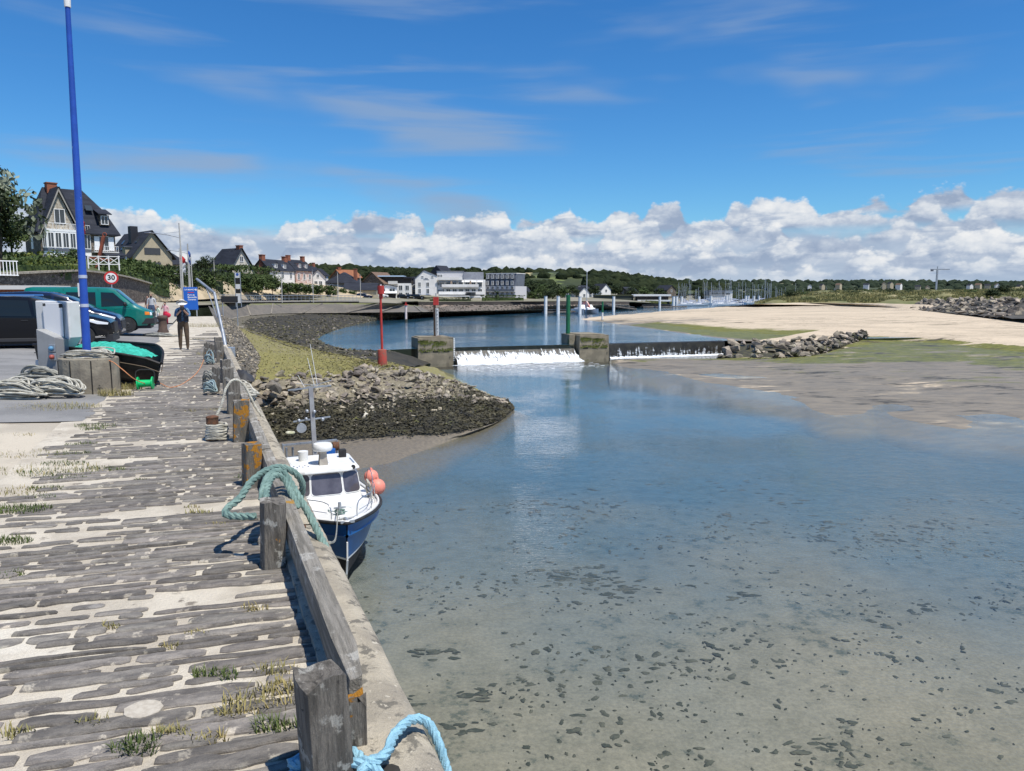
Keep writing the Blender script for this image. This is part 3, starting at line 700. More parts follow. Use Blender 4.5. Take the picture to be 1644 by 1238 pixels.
post_s = [(3.06, 'split grey timber mooring post nearest the camera with blue rope round its foot'),
          (5.60, 'grey timber mooring post with orange lichen in the green rope loop'),
          (7.92, 'short timber mooring post almost covered in orange lichen'),
          (10.35, 'timber mooring post with white and orange lichen beside the wound rope coil'),
          (12.7, 'bare grey mooring post just behind the rope coil, white rope over it'),
          (15.0, 'grey mooring post beside pale blue rag ropes on the quay'),
          (17.2, 'small dark mooring post past the pale blue ropes'),
          (22.0, 'far weathered mooring post near the foot of the metal pole frame'),
          (23.7, 'last bushy looking mooring post wrapped in rope at the end of the rail')]
POSTS = []
for i, (s_, lb) in enumerate(post_s):
    P = q(s_, .39)
    h = (.49, .48, .44, .55, .55, .52, .5, .6, .62)[i]; w = (.178, .162, .175, .2, .2, .2, .2, .2, .22)[i]
    o = rough_post(w, .18, h, i+1, ((-.03, -.02), (.02, 0), (.015, .01), (.03, 0), (.02, .02), (0, 0), (.02, 0), (0, 0), (0, .02))[i], (.03, .022, .008, .02, .02, .03, .02, .03, .03)[i], -.06 if i in (0, 2) else .04).build(
        'mooring_post', M_lich if i in (2, 3) else M_wood, loc=P, rot=(0, 0, QANG-math.pi/2+(.22, .12, .25, .0, .1, 0, .2, 0, .1)[i]), smooth=True)
    tag(o, lb, 'mooring post', 'timber mooring posts along the quay edge'); POSTS.append(o)
# the rail: separate timbers bolted to the posts
rail_cuts = [(3.3, 8.05, 'nearest long grey timber rail with a rotten end above the coping'), (8.1, 10.75, 'timber rail with a line of orange lichen, behind the lichen post'),
             (10.8, 15.1, 'grey timber rail under the white rope heap'), (15.15, 19.5, 'pale far timber rail beyond the blue rag ropes'), (19.55, 23.8, 'farthest timber rail at the end of the quay edge')]
for i, (a, b, lb) in enumerate(rail_cuts):
    n = int((b-a)*8); ri = i*7.3
    def fr(u, v, a=a, b=b, ri=ri, i=i):
        s_ = a+(b-a)*v; k = int(u*8+.5) % 8
        cor = [(.285, .165), (.285, .25), (.28, .325), (.235, .335), (.185, .33), (.18, .25), (.18, .165), (.235, .16)][k]
        e = .007*fbm(s_*2+ri, cor[0]*9, cor[1]*9)
        en = 1.
        if i == 0 and v < .06: en = .55+.45*(v/.06)+.15*fbm(u*7, 0, 2)
        dz = .02*math.sin(s_*.9+ri)*.4
        return q(s_, .235+(cor[0]-.235)*en+e, .25+(cor[1]-.25)*en+e+dz)
    mb = MB().grid(fr, 8, n)
    base = len(mb.v); r0 = [mb.v[k] for k in range(8)]; r1 = [mb.v[n*9+k] for k in range(8)]
    mb.add(r0, [tuple(range(8))]); mb.add(r1, [tuple(range(8))[::-1]])
    o = mb.build('timber_rail', M_beam, smooth=True); tag(o, lb, 'timber rail', 'timber rails of the quay edge')
    for s_, _ in post_s:
        if a < s_ < b: MB().cyl(q(s_, .32, .26), q(s_, .155, .26), .014, n=8).build('bolt', mat('rust', (.16, .07, .035), (.09, .05, .03), 20, .9, .5), o)
# rotten bracket stub by the near post
o = rough_post(.07, .12, .26, 17, (.0, .02), .04, .3).build('rail_stub', M_wood, loc=q(3.22, .25, .02), rot=(0, 0, QANG), smooth=True)
tag(o, 'rotten stump of rail timber standing between nearest post and coping', 'wood stump')

# ---- ropes
def rope_mat(name, c1, c2): return mat(name, c1, c2, 9., .85, .5, 60., grain=.12)
M_rblue = rope_mat('blue_rope', (.28, .50, .60), (.20, .38, .47)); M_rgreen = rope_mat('green_rope', (.20, .30, .26), (.13, .21, .185))
M_rwhite = rope_mat('pale_rope', (.55, .53, .45), (.36, .34, .28)); M_rgrey = rope_mat('grey_rope', (.33, .33, .29), (.2, .2, .18))
def smooth_path(pts, n=10, closed=False):
    pts = [Vector(p) for p in pts]; o_ = []; k = len(pts)
    for i in range(k if closed else k-1):
        g = lambda j: pts[j % k] if closed else pts[max(0, min(k-1, j))]
        for j in range(n): o_.append(catmull(g(i-1), g(i), g(i+1), g(i+2), j/n))
    if not closed: o_.append(pts[-1])
    return o_
def laid(mb, pts, r, step=None):
    """three strands twisted round each other along a path"""
    ps = smooth_path(pts, 10); L = [0.]
    for a, b in zip(ps, ps[1:]): L.append(L[-1]+(b-a).length)
    step = step or r*1.1; n = int(L[-1]/step); cps = []; k = 0
    for i in range(n+1):
        d = L[-1]*i/n
        while k < len(L)-2 and L[k+1] < d: k += 1
        cps.append(ps[k].lerp(ps[k+1], (d-L[k])/max(1e-9, L[k+1]-L[k])))
    frames = []; nrm = None
    for i, p in enumerate(cps):
        d = (cps[min(n, i+1)]-cps[max(0, i-1)]).normalized()
        if nrm is None: nrm = d.orthogonal().normalized()
        else: nrm = (nrm-d*nrm.dot(d)).normalized()
        frames.append((nrm, d.cross(nrm)))
    for st_ in range(3):
        pp = []
        for i, p in enumerate(cps):
            an = 2*math.pi*(st_/3)+i*step/(r*5.2)*2*math.pi
            pp.append(p+frames[i][0]*math.cos(an)*r*.5+frames[i][1]*math.sin(an)*r*.5)
        mb.tube(pp, r*.58, 6)
    return mb
p1 = q(3.06, .39)
def around(c, r1, r2, z0, z1, a0, a1, n, rz):
    o_ = []
    for i in range(n+1):
        a = a0+(a1-a0)*i/n; x, y = math.cos(a)*r1, math.sin(a)*r2
        o_.append(Vector((c.x+x*math.cos(rz)-y*math.sin(rz), c.y+x*math.sin(rz)+y*math.cos(rz), z0+(z1-z0)*i/n)))
    return o_
br = empty('blue_rope', p1, 0, 'thick light blue rope knotted round nearest post and led over the coping', 'rope')
inv = Matrix.Translation(-p1)
mb = MB().at(inv)
loop = around(p1, .135, .125, .055, .085, R(-200), R(175), 22, 0)
laid(mb, [*loop, q(2.98, .22, .12), q(3.1, .12, .13), q(3.2, .02, .115), q(3.22, -.06, .06), q(3.16, -.11, -.1), q(3.05, -.14, -.4), q(2.95, -.2, -1.2)], .022)
mb.build('standing_part', M_rblue, br, smooth=True, fixn=False)
mb = MB().at(inv)
laid(mb, [*around(p1, .15, .14, .03, .03, R(150), R(500), 20, 0)], .022)
laid(mb, [q(2.95, .27, .06), q(2.88, .2, .1), q(2.78, .23, .07), q(2.84, .32, .05), q(2.98, .26, .11), q(2.91, .19, .06)], .021)
mb.build('knot', M_rblue, br, smooth=True, fixn=False)
p2 = q(5.60, .39)
gr = empty('green_rope', p2, 0, 'thick grey green mooring rope looped over the rail at the second post', 'rope')
inv = Matrix.Translation(-p2)
mb = MB().at(inv)
def bp(px, py, D): return at(px, py, D)
laid(mb, [bp(410, 829, 5.15), bp(385, 829, 5.17), bp(363, 826, 5.2), bp(366, 815, 5.3), bp(385, 800, 5.4), bp(402, 775, 5.55), bp(425, 757, 5.75), bp(448, 750, 5.85), bp(470, 757, 5.9), bp(484, 772, 5.95), bp(485, 790, 6.0), bp(482, 800, 6.05)], .028)
mb.build('outer_loop', M_rgreen, gr, smooth=True, fixn=False)
mb = MB().at(inv)
laid(mb, [bp(421, 803, 5.35), bp(423, 785, 5.45), bp(431, 765, 5.65), bp(445, 757, 5.75), bp(458, 762, 5.8), bp(468, 778, 5.75), bp(484, 805, 5.65), bp(500, 833, 5.6), bp(516, 865, 5.45), bp(527, 888, 5.4), bp(531, 905, 5.45), bp(530, 940, 5.7)], .030)
laid(mb, [bp(428, 803, 5.3), bp(428, 788, 5.42), bp(436, 768, 5.62), bp(447, 763, 5.7), bp(458, 772, 5.72), bp(467, 790, 5.65), bp(474, 805, 5.6), bp(478, 816, 5.58)], .026)
mb.build('inner_loop', M_rgreen, gr, smooth=True, fixn=False)
def heap(name, c, rx, ry, h, n, r, m, label, cat, seed, z0=0., turns=1.0, parts=1):
    rr = random.Random(seed); e = empty(name, c, 0, label, cat)
    for pi in range(parts):
        mb = MB()
        for i in range(n):
            a0 = rr.uniform(0, 6.28); fx, fy = rr.uniform(.55, 1), rr.uniform(.5, 1); ox, oy = rr.uniform(-.25, .25)*rx, rr.uniform(-.25, .25)*ry
            zb = rr.uniform(.15, 1)*h; tl = rr.uniform(-.5, .5); k = 11; ps = []
            for j in range(k):
                a = a0+2*math.pi*turns*j/k
                ps.append((ox+rx*fx*math.cos(a)*(1+.1*math.sin(3*a+i)), oy+ry*fy*math.sin(a), max(r, z0+zb*(1-.55*abs(math.cos(a))**3)+tl*.3*h*math.sin(a))))
            mb.tube(smooth_path(ps, 3, True), r, 5, closed=True)
        mb.build('coil', m, e, smooth=True, fixn=False)
    return e
cA = gz(92, 636, .06); cB = gz(22, 640, .06)
heap('rope_heap', cA, .40, .30, .34, 24, .017, M_rwhite, 'round coil of pale rope on the ground before the concrete block', 'rope coil', 3)
heap('rope_heap', cB, .48, .30, .32, 24, .017, M_rwhite, 'sprawling pale rope coil at the left edge of photo', 'rope coil', 5)
heap('rope_heap', gz(66, 622, .06)+Vector((0, 0, .12)), .42, .2, .30, 12, .022, M_rgrey, 'tangle of darker grey rope lying on top of the pale rope coils', 'rope coil', 8)
# coil of rope and rusty iron by the fourth post
cr_ = empty('rope_spool', q(10.6, .72), 0, 'rusty iron stub wound with pale rope beside the fourth post', 'rope spool')
MB().cyl((0, 0, 0), (.0, .02, .30), .08, .075, 12).ball((0, .02, .30), .085, (1, 1, .3), 10, 5).build('iron_stub', mat('rust', (.16, .07, .035)), cr_, smooth=True)
mb = MB()
for i in range(16):
    a = rnd.uniform(0, 6); mb.tube(smooth_path([(.13*math.cos(a+j*.63)*rnd.uniform(.85, 1.1)+.06, .11*math.sin(a+j*.63), .03+.012*i+.015*math.sin(j+i)) for j in range(10)], 3, True), .014, 5, closed=True)
mb.build('coil', M_rwhite, cr_, smooth=True, fixn=False)
mb = MB(); laid(mb, [q(11.9, .7, .02), q(11.95, .58, .25), q(12.0, .5, .50), q(12.05, .38, .62), q(12.1, .24, .52), q(12.1, .1, .2), q(12.05, .0, .04)], .02)
tag(mb.build('rope', M_rwhite, smooth=True, fixn=False), 'white rope arched over the rail beside the fifth post', 'rope')
e = heap('rope_heap', q(14.6, .10, .05), .16, 1.0, .16, 18, .022, M_rwhite, 'long white rope heap lying on the coping outside the rail', 'rope coil', 12); e.rotation_euler = (0, 0, QANG-math.pi/2)
M_rag = mat('dark_tarp', (.025, .025, .028), (.05, .05, .05), 8, .7)
mb = MB().grid(lambda u, v: Vector((.5*(u-.5), .9*(v-.5), .18*math.sin(math.pi*u)*math.sin(math.pi*v)+.06*fbm(u*4, v*4, 6))), 10, 12)
tag(mb.build('tarpaulin', M_rag, loc=q(17.0, .08, .10), rot=(0, 0, QANG-math.pi/2), smooth=True), 'crumpled dark tarpaulin on the coping above the white rope heap', 'tarpaulin')
M_rag2 = rope_mat('faded_blue_rope', (.30, .40, .42), (.2, .26, .27))
for s_, p_, m_, lb in ((15.3, .72, M_rag2, 'bunch of pale blue rope hanging at the inland side of sixth post'), (21.6, .66, M_rag2, 'bunch of pale blue rope at the far posts'), (16.2, .72, M_rgrey, 'knotted grey rope bundle between far posts')):
    heap('rope_heap', q(s_, p_), .11, .13, .36, 9, .014, m_, lb, 'rope coil', int(s_*10))
for s_, p_ in ((15.6, .62), (22.4, .62), (23.1, .75)):
    o = rough_post(.14, .13, .5, int(s_*3), (.05, 0), .03).build('broken_stump', M_wood, loc=q(s_, p_), smooth=True)
    tag(o, {15.6: 'short wooden stump beside the pale blue rag ropes', 22.4: 'short wooden stump before the last bushy post', 23.1: 'leaning wooden stump on the inland side of the last post'}[s_], 'wood stump', 'weathered stumps beside the far posts')
MB().tube(smooth_path([gz(332, 560, .02), gz(322, 590, .02), gz(300, 612, .02), gz(275, 622, .02), gz(255, 615, .06), gz(235, 616, .12), gz(215, 608, .3), gz(195, 592, .5), gz(178, 580, .62), gz(150, 573, .68)], 8), .009, 5).build('orange_line', mat('orange_line', (.55, .23, .10), rough=.8), smooth=True)
tag(bpy.data.objects['orange_line'], 'thin orange line running from the paving over the concrete block', 'rope')

# ---- weeds and dry grass in the joints
M_dry = mat('dry_grass', (.33, .27, .11), (.20, .19, .07), 3., .9, rand=.0)
M_green = mat('green_weed', (.055, .085, .02), (.10, .13, .035), 4., .85)
def tufts(name, spots, m, kind_label=None):
    mb = MB(); rr = random.Random(len(spots))
    for (P, rad, n, h) in spots:
        for _ in range(int(n*1.7)):
            a = rr.uniform(0, 6.283); d = rad*math.sqrt(rr.random()); b = P+Vector((math.cos(a)*d*1.5, math.sin(a)*d*.7, 0))
            l = rr.uniform(0, 6.283); hh = h*rr.uniform(.4, 1); lean = rr.uniform(.2, 1.1)*hh; w = .0022+.0022*rr.random()
            s_ = Vector((-math.sin(l), math.cos(l), 0))*w; t1 = b+Vector((math.cos(l)*lean*.45, math.sin(l)*lean*.45, hh*.7)); t2 = b+Vector((math.cos(l)*lean, math.sin(l)*lean, hh))
            mb.add([b-s_, b+s_, t1+s_*.7, t1-s_*.7, t2], [(0, 1, 2, 3), (3, 2, 4)])
    o = mb.build(name, m, fixn=False); o['kind'] = 'stuff'; return o
S = []; G = []
for px, py, rad, n, h in ((425, 1130, .14, 90, .07), (450, 1108, .08, 50, .07), (370, 1150, .05, 30, .06), (270, 1180, .05, 30, .05), (180, 1010, .04, 25, .05), (410, 980, .06, 30, .05), (445, 1080, .08, 40, .06), (150, 1165, .05, 30, .05), (315, 1020, .05, 25, .04), (280, 1185, .05, 30, .06), (335, 1190, .06, 30, .05), (275, 1040, .04, 20, .04), (25, 1180, .06, 30, .05),
                         (90, 655, .5, 300, .09), (40, 660, .5, 260, .09), (20, 700, .2, 60, .04), (50, 730, .35, 90, .04), (80, 755, .4, 120, .05), (20, 790, .25, 80, .05), (320, 825, .08, 40, .05), (350, 845, .06, 25, .04), (285, 700, .1, 30, .03), (185, 636, .22, 200, .16), (205, 625, .2, 160, .15), (160, 630, .12, 60, .12), (330, 660, .25, 60, .05), (335, 585, .4, 80, .06), (345, 570, .4, 120, .12), (320, 545, .5, 80, .08), (350, 700, .1, 30, .04), (308, 815, .05, 20, .03), (295, 760, .06, 20, .03), (262, 540, .7, 200, .14), (330, 525, .8, 200, .3)):
    S.append((gz(px, py, .0), rad, n, h))
for px, py, rad, n, h in ((215, 1210, .06, 60, .07), (225, 1197, .05, 40, .08), (440, 1172, .07, 60, .07), (335, 1086, .06, 50, .06), (365, 1090, .04, 25, .05), (35, 820, .18, 220, .06), (15, 870, .12, 120, .05), (90, 760, .3, 160, .04), (105, 745, .18, 80, .04), (75, 785, .12, 80, .04), (110, 770, .12, 60, .04), (115, 730, .15, 80, .05), (155, 685, .2, 100, .06), (130, 715, .15, 60, .05), (160, 752, .1, 50, .04), (185, 755, .08, 40, .04), (60, 800, .12, 60, .04), (210, 757, .06, 30, .03), (228, 771, .06, 30, .03), (150, 690, .12, 60, .05), (222, 703, .08, 30, .03), (390, 770, .06, 60, .06), (10, 925, .1, 60, .04)):
    G.append((gz(px, py, .0), rad, n, h))
tufts('dry_grass', S, M_dry); tufts('weeds', G, M_green)
# ================================================================== weir, rocks, marks, marina
def rock_verts(seed, flat=.6):
    r = random.Random(seed); bm = bmesh.new()
    for _ in range(13):
        v = Vector((r.gauss(0, 1), r.gauss(0, 1), r.gauss(0, 1))).normalized()*r.uniform(.75, 1.05)
        bm.verts.new((v.x*r.uniform(.8, 1.15), v.y*.8, v.z*flat))
    bmesh.ops.convex_hull(bm, input=bm.verts)
    bmesh.ops.delete(bm, geom=[v for v in bm.verts if not v.link_faces], context='VERTS')
    bm.verts.index_update(); vs = [v.co.copy() for v in bm.verts]; fs = [tuple(v.index for v in f.verts) for f in bm.faces]; bm.free()
    return vs, fs
RV = [rock_verts(i+40, (.5, .6, .75, .45)[i % 4]) for i in range(14)]
M_rtan = mat('rock_tan', (.32, .275, .205), (.19, .165, .125), 1.4, .92, .7, 5., layers=[((.10, .09, .07), 2.6, .60, .1), ((.44, .39, .30), 3.3, .64, .06)], rand=.4)
M_rgry = mat('rock_grey', (.235, .202, .165), (.14, .122, .10), 1.6, .9, .7, 5., layers=[((.26, .235, .19), 2.6, .60, .1), ((.05, .045, .04), 3., .62, .08)], rand=.4)
M_rwd = mat('rock_weedy', (.035, .032, .022), (.075, .068, .035), 2.5, .7, 1., 9., layers=[((.13, .13, .035), 1.7, .60, .06)], rand=.3)
def rmesh(m, tag_):
    out_ = []
    for i, (vs, fs) in enumerate(RV):
        mb = MB().add(vs, fs); me = mb.mesh('rock_'+tag_, m); out_.append(me)
    return out_
RM = {'tan': rmesh(M_rtan, 'tan'), 'gry': rmesh(M_rgry, 'grey'), 'wd': rmesh(M_rwd, 'weedy')}
RMAT = {'tan': M_rtan, 'gry': M_rgry, 'wd': M_rwd}
def scatter(parent, items, limit, seed, stuffname):
    """items: (P, size, kind); the largest in the picture become parts, the rest one stuff part per material"""
    rr = random.Random(seed)
    items = sorted(items, key=lambda t_: -t_[1]/max(1, t_[0].y))
    rest = {}
    for i, (P, sz, kd) in enumerate(items):
        e = (rr.uniform(-.5, .5), rr.uniform(-.5, .5), rr.uniform(0, 6.28)); sc = (sz*rr.uniform(.8, 1.25), sz*rr.uniform(.7, 1.1), sz*rr.uniform(.7, 1.05))
        k = rr.randrange(14)
        if i < limit:
            o = bpy.data.objects.new('rock', RM[kd][k]); COL.objects.link(o); o.parent = parent
            o.location = P-(parent.location if parent else Vector()); o.rotation_euler = e; o.scale = sc
        else:
            from mathutils import Euler
            Mx = Matrix.Translation(P) @ Euler(e).to_matrix().to_4x4() @ Matrix.Diagonal((*sc, 1))
            rest.setdefault(kd, MB()).at(Mx).add(*RV[k])
    for kd, mb in rest.items():
        o = mb.build(stuffname, RMAT[kd], None, fixn=False); o.parent = parent
        if parent: o.location = -parent.location
        o['kind'] = 'stuff'
def on_loft(L, us, vs, n, size, kindf, seed, sink=.25, jit=0.):
    rr = random.Random(seed); out_ = []
    for _ in range(n):
        u, v = rr.uniform(*us), rr.uniform(*vs); P = L.P(u, v); sz = size(u, v, rr)
        out_.append((P+Vector((0, 0, sz*sink*rr.uniform(-.6, 1.)+jit*rr.random())), sz, kindf(u, v, rr)))
    return out_
spit = bpy.data.objects['spit_bank']
def spkind(u, v, r):
    j = v*6
    low = 2.75+.9*max(0, u-.55)+.35*fbm(u*6, 1, 1)
    if j < low: return 'wd' if r.random() < .80 else ('tan' if r.random() < .6 else 'gry')
    return 'tan' if r.random() < .62 else 'gry'
its = on_loft(SPIT, (.06, .97), (.50, .685), 620, lambda u, v, r: (.17+.36*r.random()**1.8)*(1-.25*u), spkind, 5, .5)
its += on_loft(SPIT, (.03, .985), (.36, .52), 620, lambda u, v, r: .10+.16*r.random()**2, spkind, 6, .3)
its += on_loft(SPIT, (.45, .9), (.66, .72), 60, lambda u, v, r: .12+.2*r.random()**2, lambda u, v, r: 'tan' if r.random() < .5 else 'gry', 8, .3)
flat_slab = (gz(440, 622, -3.15), .62, 'gry')
scatter(spit, [flat_slab]+its, 295, 2, 'small_rocks')
for P_, sz in ((gz(586, 668, -4.6), .28), (gz(596, 655, -4.4), .2)):
    o = bpy.data.objects.new('rock', MB().add(*RV[2]).mesh('rock_white', mat('rock_white', (.6, .56, .46), (.45, .42, .34), 3, .9, .5))); COL.objects.link(o); o.parent = spit; o.location = P_; o.scale = (sz,)*3
# bladderwrack over the lower stones: ragged leaf-like flakes, nobody could count them
M_wrack = mat('wrack', (.028, .025, .016), (.075, .065, .03), 1.5, .6, layers=[((.14, .15, .03), .9, .62, .06)])
def flakes(name, L, us, vs, n, size, m, seed, dens=None, up=.06, parent=None):
    rr = random.Random(seed); mb = MB()
    for _ in range(n):
        u, v = rr.uniform(*us), rr.uniform(*vs)
        if dens and rr.random() > dens(u, v): continue
        P = L.P(u, v); a = rr.uniform(0, 6.28); s_ = size*rr.uniform(.5, 1.4)
        d = Vector((math.cos(a), math.sin(a), rr.uniform(-.3, .5)))*s_; e = Vector((-math.sin(a), math.cos(a), rr.uniform(-.4, .4)))*s_*.45
        P = P+Vector((0, 0, up+rr.uniform(0, .12)))
        mb.add([P-d*.5, P+e*.6, P+d*.7, P-e*.6+Vector((0, 0, -.03))], [(0, 1, 2), (0, 2, 3)])
    o = mb.build(name, m, parent, fixn=False); o['kind'] = 'stuff'; return o
flakes('seaweed', SPIT, (.02, .99), (.325, .52), 9000, .16, M_wrack, 3, lambda u, v: 1 if v < .47+.12*max(0, u-.5) else .35)
flakes('seaweed', SPIT, (.62, .99), (.45, .66), 3200, .16, M_wrack, 4, lambda u, v: min(1, (u-.55)*2.2))
flakes('seaweed', SPIT, (.25, .95), (.30, .335), 260, .18, M_wrack, 14)
M_tuft = mat('spit_grass', (.27, .24, .085), (.15, .14, .055), .7, .9, layers=[((.33, .26, .12), .5, .58, .1)])
flakes('spit_grass', SPIT, (.0, .72), (.655, .99), 13000, .11, M_tuft, 9, lambda u, v: .9 if v < .84 else .6, .02)
# stones strewn over the dark slope and the plateau
sl = on_loft(SLOPE, (0.03, .98), (.28, .93), 5200, lambda u, v, r: .12+.22*r.random()**2, lambda u, v, r: 'wd' if (r.random() < .86) else 'gry', 21, .3)
scatter(bpy.data.objects['weed_slope'], sl, 0, 3, 'slope_stones')
pl_ = on_loft(SPIT, (.02, .7), (.68, .98), 900, lambda u, v, r: .05+.09*r.random()**2, lambda u, v, r: 'gry' if r.random() < .6 else 'wd', 22, .2)
pl_ += on_loft(BAT, (.0, .9), (.0, .8), 2600, lambda u, v, r: .09+.12*r.random(), lambda u, v, r: 'gry' if r.random() < .75 else 'tan', 23, .2)
scatter(spit, pl_, 0, 4, 'plateau_stones')
# old tyre lying on the weed
def torus(mb, c, R_, r, n=20, k=8, flat=.9):
    return mb.tube([(c[0]+R_*math.cos(2*math.pi*i/n), c[1]+R_*math.sin(2*math.pi*i/n), c[2]) for i in range(n)], r, k, closed=True)
ty = torus(MB(), (0, 0, .06), .17, .065).build('tyre', mat('white_tyre', (.6, .58, .45), (.4, .4, .25), 4, .8), loc=gz(466, 697, -4.95), smooth=True); tag(ty, 'pale old tyre lying on dark seaweed below the quay', 'tyre')

# ---- weir piers and sill
M_pier = mat('pier_concrete', (.265, .225, .155), (.18, .155, .11), .9, .9, .6, 5., layers=[((.085, .10, .02), .75, .63, .05), ((.09, .08, .06), 1.6, .6, .08)], grain=.08)
rzw = R(19.5)
def pier(name, P, w, dpt, h, label):
    e = empty(name, P, rzw, label, 'weir pier')
    MB().box(0, 0, -.4, w, dpt, h, .04, .04).build('block', M_pier, e, bevel=.05)
    MB().box(.25, .3, h, w-.5, dpt-.4, h+.10).build('top_slab', M_pier, e, bevel=.02)
    for k, x in enumerate((.45, 1.6, 2.75)):
        if x+.5 < w: MB().box(x, -.012, h*.44, x+.62, .03, h*.44+.17).build('slot', mat('slot_dark', (.012, .012, .01)), e)
    g = MB(); rr = random.Random(len(label))
    for _ in range(260):
        x, z = rr.choice(((rr.gauss(.7, .35), h*.9-abs(rr.gauss(0, .18))), (rr.gauss(2.2, .4), h*.86-abs(rr.gauss(0, .22))), (rr.uniform(.1, w-.2), h*.53+rr.gauss(0, .08))))
        s_ = rr.uniform(.04, .11)
        if .03 < x < w-.03: g.add([(x-s_, -.015, z), (x, -.07, z+s_), (x+s_, -.015, z), (x, -.05, z-s_*1.4)], [(0, 1, 2), (0, 2, 3)])
    o = g.build('moss', mat('moss', (.085, .105, .018), (.14, .15, .03), 3), e, fixn=False)
    o['kind'] = 'stuff'
    return e
PA = gz(671, 585, ZL); PA.z = ZL
pierA = pier('weir_pier', PA, 3.95, 3.4, 2.72, 'brown concrete weir pier with red and white tide gauge standing on it')
PB = at(930, 577, 83.2); PB.z = ZL
pierB = pier('weir_pier', PB, 3.7, 4.9, 2.68, 'brown concrete weir pier carrying the plain green pole')
gm = MB()
for k in range(13): gm.box(3.83, -.03, .25+.19*k, 3.99, .0, .25+.19*k+.11)
gm.build('gauge_scale', mat('gauge_white', (.75, .75, .72), rough=.6), pierA).__setitem__('kind', 'stuff')
# side cheek of pier B seen dark on its left
MB().box(-.75, 1.1, -.4, -.05, 3.4, 2.75).build('cheek', M_pier, pierB, bevel=.03)
M_sill = mat('wet_sill', (.028, .026, .022), (.05, .046, .035), 1.2, .35, .5, 4.)
M_foam = mat('foam', (.80, .82, .82), (.60, .64, .66), 2.5, .8, .8, 7.)
def fall_mat(name, dens_, sc, lowk=.16):
    m = bpy.data.materials.new(name); m.use_nodes = True; n = NT(m.node_tree); b = n.N['Principled BSDF']
    tcn = n.node('ShaderNodeTexCoord'); v1 = n.mapping(tcn.outputs['Object'], (sc, .3, .28)); v2 = n.mapping(tcn.outputs['Object'], (sc*.35, .2, 2.2))
    f = n.m('ADD', n.m('MULTIPLY', n.noise(v1, 2.2, 5, .65), .7), n.m('MULTIPLY', n.noise(v2, 1.5, 4, .6), .4))
    b.inputs['Base Color'].default_value = (.80, .83, .84, 1); b.inputs['Roughness'].default_value = .6
    sp = n.node('ShaderNodeSeparateXYZ'); n.L.new(tcn.outputs['Object'], sp.inputs[0])
    low = n.ss(sp.outputs[2], .0, -1.4, -.12, lowk)
    n.put(b.inputs['Alpha'], n.ss(n.m('ADD', f, low), 1-dens_, 1-dens_+.16)); return m
M_fall1 = fall_mat('falling_water', .46, 2.4); M_fall2 = fall_mat('thin_falling_water', .45, 1.9, .02)
def weir(P, L, prof, label, mfall, fprof, foamdepth):
    e = empty('weir', P, rzw, label, 'weir')
    MB().prism([(0, y, z) for y, z in prof], (L, 0, 0)).build('sill', M_sill, e)
    n = int(L*6); fp = resample([Vector((0, y, z)) for y, z in fprof], 14)
    def fn(u, v):
        p = fp[int(v*14+.5)]; x = u*L
        return (x, p.y-.05*fbm(x*2.3, v*1.2, 3)-.03, p.z+.03*fbm(x*3, v*5, 9))
    MB().grid(fn, n, 14).build('water_curtain', mfall, e, smooth=True, fixn=False)
    def ff(u, v):
        x = u*L; w = foamdepth*(.75+.6*fbm(x*.35, 2, 4))
        return (x, fprof[-1][0]-.15-w*v, ZL-P.z+(.02+.20*(1-v)*(.6+.7*abs(fbm(x*1.7, v*3, 6)))+.10*(1-v)*fbm(x*6, v*6, 1) if v < .99 else -.03))
    MB().grid(ff, n, 8).build('foam', M_foam, e, smooth=True, fixn=False)
    return e
WP = PA+wd*3.95+Vector((-wd.y, wd.x, 0))*.9; WP.z = ZB
weirA = weir(WP, (PB-PA).dot(wd)-3.95-.3, [(3, -2.1), (-1.9, -2.1), (-1.75, -1.25), (-1.2, -1.15), (-.5, -.45), (-.05, -.02), (.4, .0), (3, -.3)],
             'wide stepped weir with white water between the two concrete piers', M_fall1, [(.3, .06), (-.05, .06), (-.45, -.32), (-1.2, -1.0), (-1.8, -1.15), (-2.0, -1.5), (-2.1, -1.68)], 1.7)
WP2 = PB+wd*3.7+Vector((-wd.y, wd.x, 0))*.5; WP2.z = ZB
weirB = weir(WP2, 15.6, [(2, -2.1), (-.35, -2.1), (-.2, -.06), (0, .0), (.5, .0), (2, -.3)], 'straight black weir wall with thin falling water beside the right pier', M_fall2, [(.3, .05), (-.1, .05), (-.32, -.2), (-.42, -1.0), (-.5, -1.62)], .35)
rr = random.Random(77); mb = MB()
for _ in range(260):
    s_ = rr.random()**1.6; P = WP+wd*rr.uniform(-.5, 14)+Vector((wd.y, -wd.x, 0))*(3.2+7*s_); a_, b_ = rr.uniform(.15, .7)*(1-.6*s_), rr.uniform(.06, .2); n_ = 8
    P.z = ZL+.006; e_ = [rr.uniform(.5, 1.2) for _ in range(n_)]
    mb.add([P]+[P+wd*(a_*e_[k]*math.cos(k*.785))+Vector((-wd.y, wd.x, 0))*(b_*e_[k]*math.sin(k*.785)) for k in range(n_)], [(0, 1+k, 1+(k+1) % n_) for k in range(n_)])
o = mb.build('foam', M_foam, fixn=False); o['kind'] = 'stuff'
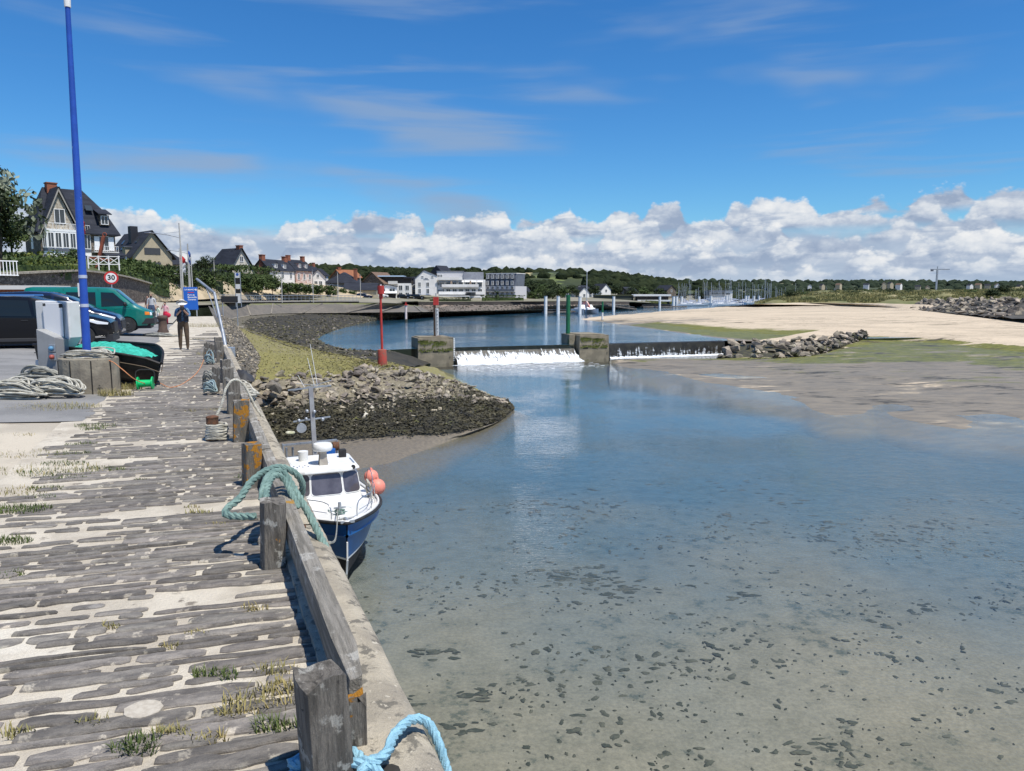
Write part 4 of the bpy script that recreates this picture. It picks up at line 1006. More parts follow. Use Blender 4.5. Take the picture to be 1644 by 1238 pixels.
# rock part of the weir
WR = Loft([prow((1150, 579, -5.7), (1215, 580, -5.6), (1290, 578, -5.4), (1350, 562, -4.8), (1396, 542, -4.0)),
           prow((1155, 577, -5.4), (1215, 577.5, -5.3), (1288, 575, -5.1), (1345, 560, -4.6), (1390, 541, -3.8)),
           prow((1172, 555, -4.3), (1215, 551.5, -4.1), (1290, 549, -4.0), (1345, 542, -3.8), (1388, 535, -3.6)),
           prow((1180, 546, -4.5), (1220, 544, -4.5), (1290, 542, -4.3), (1345, 535, -4.), (1385, 531, -3.7))], 40, 4)
wr = WR.build('rock_weir', M_rwd, .1, 1., None, kind=None); tag(wr, 'bank of large tan boulders continuing the weir to the sand', 'rock weir')
its = on_loft(WR, (0., 1.), (.30, .70), 290, lambda u, v, r: (.50+.42*r.random())*(1-.2*u), lambda u, v, r: ('tan' if r.random() < .85 else 'gry') if v > .37 and u < .75 else ('wd' if r.random() < .6 else 'gry'), 31, .75)
scatter(wr, its, 290, 6, 'small_rocks')
flakes('seaweed', WR, (.1, 1), (.2, .36), 900, .4, M_wrack, 33)
# revetment right of the beach, wall and stones under the hotel
M_hwd = mat('dark_stones', (.10, .09, .075), (.06, .055, .045), .6, .95, .8, 2.)  # dark stone colour of the mound under the boulders
RR = Loft([prow((1462, 497, -2.4), (1560, 505.5, -2.5), (1650, 513, -2.5), (1950, 524, -2.5)),
           [at(1472, 489, 215), at(1555, 492, 168), at(1650, 497, 142), at(1950, 500, 120)],
           [at(1484, 484, 222), at(1560, 481.5, 178), at(1650, 481, 150), at(1950, 480, 128)],
           [at(1490, 487, 235), at(1560, 486, 200), at(1650, 486, 170), at(1950, 486, 150)]], 40, 4)
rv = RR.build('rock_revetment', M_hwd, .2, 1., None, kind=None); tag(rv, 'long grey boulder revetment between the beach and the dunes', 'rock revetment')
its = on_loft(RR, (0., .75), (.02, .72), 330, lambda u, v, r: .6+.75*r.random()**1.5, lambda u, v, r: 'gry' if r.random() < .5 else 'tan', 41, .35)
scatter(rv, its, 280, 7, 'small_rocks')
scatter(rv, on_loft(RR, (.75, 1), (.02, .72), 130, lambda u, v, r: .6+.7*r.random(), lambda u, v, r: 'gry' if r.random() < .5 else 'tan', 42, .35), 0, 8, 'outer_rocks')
DK = Loft([[at(1200, 493, 268), at(1240, 494, 258), at(1283, 494, 250)], [at(1208, 489, 272), at(1240, 487.5, 264), at(1270, 488.5, 256)], [at(1215, 492, 280), at(1245, 491, 272), at(1275, 491, 262)]], 30, 6)
dk = DK.build('weedy_groyne', M_rwd, .5, 2.5, None, kind=None); tag(dk, 'low black seaweed covered groyne on the pale sand', 'groyne')
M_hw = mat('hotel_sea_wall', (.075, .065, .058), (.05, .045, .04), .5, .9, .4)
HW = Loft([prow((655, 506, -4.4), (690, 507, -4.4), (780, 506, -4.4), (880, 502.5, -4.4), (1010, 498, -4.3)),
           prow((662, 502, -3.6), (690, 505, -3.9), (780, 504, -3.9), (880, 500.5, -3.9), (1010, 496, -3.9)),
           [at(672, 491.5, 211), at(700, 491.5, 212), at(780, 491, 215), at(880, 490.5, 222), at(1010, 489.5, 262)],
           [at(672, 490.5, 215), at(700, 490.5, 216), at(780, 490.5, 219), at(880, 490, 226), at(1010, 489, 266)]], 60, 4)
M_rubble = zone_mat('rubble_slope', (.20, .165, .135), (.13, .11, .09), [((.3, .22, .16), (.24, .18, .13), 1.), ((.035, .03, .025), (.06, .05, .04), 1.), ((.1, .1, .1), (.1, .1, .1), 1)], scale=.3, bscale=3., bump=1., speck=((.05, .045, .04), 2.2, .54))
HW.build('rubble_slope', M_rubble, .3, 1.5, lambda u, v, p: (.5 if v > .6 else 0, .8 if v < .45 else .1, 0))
scatter(bpy.data.objects['rubble_slope'], on_loft(HW, (0, 1), (.25, .72), 1500, lambda u, v, r: .25+.3*r.random(), lambda u, v, r: 'gry' if v > .42 else 'wd', 51, .3), 0, 9, 'rubble_stones')
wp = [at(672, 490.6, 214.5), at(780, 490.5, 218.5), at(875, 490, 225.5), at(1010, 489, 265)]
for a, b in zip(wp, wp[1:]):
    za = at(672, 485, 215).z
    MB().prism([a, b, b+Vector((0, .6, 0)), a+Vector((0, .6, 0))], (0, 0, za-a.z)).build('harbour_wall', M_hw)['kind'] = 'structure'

# ---- marks and poles
M_red = mat('mark_red', (.50, .045, .035), (.38, .035, .028), 3., .55, .2, layers=[((.17, .09, .05), 2.5, .66, .05)]); M_redlo = mat('mark_red_flaking', (.42, .06, .045), (.27, .09, .06), 3., .8, .5, layers=[((.13, .10, .08), 2.2, .56, .06)])
M_grn = mat('mark_green', (.012, .14, .055), (.01, .10, .045), 3., .5); M_wht = mat('white_paint', (.74, .74, .72), (.66, .66, .63), 2., .5)
M_gal = mat('galvanised', (.42, .45, .48), (.34, .36, .38), 3., .4, metal=.5)
bc = gz(614, 588, -3.05)
e = empty('red_beacon', bc, 0, 'red channel beacon with can topmark on the weedy stone spit', 'beacon')
MB().lathe([(.34, -.3), (.33, .35), (.31, 1.05), (.29, 1.12), (.12, 1.16)], 20).build('base', M_redlo, e, smooth=True)
MB().cyl((0, 0, 1.1), (-.03, 0, 4.9), .085, .075, 12).build('pole', M_red, e, smooth=True)
MB().lathe([(.02, 4.86), (.225, 4.87), (.23, 5.4), (.02, 5.42)], 20).build('topmark', M_red, e)
MB().cyl((0, 0, 5.4), (0, 0, 5.5), .05, n=8).build('lantern', M_wht, e)
MB().box(-.12, -.05, 4.55, .12, .05, 4.85).build('bracket', M_red, e)
pe = PA+wd*2.35+Vector((-wd.y, wd.x, 0))*1.4
e = empty('tide_gauge', (pe.x, pe.y, ZL+2.8), 0, 'red and white graduated tide gauge pole on the left weir pier', 'tide gauge')
MB().box(-.27, -.2, 0, -.05, .2, 3.3).build('pile', mat('rust_dark', (.07, .045, .03), (.04, .03, .025), 3, .9), e)
mb = MB().mat(0).box(-.05, -.22, .1, .27, -.12, 2.95)
mb.build('scale_board', M_wht, e)
mb = MB()
for k in range(22): mb.box(-.02, -.232, .2+.125*k, .08+.12*((k*7) % 3)/2, -.218, .2+.125*k+.055)
o = mb.build('graduation', mat('black_paint', (.02, .02, .02), rough=.6), e); o['kind'] = 'stuff'
MB().box(-.27, -.22, 3.3, .27, .2, 4.15).build('red_band', M_red, e); MB().cyl((0, 0, 4.15), (0, 0, 4.55), .05, n=8).build('lantern', M_gal, e)
MB().box(-.4, -.3, -.08, .45, .3, .05).build('foot_plate', mat('rust'), e)
pe = PB+Vector((-wd.y, wd.x, 0))*2.4-wd*.35
e = empty('green_pole', (pe.x, pe.y, ZL+2.72), 0, 'tall plain green channel pole on the right weir pier', 'channel pole')
MB().cyl((0, 0, 0), (0, 0, 4.35), .235, n=16).build('pole', M_grn, e, smooth=True)
MB().cyl((0, 0, 4.35), (0, 0, 4.42), .25, n=16).build('cap', M_grn, e); MB().cyl((0, 0, 4.4), (0, 0, 4.62), .06, n=8).build('lantern', M_gal, e)
P = at(652, 515.5, 150); P.z = ZB-.4
e = empty('basin_mark', P, 0, 'slim pink and white mark standing in the basin water', 'channel mark')
MB().cyl((0, 0, -1), (0, 0, 3.7), .24, .22, 12).build('pile', mat('pinkish_white', (.7, .6, .56), (.6, .5, .45), 2, .7), e, smooth=True)
MB().cyl((0, 0, 3.7), (0, 0, 4.3), .12, n=10).build('topmark', M_red, e); MB().cyl((0, 0, 3.65), (0, 0, 3.85), .38, n=10).build('collar', M_red, e); MB().cyl((0, 0, -.1), (0, 0, .9), .26, n=12).build('weed_band', M_rwd, e)
P = at(967, 514.5, 155); P.z = ZB-.3
e = empty('basin_mark', P, 0, 'slim green topped mark at the tip of the sand bank', 'channel mark')
MB().cyl((0, 0, -1), (0, 0, 2.0), .2, n=12).build('pile', M_wht, e, smooth=True); MB().cyl((0, 0, 2.0), (0, 0, 4.3), .2, n=12).build('topmark', M_grn, e, smooth=True)
MB().cyl((0, 0, 0), (0, 0, .5), .22, n=12).build('weed_band', M_rwd, e)
for i, (px, y0, y1, D, lb) in enumerate(((876, 476, 502, 205, 'white mooring pile at the left end of the pontoon'), (896, 476, 501, 205, 'white mooring pile in the middle of the pontoon'), (931, 477, 500, 205, 'white mooring pile just left of the catamaran'),
        (985, 476, 497, 235, 'white mooring pile right of the green topped mark'), (1059, 476, 495, 290, 'white mooring pile in front of the low harbour office'), (1081, 476, 493, 320, 'thick white pile right of the harbour office'), (1086, 476, 493, 325, 'thin white pile beside the thick one'),
        (1094, 476, 492, 340, 'white pile among the first moored yachts'), (1122, 476, 492, 350, 'white pile in the middle of the yachts'), (1141, 475, 491, 360, 'white pile below the white clubhouse'), (1166, 475, 491, 380, 'white pile at the clubhouse right edge'),
        (1169, 475, 490, 385, 'second white pile at the clubhouse right edge'), (1197, 475, 488, 390, 'white pile left of the black groyne'), (1201, 475, 488, 395, 'taller white pile behind the black groyne'), (1210, 475, 487, 395, 'slim white pile above the black groyne'), (1218, 475, 487, 400, 'farthest white pile before the dunes'))):
    b = at(px, y1, D); t_ = at(px, y0, D); r_ = (.45 if i < 5 else .6)
    e = empty('mooring_pile', (b.x, b.y, ZB-.5), 0, lb, 'mooring pile', 'white mooring piles of the marina')
    MB().cyl((0, 0, -2), (0, 0, t_.z-ZB+.5), r_, n=12).build('pile', M_wht, e, smooth=True); MB().cyl((0, 0, t_.z-ZB+.5), (0, 0, t_.z-ZB+.62), r_*1.1, n=12).build('cap', M_gal, e)
M_pont = mat('pontoon_timber', (.16, .14, .12), (.1, .09, .08), 1, .9)
for a, b, lb in (((872, 503, 206), (922, 501, 208), 'dark floating pontoon between the white piles'), ((972, 491, 240), (1018, 498, 250), 'sloping gangway running down to the far pontoon'), ((1030, 497.5, 290), (1100, 496.5, 300), 'long low pontoon before the yachts'), ((1080, 494, 350), (1230, 491, 400), 'far pontoon with the row of yachts')):
    A, B = at(*a), at(*b); A.z = max(A.z, ZB+.12); B.z = max(ZB+.12, min(B.z, ZB+.4))
    e = empty('pontoon', A, 0, lb, 'pontoon'); MB().bar((0, 0, .2), B-A+Vector((0, 0, .2)), 2.2, .45).build('deck', M_pont, e)
    MB().bar((0, -1., .9), B-A+Vector((0, -1., .9)), .06, .06).build('handrail', M_gal, e)

# ---- yachts
M_hull = mat('hull_white', (.78, .78, .77), (.7, .71, .72), .5, .35); M_navy = mat('hull_navy', (.03, .06, .16), rough=.4); M_glassd = mat('dark_glass', (.02, .025, .03), rough=.06, spec=.6); M_alu = mat('mast_alu', (.6, .6, .6), rough=.4, metal=.6); M_sailc = mat('sail_cover', (.42, .45, .52), (.12, .17, .32), .08, .8)
def hull_pts(L, B, H, n=12):
    mb = MB(); rows = []
    for i in range(n+1):
        t_ = i/n; x = (t_-.5)*L; w = B/2*(1-max(0, (t_-.45)/.55)**2.2)*(.86+.14*min(1, t_*4)); sh = H*(1+.25*max(0, t_-.4))
        rows.append([(x, -w, sh), (x, -w*.92, H*.45), (x, -w*.55, -.1), (x, 0, -.35), (x, w*.55, -.1), (x, w*.92, H*.45), (x, w, sh)])
    vs = [p for r_ in rows for p in r_]; fs = [(i*7+j, i*7+j+1, i*7+j+8, i*7+j+7) for i in range(n) for j in range(6)]
    fs += [tuple(range(7))[::-1]]+[(i*7, i*7+7, i*7+13, i*7+6) for i in range(n)]
    return mb.add(vs, fs)
def yacht(L=8.5, mast=11, hullm=None):
    e = empty('sailing_yacht')
    hull_pts(L, L*.32, 1.0).build('hull', hullm or M_hull, e, smooth=True)
    MB().prism([(-.8, -.85, 1.05), (1.9, -.6, 1.1), (1.7, -.5, 1.55), (-.8, -.75, 1.6)], (0, 1.5, 0)).build('cabin', M_hull, e)
    MB().box(-.5, -.9, 1.2, 1.4, -.62, 1.42).build('window', M_glassd, e)
    MB().cyl((.6, 0, 1.1), (.6, 0, mast), .09, .06, 8).build('mast', M_alu, e)
    MB().cyl((.6, 0, 2.2), (-2.8, 0, 2.1), .2, .12, 8).build('boom', M_sailc, e)
    mb = MB()
    for p in ((4.1, 0, 1.3), (-4.1, 0, 1.1), (.6, 1.2, 1.1), (.6, -1.2, 1.1)): MB
    MB().tube([(.6, -.02, mast*.97), (4.1, 0, 1.3)], .02, 4).build('stay', M_alu, e)
    MB().cyl((.6, -.9, mast*.62), (.6, .9, mast*.62), .03, n=5).build('spreader', M_alu, e)
    return e
ya = yacht(); yb = yacht(7.0, 9.5, M_navy)
protos = [ya, yb]; used = [False, False]
hues = ['white', 'navy']
ylist = []
for i in range(64):
    px = 1086+i*2.62+rnd.uniform(-3, 3); D = rnd.uniform(318, 470)
    ylist.append((px, D))
ylist += [(1245, 470), (1262, 480), (1275, 470), (1290, 500), (1302, 490), (1325, 520), (1340, 500), (1392, 520)]
ylist.sort(key=lambda t_: t_[0])
for i, (px, D) in enumerate(ylist):
    k = 1 if i % 9 == 2 else 0; P = at(px, 480, D); P.z = ZB+.05
    if px > 1235: P.z = ZB+.3
    o = protos[k] if not used[k] else dup(protos[k]); used[k] = True
    o.location = P; o.rotation_euler = (0, 0, rnd.choice((.4, .5, 3.6, 3.5))+rnd.uniform(-.15, .15)); sc = rnd.uniform(.75, 1.1); o.scale = (sc, sc, sc*rnd.uniform(.7, 1.15))
    tag(o, '%s hulled sailing yacht moored in the crowded marina' % hues[k], 'sailboat', 'yachts moored in the marina')
P = at(940, 502, 210); P.z = ZB
e = empty('catamaran', P, R(-75), 'white catamaran with red sail cover lying at the pontoon', 'catamaran')
for s_ in (-2.1, 2.1): hull_pts(9, 1.5, 1.2).at(None).build('hull', M_hull, e, smooth=True, loc=(0, s_, 0))
MB().box(-3.2, -2.3, 1.1, 1.8, 2.3, 1.55, .1, .1).build('deck', M_hull, e); MB().box(-2.2, -1.9, 1.55, 1.2, 1.9, 2.4, .5, .3).build('cabin', M_hull, e); MB().box(-1.8, -1.95, 1.8, .9, 1.95, 2.15, .1, .1).build('window', M_glassd, e)
MB().cyl((.8, 0, 1.5), (.8, 0, 11.2), .13, .09, 8).build('mast', M_alu, e); MB().prism([(4.3, .1, 1.6), (1.2, .1, 3.4), (-3.2, .1, 3.0), (-3.2, .1, 2.4)], (0, -.35, 0)).build('sail_cover', mat('red_cover', (.55, .07, .04), (.6, .5, .45), .4, .8), e)
# ================================================================== fishing boat under the quay
M_bblue = mat('boat_blue', (.006, .085, .26), (.005, .065, .21), 3., .28, layers=[((.03, .10, .2), 2.5, .66, .05)]); M_gel = mat('gelcoat', (.78, .78, .76), (.70, .70, .67), 2., .35, layers=[((.5, .47, .4), 5., .70, .06)])
M_blk = mat('black_rubber', (.015, .015, .016), (.03, .03, .03), 5, .7); M_ss = mat('stainless', (.55, .55, .55), rough=.25, metal=.9)
M_anti = mat('antifouling', (.016, .015, .016), (.03, .028, .026), 3, .8)
bowP = gz(556, 921, ZL)
boat = empty('fishing_boat', bowP, R(-67.4), 'small blue and white fishing boat moored below the quay wall', 'fishing boat')
L_, HB = 7.8, 1.5
def hb(t_): return HB*(1-(1-min(1, t_/.40))**2.3)*(1-.10*max(0, t_-.5)*2)+.02
def sheer(t_): return 1.47-.42*min(1, t_*1.5)**.8
def sect(t_):
    b, s_ = hb(t_), sheer(t_); x = -L_*t_
    rk = lambda z: .34*(z/1.47)*(1-min(1, t_/.35))
    fl = .80+.2*min(1, t_/.4)
    k1 = s_-.36; k2 = .78-.1*t_
    return [(x+rk(s_), b, s_), (x+rk(k1+.04), b*(.93*fl+.05), k1+.04), (x+rk(k1), b*(.97*fl+.02)+.035, k1), (x+rk(k1-.05), b*(.90*fl+.02), k1-.07), (x+rk(.5), b*.80*fl, .46), (x+rk(.4), b*.77*fl, .40), (x+rk(0.1), b*.62*fl, .05), (x-.10*(1-t_), .0, -.38)]
NS = 26
rows = [sect((i/NS)**1.25) for i in range(NS+1)]
mb = MB(); k = 8
for sgn in (1, -1):
    base = len(mb.v); mb.v += [(x, y*sgn, z) for r_ in rows for x, y, z in r_]
    for i in range(NS):
        for j in range(k-1):
            a = base+i*k+j; mb.f.append((a, a+1, a+k+1, a+k)); mb.mi.append(0 if j < 4 else (1 if j == 4 else 2))
    b0 = base+NS*k
    mb.f.append(tuple(range(b0, b0+k))); mb.mi.append(0)
mb.build('hull', [M_bblue, M_gel, M_anti], boat, smooth=True)
dk_ = MB()
dp = [(r_[0][0], r_[0][1]*.985, r_[0][2]-.01) for r_ in rows]
dk_.v = [(x, y, z) for x, y, z in dp]+[(x, 0, z+.05) for x, y, z in dp]+[(x, -y, z) for x, y, z in dp]
for i in range(NS):
    n_ = NS+1
    for o_ in (0, n_): dk_.f.append((o_+i, o_+i+1, o_+i+1+n_, o_+i+n_)); dk_.mi.append(0)
dk_.build('deck', M_gel, boat)
gw = [(r_[0][0], r_[0][1]+.012, r_[0][2]+.0) for r_ in rows]
MB().tube([(x, -y, z) for x, y, z in gw][::-1]+gw, .045, 8).build('gunwale', M_blk, boat, smooth=True)
MB().tube([(x-.03, -y*.95, z+.045) for x, y, z in gw][::-1]+[(x-.03, y*.95, z+.045) for x, y, z in gw], .035, 6).build('toe_rail', M_gel, boat, smooth=True)
MB().bar((.22, 0, .45), (-.1, 0, -.35), .05, .05).bar((.28, 0, .95), (.22, 0, .45), .035, .04).build('stem_band', M_gel, boat)
# wheelhouse
X0, X1, ZR = -2.75, -5.0, 2.20
def wh(x, y, z): return (x, y, z)
cab = MB()
bt = [(X0, -.50, 1.06), (X0-.24, -1.08, 1.05), (X1, -1.12, 1.0), (X1, 1.12, 1.0), (X0-.24, 1.08, 1.05), (X0, .50, 1.06)]
tpz = [(X0-.42, -.46, ZR-.12), (X0-.60, -.96, ZR-.14), (X1, -1.0, ZR-.16), (X1, 1.0, ZR-.16), (X0-.60, .96, ZR-.14), (X0-.42, .46, ZR-.12)]
cab.add(bt+tpz, [tuple(range(6))[::-1], tuple(range(6, 12))]+[(i, (i+1) % 6, 6+(i+1) % 6, 6+i) for i in range(6)])
cab.build('wheelhouse', M_gel, boat, bevel=.05)
roof = [(X0-.22, -.62), (X0-.48, -1.04), (X1-.12, -1.08), (X1-.12, 1.08), (X0-.48, 1.04), (X0-.22, .62)]
MB().add([(x, y, ZR-.15) for x, y in roof]+[(x, y, ZR-.08) for x, y in roof]+[(X0-.5+(x-X0+.5)*.93, y*.85, ZR) for x, y in roof], [tuple(range(6))[::-1], tuple(range(12, 18))]+[(i, (i+1) % 6, 6+(i+1) % 6, 6+i) for i in range(6)]+[(6+i, 6+(i+1) % 6, 12+(i+1) % 6, 12+i) for i in range(6)]).build('wheelhouse_roof', M_gel, boat, bevel=.03)
M_bglass = mat('tinted_glass', (.10, .095, .11), (.065, .06, .07), 2., .08, spec=.8)
def quad_on(a, b, c, d, u0, u1, v0, v1, off, r=.12, n=4):
    """rounded window pane on the quad a b c d (a->b along the bottom)"""
    a, b, c, d = map(Vector, (a, b, c, d)); nr = (b-a).cross(d-a).normalized()
    ww, hh = (b-a).length*(u1-u0), (d-a).length*(v1-v0); rr = min(r, ww*.4, hh*.4); pts = []
    for (cx, cy, a0) in ((1, 0, -90), (1, 1, 0), (0, 1, 90), (0, 0, 180)):
        for i in range(n+1):
            an = R(a0+90*i/n)
            x = (ww-rr if cx else rr)+rr*math.cos(an); y = (hh-rr if cy else rr)+rr*math.sin(an)
            U, V = u0+(u1-u0)*x/ww, v0+(v1-v0)*y/hh
            pts.append(a.lerp(b, U).lerp(d.lerp(c, U), V)+nr*off)
    return pts, nr
def window_on(par, a, b, c, d, u0, u1, v0, v1, frame=.03, fm=None, name='window', gm=None, th=.018):
    pts, nr = quad_on(a, b, c, d, u0, u1, v0, v1, .002); c0 = sum(pts, Vector())/len(pts)
    if frame:
        po = [p+(p-c0).normalized()*frame for p in pts]; k = len(pts)
        w_ = MB().add(po+[p+nr*th for p in po]+[p+nr*th for p in pts]+pts, [(i, (i+1) % k, k+(i+1) % k, k+i) for i in range(k)]+[(k+i, k+(i+1) % k, 2*k+(i+1) % k, 2*k+i) for i in range(k)]+[(2*k+i, 2*k+(i+1) % k, 3*k+(i+1) % k, 3*k+i) for i in range(k)]).build(name, fm, par)
        MB().prism(pts, nr*.006).build('pane', gm, w_)
        return w_
    return MB().prism(pts, nr*.006).build(name, gm, par)
for i in range(6):
    if i == 2: continue
    a, b, c, d = bt[i], bt[(i+1) % 6], tpz[(i+1) % 6], tpz[i]
    if i == 5: a, b, c, d = bt[5], bt[0], tpz[0], tpz[5]
    for (u0, u1) in (((.03, .97),) if i in (0, 4, 5) else ((.06, .48), (.53, .95))):
        a_, b_ = (b, a) if False else (a, b)
        n_ = (Vector(b)-Vector(a)).cross(Vector(d)-Vector(a)); mid = (Vector(a)+Vector(b))/2-Vector((-4, 0, 1))
        q4 = (a, b, c, d) if n_.dot(mid) > 0 else (b, a, d, c)
        window_on(boat, *q4, u0, u1, .34 if i in (0, 4, 5) else .38, .93, .022, M_gel, gm=M_bglass)
# roof gear
MB().lathe([(.02, 2.62), (.27, 2.63), (.30, 2.68), (.30, 2.78), (.26, 2.84), (.02, 2.86)], 20).build('radar_dome', M_gel, boat, smooth=True, loc=(-3.6, 0, 0))
MB().box(-3.72, -.13, ZR-.02, -3.42, .13, 2.63, .03, .04).build('radar_pedestal', mat('pedestal', (.42, .39, .33), (.33, .3, .26), 4), boat)
MB().box(-3.55, -.95, ZR-.03, -3.15, -.45, ZR+.03).build('number_board', M_gel, boat)
for i in range(6):
    MB().box(-3.48+.16*(i % 2), -.90+.08*i, ZR+.025, -3.40+.16*(i % 2), -.86+.08*i, ZR+.034).build('mark', M_navy, boat)
MB().cyl((-4.3, -.5, ZR), (-4.3, -.5, ZR+.30), .14, .16, 14).build('white_tub', M_gel, boat, smooth=True)
MB().box(-4.5, .62, ZR-.05, -4.3, .84, ZR+.25).build('exhaust_box', M_blk, boat, bevel=.02)
MB().box(-4.3, .10, ZR-.02, -3.9, .5, ZR+.05).build('roof_hatch', M_gel, boat, bevel=.02)
MB().box(-4.1, .88, ZR-.05, -3.4, .92, ZR+.02).build('roof_rail', M_ss, boat)
MB().cyl((-3.25, .80, ZR-.08), (-3.1, .83, ZR-.06), .06, .07, 10).build('search_light', M_blk, boat, smooth=True)
MB().cyl((-3.4, -.98, ZR-.05), (-3.4, -1.02, ZR+.1), .07, .07, 10).build('deck_lamp', M_gel, boat, smooth=True)
# mast with crossbars, lamps and aerials
lean = lambda z: (-5.15-.09*(z-1), .02-.02*(z-1), z)
MB().prism([(-5.07, -.06, 1.), (-5.23, -.06, 1.), (-5.23-.30, -.06-.06, 4.35), (-5.11-.30, -.06-.06, 4.35)], (0, .14, 0)).build('mast', mat('mast_grey', (.28, .29, .30), (.22, .22, .23), 3, .6), boat)
for z, w_ in ((3.30, .62), (4.32, .72)):
    c_ = Vector(lean(z)); MB().bar(c_+Vector((0, -w_, -.03)), c_+Vector((0, w_*.9, .06)), .05, .045).build('crossbar', M_gal, boat)
for dy, z in ((-.45, 3.36), (-.22, 3.40), (.3, 3.36), (.05, 3.62), (-.18, 3.65)):
    c_ = Vector(lean(z)); MB().ball((c_.x+.1, c_.y+dy, z-.05), .06, n=10, m=6).build('lamp', M_gal, boat, smooth=True)
c_ = Vector(lean(3.12)); MB().cyl((c_.x+.1, -.42, 3.1), (c_.x+.22, -.42, 3.08), .14, .16, 12).build('horn', M_gal, boat, smooth=True)
for dy, z0, z1 in ((.22, 4.35, 5.75), (.12, 4.36, 5.3), (-.2, 4.36, 4.75)):
    c_ = Vector(lean(4.35)); MB().cyl((c_.x, c_.y+dy, z0), (c_.x-.12, c_.y+dy-.18, z1), .012, .008, 6).build('aerial', M_gel, boat)
c_ = Vector(lean(4.4)); MB().bar((c_.x, -.62, 4.25), (c_.x, .62, 4.55), .02, .02).bar((c_.x+.1, -.5, 4.5), (c_.x, .6, 4.36), .015, .015).build('wire_aerial', M_gal, boat)
MB().ball((lean(2.4)[0]+.1, .02, 2.4), .07, n=8, m=5).build('mast_lamp', M_blk, boat, smooth=True)
# rails, bitts, gear on the foredeck
def deckp(t_, f=.9): x, y, z = sect(t_)[0]; return x, y*f, z
for s_ in (1, -1):
    ps = []
    for t_, dz in ((.045, 0), (.055, .48), (.16, .52), (.30, .50), (.36, .46), (.40, .0)):
        x, y, z = deckp(t_, .88); ps.append((x, y*s_, z+dz))
    MB().tube(smooth_path(ps, 4), .014, 6).build('pulpit_rail', M_ss, boat, smooth=True)
    MB().tube(smooth_path([(deckp(t_, .88)[0], deckp(t_, .88)[1]*s_, deckp(t_)[2]+.24) for t_ in (.06, .16, .28, .37)], 4), .009, 5).build('guard_wire', M_ss, boat, smooth=True)
    for t_ in (.16, .27):
        x, y, z = deckp(t_, .88); MB().cyl((x, y*s_, z), (x-.02, y*s_, z+.51), .013, n=6).build('stanchion', M_ss, boat)
MB().cyl((-.75, 0, 1.3), (-.75, 0, 1.75), .05, .045, 10).bar((-.75, -.16, 1.6), (-.75, .16, 1.6), .035, .035).build('mooring_bitt', M_gal, boat, smooth=True)
MB().cyl((.32, .02, 1.52), (-.3, .02, 1.5), .04, n=8).bar((.30, -.16, 1.5), (.30, .2, 1.5), .05, .06).build('anchor', M_gal, boat)
MB().cyl((-.12, -.12, 1.52), (-.12, .25, 1.52), .06, n=10).build('bow_roller', M_gel, boat, smooth=True)
mb = MB()
for i in range(5): mb.tube(smooth_path([(-.75+.12*math.cos(a+i), .12*math.sin(a+i*1.3), 1.36+.05*i+.02*math.sin(3*a)) for a in (0, 1.05, 2.1, 3.15, 4.2, 5.25)], 3, True), .014, 5, closed=True)
mb.build('foredeck_rope', M_rgreen, boat, smooth=True, fixn=False)
mb = MB(); mb.tube(smooth_path([(-.75, -.1, 1.5), (-1.5, -.2, 1.34), (-1.9, .1, 1.30), (-1.6, .45, 1.31), (-1.2, .3, 1.34), (-.9, .1, 1.45)], 6), .013, 5); mb.build('loose_line', M_rgreen, boat, smooth=True, fixn=False)
MB().box(-2.3, -.35, 1.2, -1.8, .25, 1.24, .02, .02).build('fore_hatch', M_blk, boat, bevel=.01)
# two pink buoys and rope on the port side
M_buoy = mat('buoy_pink', (.80, .27, .20), (.70, .23, .17), 3., .5); 
for (x, y, z, r_) in ((-3.1, 1.55, 1.45, .25), (-3.75, 1.5, 1.62, .23)):
    b_ = MB().ball((0, 0, 0), r_, n=16, m=10).cyl((0, 0, r_*.9), (0, 0, r_*1.25), .05, .04, 8).build('buoy', M_buoy, loc=Matrix.Rotation(R(-67.4), 4, 'Z') @ Vector((x, y, z))+bowP, smooth=True)
    tag(b_, 'pink round buoy hanging outboard of the wheelhouse, %s one' % ('larger front' if r_ > .24 else 'smaller rear'), 'buoy', 'buoys on the fishing boat')
mb = MB(); 
for i in range(7): mb.tube(smooth_path([(-2.95+.05*i, 1.22+.03*math.sin(i), 1.7), (-2.95+.03*i, 1.30, 1.4), (-2.9+.04*i, 1.28+.04*math.cos(i), 1.05), (-3.1+.03*i, 1.22, 1.3), (-3.05, 1.2, 1.7)], 4, True), .02, 5, closed=True)
mb.build('side_rope', M_rwhite, boat, smooth=True, fixn=False)
MB().tube(smooth_path([(-2.6, 1.25, 1.1), (-2.65, 1.3, 1.9), (-3.2, 1.28, 2.0), (-3.4, 1.25, 1.3)], 5), .014, 5).build('side_rail', M_ss, boat, smooth=True)
# working gear aft
for (x, y) in ((-5.8, -.85), (-5.8, -.65), (-6.5, .9), (-6.5, -.9)): MB().cyl((x, y, .9), (x, y, 2.35), .035, n=8).build('gallows_post', M_gal, boat)
MB().bar((-6.5, -.9, 2.3), (-6.5, .9, 2.35), .06, .06).build('gallows_bar', M_gal, boat); MB().bar((-5.8, -.95, 2.0), (-5.8, -.3, 2.05), .05, .05).build('gallows_arm', M_gal, boat)
MB().cyl((-5.75, .45, 1.3), (-5.75, .45, 2.2), .28, n=16).build('blue_barrel', mat('barrel_blue', (.01, .10, .36), rough=.5), boat, smooth=True)
MB().cyl((-6.4, .75, 2.15), (-6.4, .95, 2.15), .15, n=12).build('hauler', mat('rust'), boat, smooth=True)
MB().box(-7.4, -1.0, .8, -5.3, 1.0, 1.12, .05, .05).build('work_deck', mat('deck_grey', (.3, .3, .3), rough=.8), boat)
